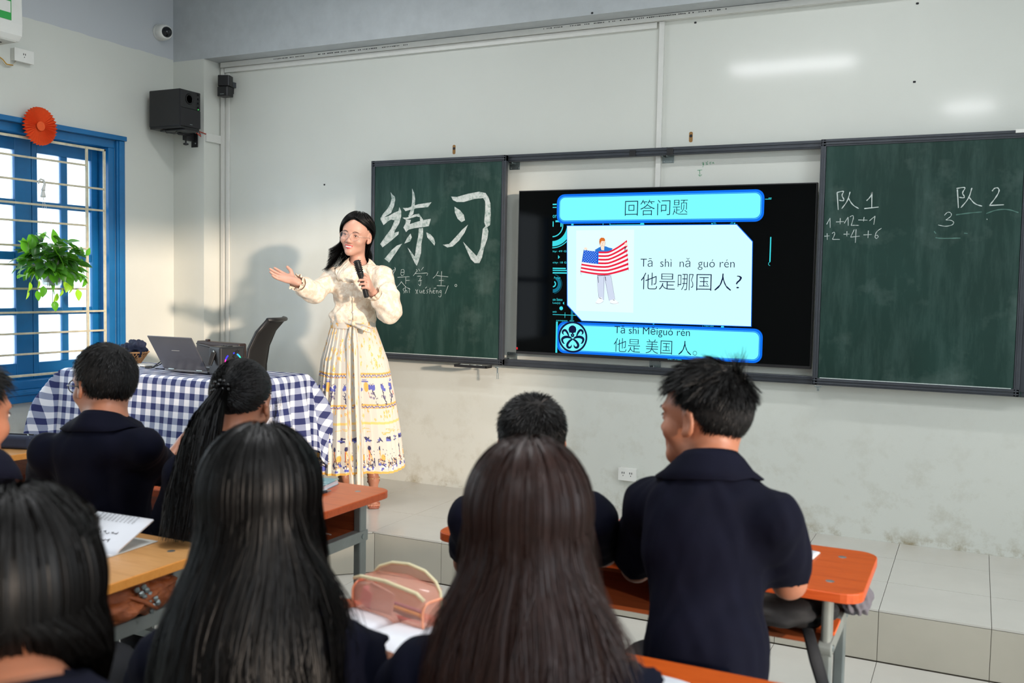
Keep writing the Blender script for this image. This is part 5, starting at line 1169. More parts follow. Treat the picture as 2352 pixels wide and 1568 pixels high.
def tubes(P, r, taper=True):
    "many strands P (N, n, 3) as fine flat ribbons lying on the head of hair"
    N, n = P.shape[:2]; T_ = np.gradient(P, axis=1); T_ /= np.linalg.norm(T_, axis=2, keepdims=True)+1e-9
    C_ = P.reshape(-1, 3).mean(0); O = P-C_; O[..., 2] *= .35; a = np.cross(T_, O); a /= np.linalg.norm(a, axis=2, keepdims=True)+1e-9; b = np.cross(T_, a)
    w = np.random.default_rng(N).normal(size=(N, 1, 1))*.3; a = a*np.cos(w)+b*np.sin(w)
    rr = np.asarray(r).reshape(-1, 1)*np.ones((1, n))
    if taper: rr = rr*np.linspace(1, .12, n)[None]**.5
    V = np.stack([P+a*rr[..., None], P-a*rr[..., None]], 2).reshape(-1, 3)
    i, j = np.meshgrid(np.arange(N), np.arange(n-1), indexing='ij'); B = (i*n+j)*2
    return V, np.stack([B, B+1, B+3, B+2], -1).reshape(-1, 4)
def merge(parts):
    vs, fs, k = [], [], 0
    for v, f in parts: vs.append(v); fs.append(f+k); k += len(v)
    return np.concatenate(vs), np.concatenate(fs)
def strands_mesh(name, groups, m, parent):
    v, f = merge([tubes(P, r) for P, r in groups]); return npmesh(name, v, f, m, parent)
SC = np.array([0, -.014, .030]); SR = np.array([.077, .096, .090])
def scalp(phi, el, off=0): # phi: 0 = face, +pi/2 = right, pi = back
    return np.stack([np.sin(phi)*np.cos(el), np.cos(phi)*np.cos(el), np.sin(el)], -1)*(SR+np.asarray(off)[..., None])+SC
def hairline(phi):   # lowest elevation with hair, by azimuth
    a = np.abs((phi+math.pi) % (2*math.pi)-math.pi); return np.where(a < .9, .62-.0*a, np.where(a < 1.35, .62-(a-.9)*1.2, np.where(a < 1.9, .08-(a-1.35)*1.1, -.525-(a-1.9)*.36)))
def cap_mesh(H, m, parent, off=.007, drop=0.0, fdrop=0.0, name='scalp_hair'):
    nu, nv = 20, 48; ph = np.linspace(0, 2*math.pi, nv, endpoint=False); lo = hairline(ph)-drop-fdrop*(np.abs((ph+math.pi) % (2*math.pi)-math.pi) < 1.3)*np.clip(np.abs((ph+math.pi) % (2*math.pi)-math.pi)/.6, 0, 1); t = np.linspace(0, 1, nu)[:, None]
    el = lo+(math.pi/2-lo)*t; o_ = off*np.sqrt(np.minimum(1, t*4+.0)); P = scalp(np.broadcast_to(ph, el.shape), el, np.broadcast_to(o_, el.shape)+.0008)
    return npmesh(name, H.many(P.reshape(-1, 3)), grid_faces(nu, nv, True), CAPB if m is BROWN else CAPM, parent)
def short_hair(H, m, parent, seed, n=3000, top=.045, side=.012, lift=.35, whorl=(0.3, -2.8), spiky=0.0, cap=.007, front=0, rad=.0012):
    rg = np.random.default_rng(seed); ph = rg.uniform(0, 2*math.pi, n*2); el = np.arcsin(rg.uniform(-.75, 1, n*2)); k = el > hairline(ph); ph, el = ph[k][:n], el[k][:n]
    base = scalp(ph, el, np.zeros(len(ph))); nr = (base-SC)/SR**2; nr /= np.linalg.norm(nr, axis=1, keepdims=True)
    W_ = scalp(np.array([math.pi-.35]), np.array([1.05]))[0]; fl = base-W_; fl -= nr*(fl*nr).sum(1, keepdims=True); fl /= np.linalg.norm(fl, axis=1, keepdims=True)+1e-6
    hgt = np.clip((base[:, 2]-.035)/.05, 0, 1); L_ = side+(top-side)*hgt; L_ = L_*rg.uniform(.7, 1.15, len(ph)); fr = (base[:, 1] > .02) & (base[:, 2] > .07); L_ = L_+front*fr
    clump = np.sin(ph*9+seed)+np.sin(el*13+ph*5); d0 = nr*(lift+spiky*np.maximum(0, clump)[:, None]*hgt[:, None])+fl*(1-.3*lift)+rg.normal(size=nr.shape)*(.10+.14*spiky); d0 /= np.linalg.norm(d0, axis=1, keepdims=True)
    t = np.linspace(0, 1, 6)[None, :, None]; P = base[:, None]+d0[:, None]*L_[:, None, None]*t+nr[:, None]*.002-nr[:, None]*(L_[:, None, None]*t*t*(.30*(1-spiky)))+np.array([0, 0, -1])*(L_[:, None, None]**1*t*t*.10)
    # keep outside the skull
    q = (P-SC)/(SR+.003); l = np.linalg.norm(q, axis=2, keepdims=True); P = np.where(l < 1, SC+q/np.maximum(l, 1e-6)*(SR+.003), P)
    c = cap_mesh(H, m, parent, cap)
    c.name = 'hair'; s_ = strands_mesh('hair_strands', [(H.many(P.reshape(-1, 3)).reshape(P.shape), np.full(len(P), rad))], m, c); return c
def long_hair(H, m, parent, seed, n=2600, length=.55, widen=.05, back_only=False, fringe=66, rad=.0011, side_x=None, part=0.0, tips=None, layer=.016, tuck=None, bodyf=None, wave=.004, field=None):
    rg = np.random.default_rng(seed); ph = rg.uniform(-math.pi, math.pi, n); e0 = np.maximum(np.arcsin(rg.uniform(.25, .995, n)), hairline(ph)+.05); lim = math.radians(fringe)
    npt = 20; ns = 9; P = np.zeros((n, npt, 3)); lay = rg.uniform(0, 1, n)*layer; sgn = np.where(ph-part >= 0, 1, -1)
    tgt = np.where(np.abs(ph) < lim, sgn*(lim+rg.uniform(0, .35, n)), ph); eend = -.18
    for i in range(ns):
        t = i/(ns-1); el = e0+(eend-e0)*t; fr_ = np.clip((e0-el)/np.maximum(e0-.50, .08), 0, 1)**.85; p_ = ph+(tgt-ph)*fr_; P[:, i] = scalp(p_, el, .006+lay)
    last = P[:, ns-1].copy(); dirn = last-SC; dirn[:, 2] = 0; dirn /= np.linalg.norm(dirn, axis=1, keepdims=True); LL = length*rg.uniform(.82, 1.0, n)
    w1 = rg.uniform(0, 6, n)
    for i in range(ns, npt):
        t = (i-ns+1)/(npt-ns); s_ = LL*t
        q = last.copy(); q[:, 2] -= s_; pull = .030*np.minimum(1, s_/.12)-widen*np.clip((s_-.10)/.3, 0, 1)
        q -= dirn*pull[:, None]*np.array([1, .9, 0])
        q[:, 0] += wave*np.sin(w1+s_*14)*t*2; q[:, 1] += wave*np.cos(w1+s_*11)*t*2
        P[:, i] = q
    if bodyf is not None: P = bodyf(P, ns)
    c = cap_mesh(H, m, parent, .0075, .05); Q = H.many(P.reshape(-1, 3)).reshape(P.shape)
    if field is not None:
        off = .015+rg.uniform(0, 1, n)*.020
        for i in range(ns, npt): Q[:, i] = push_out(field, Q[:, i], off)
        for _ in range(2): Q[:, ns:-1] = Q[:, ns:-1]*.5+(Q[:, ns-1:-2]+Q[:, ns+1:])*.25
        # opaque underlayer that follows the same fall
        nv = 72; pa = np.linspace(lim+.15, 2*math.pi-lim-.15, nv); U = np.zeros((npt, nv, 3))
        for i in range(ns): U[i] = scalp(pa, np.full(nv, 1.35)+(eend-1.35)*i/(ns-1), np.full(nv, .006))
        l0 = U[ns-1].copy(); dn = l0-SC; dn[:, 2] = 0; dn /= np.linalg.norm(dn, axis=1, keepdims=True)
        for i in range(ns, npt):
            t = (i-ns+1)/(npt-ns); s_ = length*.86*t; pull = .034*min(1, s_/.12)-widen*np.clip((s_-.10)/.3, 0, 1); U[i] = l0-dn*pull; U[i][:, 2] -= s_
        U = H.many(U.reshape(-1, 3)).reshape(U.shape)
        for i in range(ns, npt): U[i] = push_out(field, U[i], np.full(nv, .014))
        for _ in range(4): U[ns:-1] = U[ns:-1]*.5+(U[ns-1:-2]+U[ns+1:])*.25
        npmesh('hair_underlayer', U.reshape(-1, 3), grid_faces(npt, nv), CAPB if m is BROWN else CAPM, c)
    c.name = 'hair'; strands_mesh('hair_strands', [(Q, np.full(n, rad))], m, c); return c
def push_out(S, p, off):
    for _ in range(3):
        g = (p-S.lo)/S.h; i = np.clip(np.round(g).astype(int), 1, S.n-2); ok = ((g > 1) & (g < S.n-2)).all(1)
        D = S.D; d = D[i[:, 0], i[:, 1], i[:, 2]]; G_ = np.stack([D[i[:, 0]+1, i[:, 1], i[:, 2]]-D[i[:, 0]-1, i[:, 1], i[:, 2]], D[i[:, 0], i[:, 1]+1, i[:, 2]]-D[i[:, 0], i[:, 1]-1, i[:, 2]], .3*(D[i[:, 0], i[:, 1], i[:, 2]+1]-D[i[:, 0], i[:, 1], i[:, 2]-1])], -1)
        G_ /= np.linalg.norm(G_, axis=1, keepdims=True)+1e-9; mv = np.clip(off-d, 0, .08)*ok; p = p+G_*mv[:, None]
    return p
def facial(H, parent, smile=False, female=False):
    "eyes with irises, brows"
    for sx in (-1, 1):
        e = npmesh_ball('eye', H((sx*.0315, .0822, -.0005)), .0093*H.k, SCLERA, parent, (1.25, .75, .62 if not smile else .50), H.R)
        npmesh_ball('iris', H((sx*.0315-(.001 if smile else 0), .0880, -.0005)), .0047*H.k, DARKEYE, e, (1, .6, 1), H.R)
        P = [H((sx*.0315+dx, .0895-abs(dx)*.32, .0052-dx*dx*22+.0005)) for dx in np.linspace(-.0135, .0135, 7)] if not smile else [H((sx*.0315+dx, .0892-abs(dx)*.32, .0040-dx*dx*20)) for dx in np.linspace(-.0135, .0135, 7)]
        MB().tube(P, [q*(1.35 if smile else 1) for q in (.0006, .0012, .0014, .0015, .0015, .0014, .0008)], 6).build('eyelash', BROW, parent, smooth=True)
        P = [H((sx*(.030+dx), .0958-abs(dx+.008)*.33, .0235-(dx-.003)**2*16)) for dx in np.linspace(-.016, .019, 7)]
        MB().tube(P, [q*(1.3 if smile else 1) for q in (.0010, .0019, .0022, .0022, .0019, .0014, .0006)], 6, flat=.6).build('eyebrow', BROW, parent, smooth=True)
def npmesh_ball(name, c, r, m, parent, sc_=(1, 1, 1), R=None):
    mb = MB().ball((0, 0, 0), 1, 20, 14); v = np.array(mb.v)*np.array(sc_)*r
    if R is not None: v = v @ R.T
    me = bpy.data.meshes.new(name); me.from_pydata((v+np.array(c)).tolist(), [], mb.f); me.materials.append(m); me.shade_smooth(); return link(bpy.data.objects.new(name, me), parent)

STATE = {}
def J(px, py, y): return np.array(hit(px, py, 1, y))
def student(label, C, head, az, body_az, c7, sh, el, ha, seed, pitch=0, roll=0, female=False, hair=None, k=1.0, vox=.0078, hip=None, stool=None, fat=1.0, skin=None, face=True, collar=True, shirt_len=.0):
    """all joints in world coordinates; sh, el, ha = (left, right)"""
    hip = np.array(hip if hip is not None else (c7[0]-math.sin(math.radians(body_az))*.10, c7[1]-math.cos(math.radians(body_az))*.12, .53)); org = np.array([hip[0], hip[1], 0])
    t = thing('person', label, 'person', org); Lc = lambda p: np.array(p, float)-org
    f = np.array([math.sin(math.radians(body_az)), math.cos(math.radians(body_az)), 0]); r_ = np.array([f[1], -f[0], 0])
    hip, c7 = Lc(hip), Lc(c7); sh = [Lc(p) for p in sh]; el = [Lc(p) for p in el]; ha = [Lc(p) for p in ha]; H = Head(Lc(head), az, pitch, roll, k)
    allp = np.array([hip, c7, *sh, *el, *ha, H.c+[0, 0, .13], H.c-[0, 0, .13], hip+f*.5]); lo = allp.min(0)-.16; hi = allp.max(0)+.16; lo[2] = -.0
    lo = np.minimum(lo, [-.25, -.25, 0]); sk = skin or SKIN
    S = SDF(lo, hi, vox); head_sdf(S, H, female)
    nb = c7+np.array([0, 0, -.01]); S.cap(H((0, -.030, -.055)), nb, .050*k if not female else .044*k, .055 if not female else .047, .03)
    chest = c7*.55+hip*.45+f*.045; mid = c7*.32+hip*.68+f*.03
    B = np.stack([r_, f, (0, 0, 1)], 1); w = np.linalg.norm(sh[1]-sh[0])/2
    S.ell(c7*.72+hip*.28+f*.035, (w*.80, .098*fat, .17), .05, B); S.ell(mid, (w*.72, .095*fat, .17), .05, B); S.ell(hip, (w*.80, .115*fat, .11), .05, B)
    for s_, e_, h_, sg in zip(sh, el, ha, (-1, 1)):
        S.cap(c7-[0, 0, .045], s_, .048, .045, .04); S.cap(s_, e_, .045 if not female else .038, .036 if not female else .031, .02); w_ = e_+(h_-e_)*(1-.0); d = (h_-e_)/np.linalg.norm(h_-e_)
        S.cap(e_, h_, .036 if not female else .031, .025 if not female else .022, .015); hand_sdf(S, h_, d+np.array([0, 0, -.15]), (0, 0, -1), .95, .45, .1, -sg)
    kn = [hip+f*.42+r_*sg*.10+[0, 0, -.01] for sg in (-1, 1)]
    for kk_, sg in zip(kn, (-1, 1)):
        S.cap(hip+r_*sg*.085, kk_, .075, .055, .03); S.cap(kk_, kk_+f*.02-[0, 0, kk_[2]-.09], .05, .035, .02); S.cap(kk_+f*.02-[0, 0, kk_[2]-.05], kk_+f*.14-[0, 0, kk_[2]-.04], .035, .03, .02)
    S.mesh('body', sk, t)
    # polo shirt
    T_ = SDF(lo, hi, vox); o = .012
    T_.ell(c7*.72+hip*.28+f*.035, (w*.80+o, .098*fat+o, .17+o), .05, B); T_.ell(mid, (w*.74+o*1.5, .095*fat+o*1.6, .18), .05, B); T_.ell(hip+[0, 0, -.01], (w*.84+o, .118*fat+o, .12+shirt_len), .05, B)
    for s_, e_, h_ in zip(sh, el, ha):
        T_.cap(c7-[0, 0, .05], s_-[0, 0, .008], .050+o, .040+o, .045); q = s_+(e_-s_)*.82; T_.cap(s_-[0, 0, .006], q, .042+o, .044+o*1.1, .03)
    T_.wave(.0075, 22, seed, 5, (1, 1, .45)); T_.wave(.0035, 55, seed+1, 5, (1, 1, .6))
    for s_, e_ in zip(sh, el):
        d = (e_-s_)/np.linalg.norm(e_-s_); q = s_+(e_-s_)*.86
        T_.cap(q+d*.015, q+d*.12, .056, .056, .003, sub=True)
    T_.ell(c7+[0, 0, .062]+f*.015, (.048, .055, .058) if not female else (.042, .05, .052), .01, B, sub=True)
    T_.mesh('polo_shirt', POLO, t)
    if collar:
        nb = nb+np.array([0, 0, .014])
        vs = []; n_ = 28; ring = ((.055, .064, .030), (.058, .067, .044), (.067, .077, .034), (.086, .094, .006), (.094, .102, -.016))
        if female: ring = tuple((a*.88, b*.88, z*.8) for a, b, z in ring)
        up = (H((0, -.03, -.055))-nb); up /= np.linalg.norm(up)
        for a, b, z in ring:
            for i in range(n_+1):
                w_ = math.radians(-25+310*i/n_)-math.radians(0); dx = math.cos(w_+math.pi*.0); ang = math.radians(115+310*i/n_)
                vs.append(nb+r_*math.cos(ang)*a*1.02+f*(math.sin(ang)*b*.80+.012)+np.array([0, 0, 1])*(z-.02*math.sin(ang)*(1))-[0, 0, .006])
        vs = np.array(vs); k3 = 3*(n_+1); vs[k3-(n_+1):] = push_out(T_, vs[k3-(n_+1):], np.full(len(vs)-k3+n_+1, .005))
        o_ = npmesh('collar', vs, grid_faces(len(ring), n_+1), POLO, t); sm_ = o_.modifiers.new('t', 'SOLIDIFY'); sm_.thickness = .003
    Q = SDF(lo, hi, .012); Q.ell(hip-[0, 0, .02], (w*.80+.01, .118*fat+.006, .115), .05, B)
    for kk_, sg in zip(kn, (-1, 1)): Q.cap(hip+r_*sg*.085, kk_, .09, .07, .03); Q.cap(kk_, kk_+f*.02-[0, 0, kk_[2]-.09], .066, .052, .02)
    Q.wave(.004, 24, seed+2, 4); Q.mesh('trousers', TROU, t)
    for kk_, sg in zip(kn, (-1, 1)):
        b_ = kk_+f*.02; b_[2] = 0
        npmesh_ball('shoe', b_+f*.06+[0, 0, .045], 1, SHOE, t, (.046, .13, .044), B)
    if face: facial(H, t)
    F_ = SDF(lo, hi, vox); F_.D = np.minimum(T_.D, S.D); F_.ell(nb+np.array([0, 0, -.012])+f*.012, (.106, .100, .040), .03, B); STATE['field'] = F_
    hair(H, t) if hair else None
    if stool: bench(org[0], org[1]-.0, stool)
    return t, H, Lc
# ------------------------------------------------------------------ pupils
def z_(p, dz): p = np.array(p); p[2] += dz; return p
# A: boy with glasses, front row left
hA = J(238, 885, 2.14); cA = J(233, 985, 2.06)
tA, HA, LA = student('boy with dark-rimmed glasses and short thick hair, seen from behind before the window', None, hA, -80, -22, cA, (J(112, 1035, 2.02), J(330, 1020, 2.08)), (J(88, 1180, 2.14), J(372, 1090, 2.30)), (np.array([-2.62, 2.52, .79]), J(428, 1010, 2.50)), 51, pitch=-4, hip=J(233, 1100, 2.10)*[1, 1, 0]+[0, 0, .53], k=1.04, fat=1.15,
    hair=lambda H, t: short_hair(H, HAIR, t, 5, 8000, .032, .024, .55, spiky=.06, cap=.010, rad=.0012), stool='stool under the boy with glasses')
HA_ = HA; 
class glm: m = M['glass']
def glasses(H, t, m, name='glasses', rr=.0225, th=.0014, z=-.001, fy=.108):
    fr_ = MB()
    for sx in (-1, 1):
        fr_.tube([H((sx*.0315+rr*1.1*math.cos(a), fy-abs(sx*.0315+rr*math.cos(a))*.16, z+rr*.92*math.sin(a))) for a in np.linspace(0, 2*math.pi, 25)], th, 6, cap=False)
        fr_.tube([H((sx*(.0315+rr*1.1), fy-.009, z+.006)), H((sx*.076, .070, z+.006)), H((sx*.083, .0, z+.004)), H((sx*.081, -.015, z-.008))], th, 6)
    fr_.tube([H((-.009, fy-.001, z+.004)), H((0, fy+.003, z+.008)), H((.009, fy-.001, z+.004))], th, 6)
    o = fr_.build(name, m, t, smooth=True)
    for sx in (-1, 1): MB().add([H((sx*.0315+rr*1.05*math.cos(a), fy-.001-abs(sx*.0315+rr*math.cos(a))*.16, z+rr*.88*math.sin(a))) for a in np.linspace(0, 2*math.pi, 24, endpoint=False)], [tuple(range(24))]).build('lens', glm.m, o)
glasses(HA, tA, mat('dark_frame', (26, 30, 40), .3, var=0), th=.002)
# B: girl with ponytail
hB = J(556, 925, 2.14); cB = J(520, 1030, 2.06)
def pony(H, t):
    rg = np.random.default_rng(9); n = 3400; ph = rg.uniform(0, 2*math.pi, n*2); el = np.arcsin(rg.uniform(-.7, 1, n*2)); k = el > hairline(ph)-.05; ph, el = ph[k][:n], el[k][:n]; n = len(ph)
    tie = np.array([-.005, -.128, .026]); base = scalp(ph, el, rg.uniform(.002, .009, n)); tt_ = np.linspace(0, 1, 10)
    P = np.zeros((n, 10, 3))
    for i, q in enumerate(tt_):
        p = base*(1-q)+tie*q; d = (p-SC)/(SR+.008); l = np.linalg.norm(d, axis=1, keepdims=True); s_ = np.where(l < 1, SC+d/np.maximum(l, 1e-6)*(SR+.008+rg.uniform(0, .002, (n, 1))), p); P[:, i] = s_ if i < 9 else p+rg.normal(size=p.shape)*.005
    c = cap_mesh(H, HAIR, t, .009, .06); c.name = 'hair'; m_ = 3000; a = rg.uniform(0, 2*math.pi, m_); r_ = np.sqrt(rg.uniform(0, 1, m_)); T_ = np.zeros((m_, 14, 3))
    for i in range(14):
        q = i/13; w_ = .014+.042*math.sin(min(1, q*1.2+.12)*math.pi*.62)
        T_[:, i] = tie+np.stack([np.cos(a)*r_*w_-.060*q, np.sin(a)*r_*w_*.7-.025*math.sin(min(1, q*3)*math.pi/2)-.02*q, .012*np.cos(a)*(1-q)+.01*math.sin(q*3)-.40*q*rg.uniform(.75, 1.05, m_)+.0*a], -1)
    LS = 34; e_ = rg.uniform(-.03, .03, (LS, 3)); LP = np.zeros((LS, 10, 3))
    for i in range(10):
        q = i/9; LP[:, i] = np.array([.075, .045, .02])*(1-.0)+e_*[.35, .9, .6]+np.stack([.012*np.sin(q*3+e_[:, 0]*90), .02*q+0*e_[:, 0], -.17*q+e_[:, 2]*q*2], -1)
    strands_mesh('hair_strands', [(H.many(P.reshape(-1, 3)).reshape(P.shape), np.full(n, .0011)), (H.many(LP.reshape(-1, 3)).reshape(LP.shape), np.full(LS, .0005))], HAIR, c)
    strands_mesh('ponytail', [(H.many(T_.reshape(-1, 3)).reshape(T_.shape), np.full(m_, .0013))], HAIR, c)
    core = MB().tube([H(tie+np.array([-.060*q, -.025*math.sin(min(1, q*3)*1.57)-.02*q, .01*math.sin(q*3)-.36*q])) for q in np.linspace(0, 1, 10)], [.012, .022, .026, .027, .026, .024, .02, .016, .012, .005], 10, flat=.6).build('ponytail_core', HAIR, c, smooth=True)
    bead = mat('black_bead', (12, 12, 14), .1, var=0); Xa = [(math.cos(w), math.sin(w)) for w in np.linspace(0, 2*math.pi, 11, endpoint=False)]
    for i, (x, z) in enumerate(Xa): npmesh_ball('hair_bead', H(tie+np.array([x*.024, -.006+.004*(i % 2), z*.024])), .0052, bead, t)
    for x, z in Xa[::3]: npmesh_ball('hair_bead', H(tie+np.array([x*.012, -.014, z*.012])), .005, bead, t)
student('girl with a long beaded ponytail, head bent down behind the checked table', None, hB, -16, -30, cB, (J(420, 1085, 2.02), J(610, 1065, 2.10)), (J(385, 1230, 2.14), J(615, 1190, 2.22)), (np.array([-2.25, 2.48, .79]), np.array([-2.08, 2.46, .79])), 52, pitch=-12, hip=J(520, 1150, 2.06)*[1, 1, 0]+[0, 0, .53], female=True, hair=pony, stool='stool under the girl with the ponytail')
# E: boy hidden behind the brown-haired girl
hE = J(1221, 1022, 2.14); cE = J(1221, 1125, 2.05)
student('boy with cropped black hair, mostly hidden behind the girl with brown hair', None, hE, -26, -16, cE, (J(1088, 1185, 2.05), J(1350, 1185, 2.05)), (J(1075, 1290, 2.18), J(1385, 1265, 2.22)), (np.array([-1.16, 2.55, .79]), J(1400, 1205, 2.58)), 53, hair=lambda H, t: short_hair(H, HAIR, t, 15, 8000, .034, .014, .60, spiky=.14, cap=.005, rad=.0010), stool='stool under the boy with cropped hair')
# F: tall boy looking left
hF = J(1618, 960, 2.08); cF = J(1632, 1090, 2.00)
def hairF(H, t):
    c = short_hair(H, HAIR, t, 25, 9000, .048, .014, .36, spiky=.30, cap=.005, front=.014, rad=.00085)
    rg = np.random.default_rng(4); tufts = []
    W_ = np.array([.012, -.075, .098])
    for k in range(60):
        ph = rg.uniform(0, 2*math.pi); el = rg.uniform(.45, 1.5); b = scalp(np.array([ph]), np.array([el]))[0]; nr = (b-SC)/SR**2; nr /= np.linalg.norm(nr); fl = b-W_; fl -= nr*(fl @ nr); fl /= np.linalg.norm(fl)+1e-6
        d = fl*rg.uniform(.6, 1)+nr*rg.uniform(.05, .38)+np.array([0, 0, .1]); d /= np.linalg.norm(d); L_ = rg.uniform(.035, .055); m_ = 34; off = rg.normal(size=(m_, 3))*.0052; tip = rg.normal(size=(m_, 3))*.0016
        q = np.linspace(0, 1, 6)[None, :, None]; tufts.append(b+off[:, None]*(1-q)+tip[:, None]*q+d*L_*q+np.array([0, 0, -.012])*q*q+nr*.004)
    for (d, L_) in (((-.1, -.25, 1), .05), ((.08, -.1, 1), .055), ((.0, .1, 1), .05), ((-.2, .2, .9), .045)):   # the upright cowlick at the whorl
        d = np.array(d)/np.linalg.norm(d); m_ = 60; off = rg.normal(size=(m_, 3))*.009; dd_ = d+rg.normal(size=(m_, 1, 3))*.16; q = np.linspace(0, 1, 6)[None, :, None]; tufts.append(W_+off[:, None]*(1-.2*q)+dd_*L_*q*rg.uniform(.7, 1, (m_, 1, 1))+np.array([0, .0, -.0])*q)
    P = np.concatenate(tufts); strands_mesh('hair_tufts', [(H.many(P.reshape(-1, 3)).reshape(P.shape), np.full(len(P), .0007))], HAIR, c)
student('tall boy with spiky black hair in profile, leaning left over the desk', None, hF, -74, -20, cF, (J(1492, 1150, 2.06), J(1778, 1185, 1.98)), (J(1462, 1300, 2.20), J(1812, 1335, 2.12)), (J(1440, 1225, 2.56), np.array([-.45, 2.42, .785])), 54, pitch=0, k=.98, vox=.0058, fat=1.12, shirt_len=.05, hair=hairF, stool='stool under the tall boy with spiky hair')
# C: girl with long black hair
hC = J(602, 1162, 1.22); cC = J(600, 1385, 1.16)
student('girl with long straight black hair, left of the pink pencil case', None, hC, -22, -10, cC, (J(395, 1510, 1.14), J(800, 1515, 1.22)), (J(372, 1560, 1.22), J(880, 1545, 1.27)), (np.array([-1.24, 1.50, .79]), np.array([-1.08, 1.49, .79])), 55, pitch=-3, female=True, vox=.008,
    hair=lambda H, t: long_hair(H, HAIR, t, 31, 7000, .62, .045, fringe=58, rad=.0009, layer=.018, field=STATE['field']), stool='stool under the girl with long black hair')
# D: girl with long brown hair
hD = J(1212, 1208, 1.30); cD = J(1215, 1440, 1.24)
student('girl with long dark brown hair catching the sun, at the bottom centre', None, hD, -26, -12, cD, (J(985, 1550, 1.20), J(1400, 1575, 1.26)), (J(940, 1590, 1.25), J(1455, 1600, 1.31)), (np.array([-.62, 1.49, .79]), np.array([-.42, 1.50, .79])), 56, pitch=-3, female=True, vox=.008,
    hair=lambda H, t: long_hair(H, BROWN, t, 37, 7000, .54, .020, fringe=55, rad=.0009, layer=.017, field=STATE['field']), stool='stool under the girl with long brown hair')
# G: boy at the left edge
hG = J(-84, 955, 1.36); cG = J(-70, 1075, 1.28)
student('boy cut off by the left edge of the picture, only cheek and fringe showing', None, hG, -6, -10, cG, (J(-230, 1150, 1.24), J(20-60, 1165, 1.30)), (J(-260, 1300, 1.34), J(-40, 1300, 1.42)), (np.array([-2.3, 1.62, .79]), np.array([-2.1, 1.62, .79])), 57, pitch=-4, hair=lambda H, t: short_hair(H, HAIR, t, 45, 6000, .05, .024, .5, spiky=.1, cap=.006, front=.015), stool='stool under the boy at the left edge')
# H: dark head close to the camera
hH = J(48, 1380, .78); cH = J(50, 1650, .70)
student('pupil with thick black hair close to the camera at the bottom left', None, hH, -14, -60, cH, (z_(cH, -.06)+[-.15, -.02, 0], z_(cH, -.06)+[.17, .03, 0]), (z_(cH, -.28)+[-.22, .08, 0], z_(cH, -.28)+[.20, .12, 0]), (z_(cH, -.30)+[-.12, .26, 0], z_(cH, -.30)+[.14, .28, 0]), 58, k=1.05, female=True, hair=lambda H, t: long_hair(H, HAIR, t, 48, 7000, .46, .0, fringe=70, rad=.0010, layer=.022, field=STATE['field']), stool='stool under the pupil at the bottom left')
# ------------------------------------------------------------------ the teacher
TF = np.array([.578, -.816, 0]); TR = np.array([.816, .578, 0]); ZU = np.array([0, 0, 1.0])
to = np.array([-3.165, 4.50, PT]); tt = thing('person', 'young woman in cream lace blouse and printed pleated skirt, holding out an open hand', 'person', to)
K = lambda px, py, y: J(px, py, y)-to
Ht = Head(K(818, 541, 4.50), 166, -2, -9, 1.0)
c7 = K(824, 614, 4.54); shR, shL = K(766, 636, 4.46), K(877, 634, 4.52); elR, wrR = K(722, 672, 4.28), K(676, 645, 4.12); elL = K(894, 714, 4.46)
micC = K(833, 648, 4.27); axm = K(821, 597, 4.25)-K(839, 662, 4.29); axm /= np.linalg.norm(axm)
dL = TF*.80+ZU*.42+TR*-.15; dL /= np.linalg.norm(dL); wrL = micC+TR*.034-dL*.062-ZU*.01
waist = K(811, 745, 4.50); hipT = K(811, 800, 4.51); ankR, ankL = K(791, 1098, 4.50), K(858, 1100, 4.50)
S = SDF((-.75, -.75, -.01), (.50, .45, 1.72), .0047); head_sdf(S, Ht, True, True)
S.cap(Ht((0, -.028, -.055)), c7-ZU*.01, .042, .045, .03); B = np.stack([TR, -TF, ZU], 1)
S.ell(c7*.62+waist*.38+TF*.02, (.125, .085, .15), .05, B); S.ell(waist, (.105, .08, .12), .05, B); S.ell(hipT, (.15, .11, .13), .05, B)
for s_ in (shR, shL): S.cap(c7-ZU*.035, s_, .035, .038, .03)
S.cap(shR, elR, .036, .030, .02); S.cap(elR, wrR, .030, .021, .02); S.cap(shL, elL, .036, .030, .02); S.cap(elL, wrL, .030, .021, .02)
tipR = K(624, 626, 4.07)
hand_sdf(S, wrR, tipR-wrR, TF*.62+ZU*.78, .95, .12, .13, 1, fingers=(.05, .10, .16, .22))
hand_sdf(S, wrL, dL, -TR, .92, .85, .03, -1, fingers=(.82, .86, .88, .9))
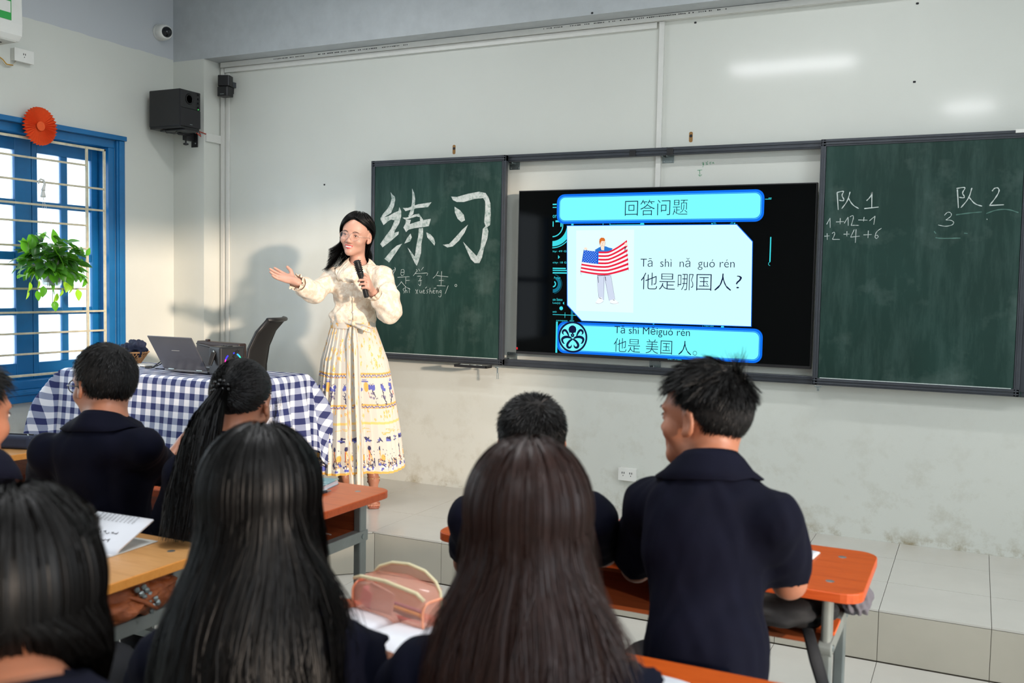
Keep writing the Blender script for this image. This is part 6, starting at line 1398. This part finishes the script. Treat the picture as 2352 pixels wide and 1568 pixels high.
for a, sg in ((ankR, -1), (ankL, 1)):
    kn = a*.45+hipT*.55+TR*sg*.0+TF*.02; S.cap(hipT+TR*sg*.07, kn, .075, .052, .03); S.cap(kn, a+(kn-a)*.45, .048, .048, .02); S.cap(a+(kn-a)*.45, a, .046, .029, .02)
    toe = np.array([a[0], a[1], .022])+TF*.135; heel = a-ZU*.035-TF*.025; ball_ = np.array([a[0], a[1], .024])+TF*.10
    S.cap(a, heel, .028, .022, .015); S.cap(a-ZU*.01+TF*.01, ball_, .027, .022, .02, flat=None); S.cap(heel, ball_, .02, .02, .02)
    for k in range(5): S.cap(ball_+TR*(k-2)*.0135, ball_+TR*(k-2)*.0145+TF*(.034-.004*abs(k-1.5))-ZU*.008, .0085, .0075, .004)
    nm = mat('sandal_leather', (150, 90, 70), .4, var=.05); base_ = np.array([a[0], a[1], 0])
    so = MB(); P = [heel-ZU*.024, heel-ZU*.024+TF*.03, base_+TF*.085+ZU*.006, base_+TF*.145+ZU*.006]
    so.tube(P, [.024, .024, .034, .028], 10, flat=.16, up=(0, 0, 1)); so.tube([heel-ZU*.02, base_-TF*.03], [.014, .006], 8)
    so.build('sandal', nm, tt, smooth=True)
    MB().tube([a-ZU*.010+TR*.034*math.cos(w)+TF*.034*math.sin(w)+ZU*.004*math.cos(w) for w in np.linspace(0, 2*math.pi, 17)], .0035, 6).build('ankle_strap', nm, tt, smooth=True)
    MB().tube([ball_+TR*x+ZU*(.023-abs(x)*.55)+TF*.012 for x in np.linspace(-.034, .034, 7)], .006, 6, flat=.5).build('toe_strap', nm, tt, smooth=True)
    bm_ = mat('anklet_bead', (190, 160, 110), .2, .5, var=.2)
    for w in np.linspace(0, 2*math.pi, 18, endpoint=False): npmesh_ball('anklet_bead', a+ZU*.008+TR*.033*math.cos(w)+TF*.033*math.sin(w), .0042, bm_, tt)
bd_ = S.mesh('body', SKINF, tt)
LEGM = skin_mat('tan_skin', (176, 118, 92))
bd_.data.materials.append(LEGM); nv_ = len(bd_.data.polygons); cz = np.empty(nv_*3, np.float32); bd_.data.polygons.foreach_get('center', cz); mi_ = (cz.reshape(-1, 3)[:, 2] < .55).astype(np.int32); bd_.data.polygons.foreach_set('material_index', mi_)
# face details
facial(Ht, tt, smile=True, female=True)
lipm = mat('lips', (204, 78, 84), .35, var=.04); teeth = mat('teeth', (246, 242, 236), .2, var=0)
npmesh_ball('teeth', Ht((0, .0895, -.0635)), 1, teeth, tt, (.0185, .0085, .0052), Ht.R)
L_ = lambda z0, dz, fy: [Ht((x, fy-abs(x)*.42, z0+dz*(1-(x/.024)**2)+.0075*(x/.024)**2)) for x in np.linspace(-.0245, .0245, 11)]
MB().tube(L_(-.0615, .004, .0975), [.0008, .0016, .0024, .0028, .0030, .0026, .0030, .0028, .0024, .0016, .0008], 8).build('upper_lip', lipm, tt, smooth=True)
MB().tube(L_(-.0615, -.0095, .0955), [.0008, .0022, .0032, .0038, .0042, .0044, .0042, .0038, .0032, .0022, .0008], 8).build('lower_lip', lipm, tt, smooth=True)
glasses(Ht, tt, mat('clear_frame', (188, 168, 160), .2, .3, var=0), 'glasses', .0245, .0009, -.004, .106)
# blouse
lace = NT('lace_blouse'); w_ = lace.n('ShaderNodeTexVoronoi', feature='DISTANCE_TO_EDGE', i_Scale=42); wv = lace.n('ShaderNodeTexNoise', i_Scale=30, i_Detail=4)
lf = lace.ramp(lace.noise(34, 5, .7), [(.44, (0, 0, 0, 1)), (.52, (1, 1, 1, 1))]); lace.base(lace.mix(lf, rgb(226, 206, 184), rgb(240, 228, 210))); lace.bump(lf, .35, .002); lace.set(Roughness=.8, Subsurface_Weight=0); LACE = lace.m
T_ = SDF((-.75, -.75, .72), (.50, .45, 1.55), .0042); o = .010
T_.ell(c7*.60+waist*.40+TF*.022, (.128+o, .088+o, .15), .05, B); T_.ell(waist+ZU*.03, (.112+o, .085+o, .10), .04, B); T_.ell(waist+ZU*.055+TF*.01, (.126, .098, .045), .04, B)
for sg in (-1, 1): T_.ell(c7*.5+waist*.5+TF*.075+TR*sg*.052+ZU*.03, (.052, .042, .052), .04, B)
for s_ in (shR, shL): T_.cap(c7-ZU*.04, s_, .040+o, .042+o, .035)
mR = elR*.5+wrR*.5; T_.cap(shR, elR, .050, .054, .03); T_.cap(elR, mR, .056, .052, .03); T_.cap(mR, wrR*.88+elR*.12, .054, .030, .02)
mL = elL*.45+wrL*.55
T_.cap(shL+TR*.006, shL*.4+elL*.6+TR*.006, .052, .066, .03); T_.cap(shL*.4+elL*.6, elL, .066, .064, .03); T_.cap(elL, mL, .062, .046, .03); T_.cap(mL, wrL*.75+elL*.25, .046, .030, .02)
T_.wave(.004, 30, 3, 5); T_.wave(.004, 62, 4, 5)
T_.ell(c7+ZU*.055+TF*.035, (.046, .052, .062), .008, B, sub=True)
zc_ = waist[2]-.012; T_.cut(lambda x, y, z: zc_-z)
for h_, e_ in ((wrR, elR), (wrL, elL)):
    d = (h_-e_)/np.linalg.norm(h_-e_); q = h_-d*.045; T_.cap(q+d*.02, q+d*.10, .045, .05, .004, sub=True)
T_.mesh('blouse', LACE, tt)
def ruffle(name, centre, axis, r0, r1, length, m, folds=11, amp=.006, seed=0, nu=8):
    ax = np.array(axis)/np.linalg.norm(axis); a = np.cross(ax, ZU); a /= np.linalg.norm(a); b = np.cross(ax, a); vs = []; n_ = 96
    for i in range(nu):
        t_ = i/(nu-1)
        for k in range(n_):
            w = 2*math.pi*k/n_; r_ = r0+(r1-r0)*t_+amp*t_*math.sin(folds*w+seed)+amp*.5*t_*math.sin(folds*1.7*w); vs.append(np.array(centre)+ax*(length*t_+amp*.5*t_*math.cos(folds*w))+a*math.cos(w)*r_+b*math.sin(w)*r_)
    o_ = npmesh(name, np.array(vs), grid_faces(nu, n_, True), m, tt); q = o_.modifiers.new('t', 'SOLIDIFY'); q.thickness = .0012; return o_
dR = wrR-elR; ruffle('cuff', wrR-dR/np.linalg.norm(dR)*.055, dR, .028, .046, .042, LACE, 9, .006); dl = wrL-elL; ruffle('cuff', wrL-dl/np.linalg.norm(dl)*.062, dl, .028, .040, .036, LACE, 9, .005, 2)
# collar: wide rounded ruffled collar
vs = []; n_ = 120; nu = 9
for i in range(nu):
    t_ = i/(nu-1)
    for k in range(n_+1):
        w = math.radians(-84+348*k/n_); cs_, sn = math.cos(w), math.sin(w); r_ = .050+.062*t_+.0035*t_*math.sin(26*w); zz = .046-.020*t_-.050*t_*t_+.004*t_*math.sin(26*w+1)
        front_ = max(0, -sn)
        vs.append(c7+TF*(.026-sn*(r_*.90)*(1.0)+.010*front_)+TR*cs_*r_*1.12+ZU*(zz-.042*front_-.012*t_*front_+.02*max(0, sn)-.006*abs(cs_)*t_-.018*abs(cs_)*t_*t_))
vs = np.array(vs); q_ = push_out(T_, vs, np.full(len(vs), .0035)); o_ = npmesh('collar', q_, grid_faces(nu, n_+1), LACE, tt); q = o_.modifiers.new('t', 'SOLIDIFY'); q.thickness = .0015
plq = []
for py in np.linspace(640, 738, 14): plq.append(K(808+(py-640)*.02, py, 4.36)-TF*0)
P = push_out(T_, np.array([p-TF*.05 for p in plq])+0, np.full(14, .0)); 
def surf(px, py, off=.002):   # nearest blouse surface point along the line of sight
    for y in np.arange(4.20, 4.62, .003):
        p = K(px, py, y); g = np.round((p-T_.lo)/T_.h).astype(int)
        if (g > 0).all() and (g < T_.n).all() and T_.D[tuple(g)] < off: return p
    return K(px, py, 4.4)
pts = [surf(809+(py-650)*.03, py, .003) for py in np.linspace(652, 736, 18)]
MB().tube(pts, .010, 6, flat=.2, up=tuple(TR)).build('placket', LACE, tt, smooth=True)
pearl = mat('pearl_button', (240, 236, 228), .15, .1, var=0)
for py in (652, 682, 717): npmesh_ball('button', surf(809+(py-650)*.03, py, .008), .0055, pearl, tt)
# skirt print painted into a small raster, then carried by the vertices
HW, HH = 620, 244; im = np.zeros((HH, HW, 3)); im[:] = lin((210, 204, 193)); rg = np.random.default_rng(12)
GOLD, BLUE, NAVY, GREY, RED = lin((226, 172, 84)), lin((88, 96, 176)), lin((46, 44, 84)), lin((136, 128, 150)), lin((190, 60, 50)); VV = 345.0
yy, xx = np.mgrid[0:HH, 0:HW]
def row(py): return (py-742)/(1084-742)*HH
def dot(x, y, rx, c, ry=None, a=1.0):
    ry = ry or rx; x0_, x1_ = int(max(0, x-rx-1)), int(min(HW, x+rx+2)); y0_, y1_ = int(max(0, y-ry-1)), int(min(HH, y+ry+2))
    if x0_ >= x1_ or y0_ >= y1_: return
    m_ = ((xx[y0_:y1_, x0_:x1_]-x)/rx)**2+((yy[y0_:y1_, x0_:x1_]-y)/ry)**2 <= 1; im[y0_:y1_, x0_:x1_][m_] = c
def line(x0, y0, x1, y1, w, c):
    n_ = int(max(abs(x1-x0), abs(y1-y0))*1.5)+2
    for t_ in np.linspace(0, 1, n_): dot(x0+(x1-x0)*t_, y0+(y1-y0)*t_, w, c)
def sprig(x, y, s, c):
    a = rg.uniform(-2.4, -.7); L_ = s*rg.uniform(7, 12); x1, y1 = x+math.cos(a)*L_, y+math.sin(a)*L_; line(x, y, x1, y1, .55, c)
    for k in range(5):
        t_ = rg.uniform(.2, 1); b = a+rg.choice([-1, 1])*rg.uniform(.5, 1); px_, py_ = x+(x1-x)*t_, y+(y1-y)*t_; line(px_, py_, px_+math.cos(b)*s*4, py_+math.sin(b)*s*4, .8*s**.5, c)
def flower(x, y, s, c):
    for k in range(5): a = k*1.257+rg.uniform(0, .3); dot(x+math.cos(a)*2.1*s, y+math.sin(a)*2.1*s, 1.35*s, c)
def floral(y0_, y1_, n_, s=1.0):
    for _ in range(n_):
        x, y = rg.uniform(0, HW), rg.uniform(y0_, y1_); c = tuple(np.array(GOLD)*rg.uniform(.9, 1.25)+np.array([.04, .02, .02])*rg.uniform(0, 2))
        (flower if rg.random() < .35 else sprig)(x, y, s*rg.uniform(.7, 1.15), c)
floral(row(748), row(850), 300, .85); floral(row(936), row(962), 100, .75)
def hb_(py, w, c): im[int(row(py)-w):int(row(py)+w)+1] = c
def zig(py):
    hb_(py-3.2, .9, GOLD); hb_(py+4, .4, GOLD)
    for x in range(HW): y = row(py)+abs((x % 9)-4.5)*.9-1.6; im[int(y):int(y)+2, x] = BLUE if (x % 9) < 5 else lin((70, 66, 110))
zig(858); zig(929)
hb_(968, 1.6, lin((232, 196, 120)))
def tree(x, y, s=1.0):
    for k in range(9): dot(x+rg.uniform(-8, 8)*s, y-rg.uniform(2, 9)*s+abs(rg.uniform(0, 1)), 4.2*s, BLUE, 2.6*s)
    for k in range(4): dot(x+rg.uniform(-9, 9)*s, y+rg.uniform(3, 12)*s, 3.2*s, GREY, 1.8*s)
    px_, py_ = x, y
    for k in range(5): nx, ny = px_+rg.uniform(-5, 5)*s, py_+4.6*s; line(px_, py_, nx, ny, 1.1, NAVY); line(nx, ny, nx+rg.uniform(-7, 7)*s, ny-2, .7, NAVY); px_, py_ = nx, ny
for i, x in enumerate(np.arange(10, HW, 36)):
    tree(x+rg.uniform(-4, 4), row(893)); line(x-6, row(877), x-3, row(880), .6, NAVY); line(x-3, row(880), x+2, row(876), .6, NAVY)
    if i % 3 == 1: dot(x+17, row(884), 6, lin((232, 172, 88)), 8); line(x+6, row(872), x+24, row(872), 1.0, BLUE); line(x+8, row(868), x+18, row(868), .9, BLUE); line(x+22, row(897), x+26, row(906), 1, RED)
for _ in range(60): x, y = rg.uniform(0, HW), rg.uniform(row(974), row(994)); line(x, y, x+rg.uniform(6, 22), y, .6, lin((232, 184, 110))); dot(x, y, 1.2, lin((232, 184, 110)))
for x in np.arange(8, HW, 30):
    for k in range(7): line(x+rg.uniform(-4, 3), row(1004)+rg.uniform(-3.5, 4.5), x+rg.uniform(5, 13), row(1004)+rg.uniform(-3.5, 4.5), 1.0, BLUE if k % 2 else NAVY)
for x in np.arange(4, HW, 26):
    s_ = rg.uniform(.8, 1.2)
    for k in range(10): dot(x+rg.uniform(-9, 9), row(1062)+rg.uniform(-2, 9), 3.6*s_, BLUE if k % 3 else lin((240, 234, 226)), 2)
    for k in range(14): line(x+rg.uniform(-11, 11), row(1055)+rg.uniform(-6, 10), x+rg.uniform(-11, 11), row(1055)+rg.uniform(-6, 10), .8, NAVY if k % 3 else lin((190, 160, 120)))
    if rg.random() < .6: dot(x+6, row(1045), 5, GOLD, 5)
    if rg.random() < .5:
        dot(x-4, row(1024), 3.4, NAVY, 4)
        for k in range(6): line(x-5+rg.uniform(-2, 2), row(1030), x-3+rg.uniform(-5, 6), row(1052), .8, [RED, GOLD, lin((220, 190, 160)), NAVY][k % 4])
    for k in range(5): dot(x+rg.uniform(-12, 12), row(1035)+rg.uniform(-6, 8), .8, NAVY)
hb_(1081, 1.8, GOLD)
FABRIC = attr_mat('printed_fabric', .7)
wv_ = np.linspace(0, 1, HH)[:, None]; uu = np.linspace(0, 2*math.pi, HW, endpoint=False)[None]
pl_ = 32; saw = ((uu/(2*math.pi)*pl_) % 1); pleat = np.where(saw < .82, saw/.82, (1-saw)/.18)-.5
zt_, zb_ = K(811, 744, 4.5)[2], K(811, 1083, 4.42)[2]; W_ = np.interp(wv_, [0, .06, .25, .43, .7, 1], [.122, .138, .186, .208, .232, .252])
amp_ = .003+.016*np.minimum(1, wv_*1.4); sway = .012*np.sin(uu*3+1)*wv_+.008*np.sin(uu*5)*wv_
rx_ = W_+pleat*amp_+sway; ry_ = W_*.70+pleat*amp_+sway
cxs = (waist+(hipT-waist)*0)[None, None]; ctr = waist*(1-wv_[..., None])+(np.array([*(K(821, 1080, 4.50)[:2]), 0])+0)*wv_[..., None]
ctr[..., 2] = zt_+(zb_-zt_)*wv_
P = ctr+TR*(np.cos(uu)*rx_)[..., None]-TF*(np.sin(uu)*ry_)[..., None]+ZU*(.006*np.sin(uu*4+1)*wv_)[..., None]
npmesh('skirt', P.reshape(-1, 3), grid_faces(HH, HW, True), FABRIC, tt, col=im.reshape(-1, 3))
# waistband and sash with bow and two long tails
def strip(name, path, wdir, width, seed, nu=60, nv=12, wfn=None):
    path = np.array(path); t_ = np.linspace(0, 1, nu); s_ = np.linspace(0, 1, len(path)); C_ = np.stack([np.interp(t_, s_, path[:, i]) for i in range(3)], -1)
    q = np.linspace(-.5, .5, nv); w = width*(wfn(t_) if wfn else np.ones(nu)); V = C_[:, None]+np.array(wdir)[None, None]*(q[None, :, None]*w[:, None, None])+TF*(.004*np.sin(q*7+seed))[None, :, None]
    x0_ = (seed*97) % (HW-3*nv-2); cc = im[np.clip((np.linspace(20, 250, nu) % 58+8).astype(int), 0, HH-1)][:, x0_:x0_+3*nv:3]
    o_ = npmesh(name, V.reshape(-1, 3), grid_faces(nu, nv), FABRIC, tt, col=cc.reshape(-1, 3)); m_ = o_.modifiers.new('t', 'SOLIDIFY'); m_.thickness = .0015; return o_
u_ = np.linspace(0, 2*math.pi, 161); zz = np.linspace(-.020, .024, 10)[:, None]
V = np.stack([(waist+TR*math.cos(a)*.128-TF*math.sin(a)*.099)[None]+ZU*zz for a in u_], 1); cc = np.tile(im[12:22, :161], 1)
npmesh('waistband', V.reshape(-1, 3), grid_faces(10, 161), FABRIC, tt, col=cc.reshape(-1, 3))
fr0 = .105
def fk(px, py, out): return K(px, py, 4.5)+TF*out
strip('sash_tail', [fk(806, 748, .115), fk(804, 790, .150), fk(803, 900, .178), fk(805, 1000, .190), fk(811, 1104, .195)], TR, .036, 2, wfn=lambda t_: .45+.55*np.minimum(1, t_*6))
strip('sash_tail', [fk(815, 748, .118), fk(819, 790, .155), fk(822, 900, .185), fk(826, 1000, .198), fk(827, 1105, .20)], TR, .034, 5, wfn=lambda t_: .45+.55*np.minimum(1, t_*6))
strip('bow_loop', [fk(812, 740, .120), fk(795, 736, .125), fk(768, 738, .10)], ZU, .030, 3, 20)
strip('bow_loop', [fk(814, 742, .125), fk(832, 748, .130), fk(850, 756, .105), fk(857, 752, .095)], ZU+TR*.2, .034, 4, 24, wfn=lambda t_: .5+.5*np.sin(np.minimum(1, t_*1.1)*math.pi))
npmesh_ball('bow_knot', fk(812.5, 741, .122), 1, mat('knot_fabric', (246, 226, 190), .7, var=.05), tt, (.013, .010, .014))
# hair
def th_(H, t):
    rg = np.random.default_rng(61); n = 4600; ph = rg.uniform(-math.pi, math.pi, n); hl_ = hairline(ph)-.22*np.clip((np.abs(ph)-.35)/.5, 0, 1)*(np.abs(ph) < 1.4)-.17*(np.abs(ph) < 1.3)*np.clip(np.abs(ph)/.6, 0, 1); e0 = np.maximum(np.arcsin(rg.uniform(.1, .995, n)), hl_+.03); sgn = np.where(ph >= 0, 1, -1); lim = math.radians(60)
    lm_ = np.where(ph >= 0, lim, math.radians(92)); tgt = np.where(np.abs(ph) < lm_, sgn*(lm_+rg.uniform(0, .4, n)), ph); npt, ns = 22, 13; P = np.zeros((n, npt, 3)); lay = rg.uniform(.002, .018, n)
    for i in range(ns):
        q = i/(ns-1); el = e0+(-.25-e0)*q; fr_ = np.clip((.78-el)/.78, 0, 1); p_ = ph+(tgt-ph)*fr_; P[:, i] = scalp(p_, el, .004+lay)
    last = P[:, ns-1].copy(); L_ = rg.uniform(.10, .235, n); w1 = rg.uniform(0, 6, n)*.25+ph*3; d = last-SC; d[:, 2] = 0; d /= np.linalg.norm(d, axis=1, keepdims=True); right = (last[:, 0] > .015)   # her right side (left in the picture) comes forward
    for i in range(ns, npt):
        q = (i-ns+1)/(npt-ns); p = last.copy(); p[:, 2] -= L_*q; p -= d*(.022*math.sin(q*math.pi))[..., None] if False else d*(.020*math.sin(q*math.pi))
        p[:, 0] += np.where(right, .034*q*q, .004*q); p[:, 1] += np.where(right, .035*q, -.030*q); p[:, 0] += .006*np.sin(w1+q*5)*q; p[:, 1] += .006*np.cos(w1+q*4)*q; P[:, i] = p
    Q = H.many(P.reshape(-1, 3)).reshape(P.shape); off = .003+rg.uniform(0, .012, n)
    for i in range(ns, npt): Q[:, i] = push_out(T_, Q[:, i], off)
    c = cap_mesh(H, HAIR, t, .0065, .0, .20); c.name = 'hair'; strands_mesh('hair_strands', [(Q, np.full(n, .0010))], HAIR, c)
th_(Ht, tt)
# microphone
mic = thing('microphone', 'black ribbed handheld microphone gripped in front of her chest', 'microphone', to+micC)
A3 = Vector(axm)
prof = [(0, -.085), (.013, -.084), (.0145, -.078), (.0135, -.02), (.0145, .02), (.017, .048), (.0185, .052), (.0185, .058), (.016, .060)]
MB().lathe(prof, axis=A3, n=22).build('mic_body', M['black'], mic, smooth=True)
mb = MB().lathe([(.016, .060), (.0165, .085), (.0165, .115), (.013, .122), (0, .124)], axis=A3, n=22); mb.build('mic_head', M['black'], mic, smooth=True)
for k in range(6): MB().lathe([(.0165, .064+.0095*k), (.0212, .066+.0095*k), (.0212, .069+.0095*k), (.0165, .071+.0095*k)], axis=A3, n=22).build('grille_ring', M['black'], mic)
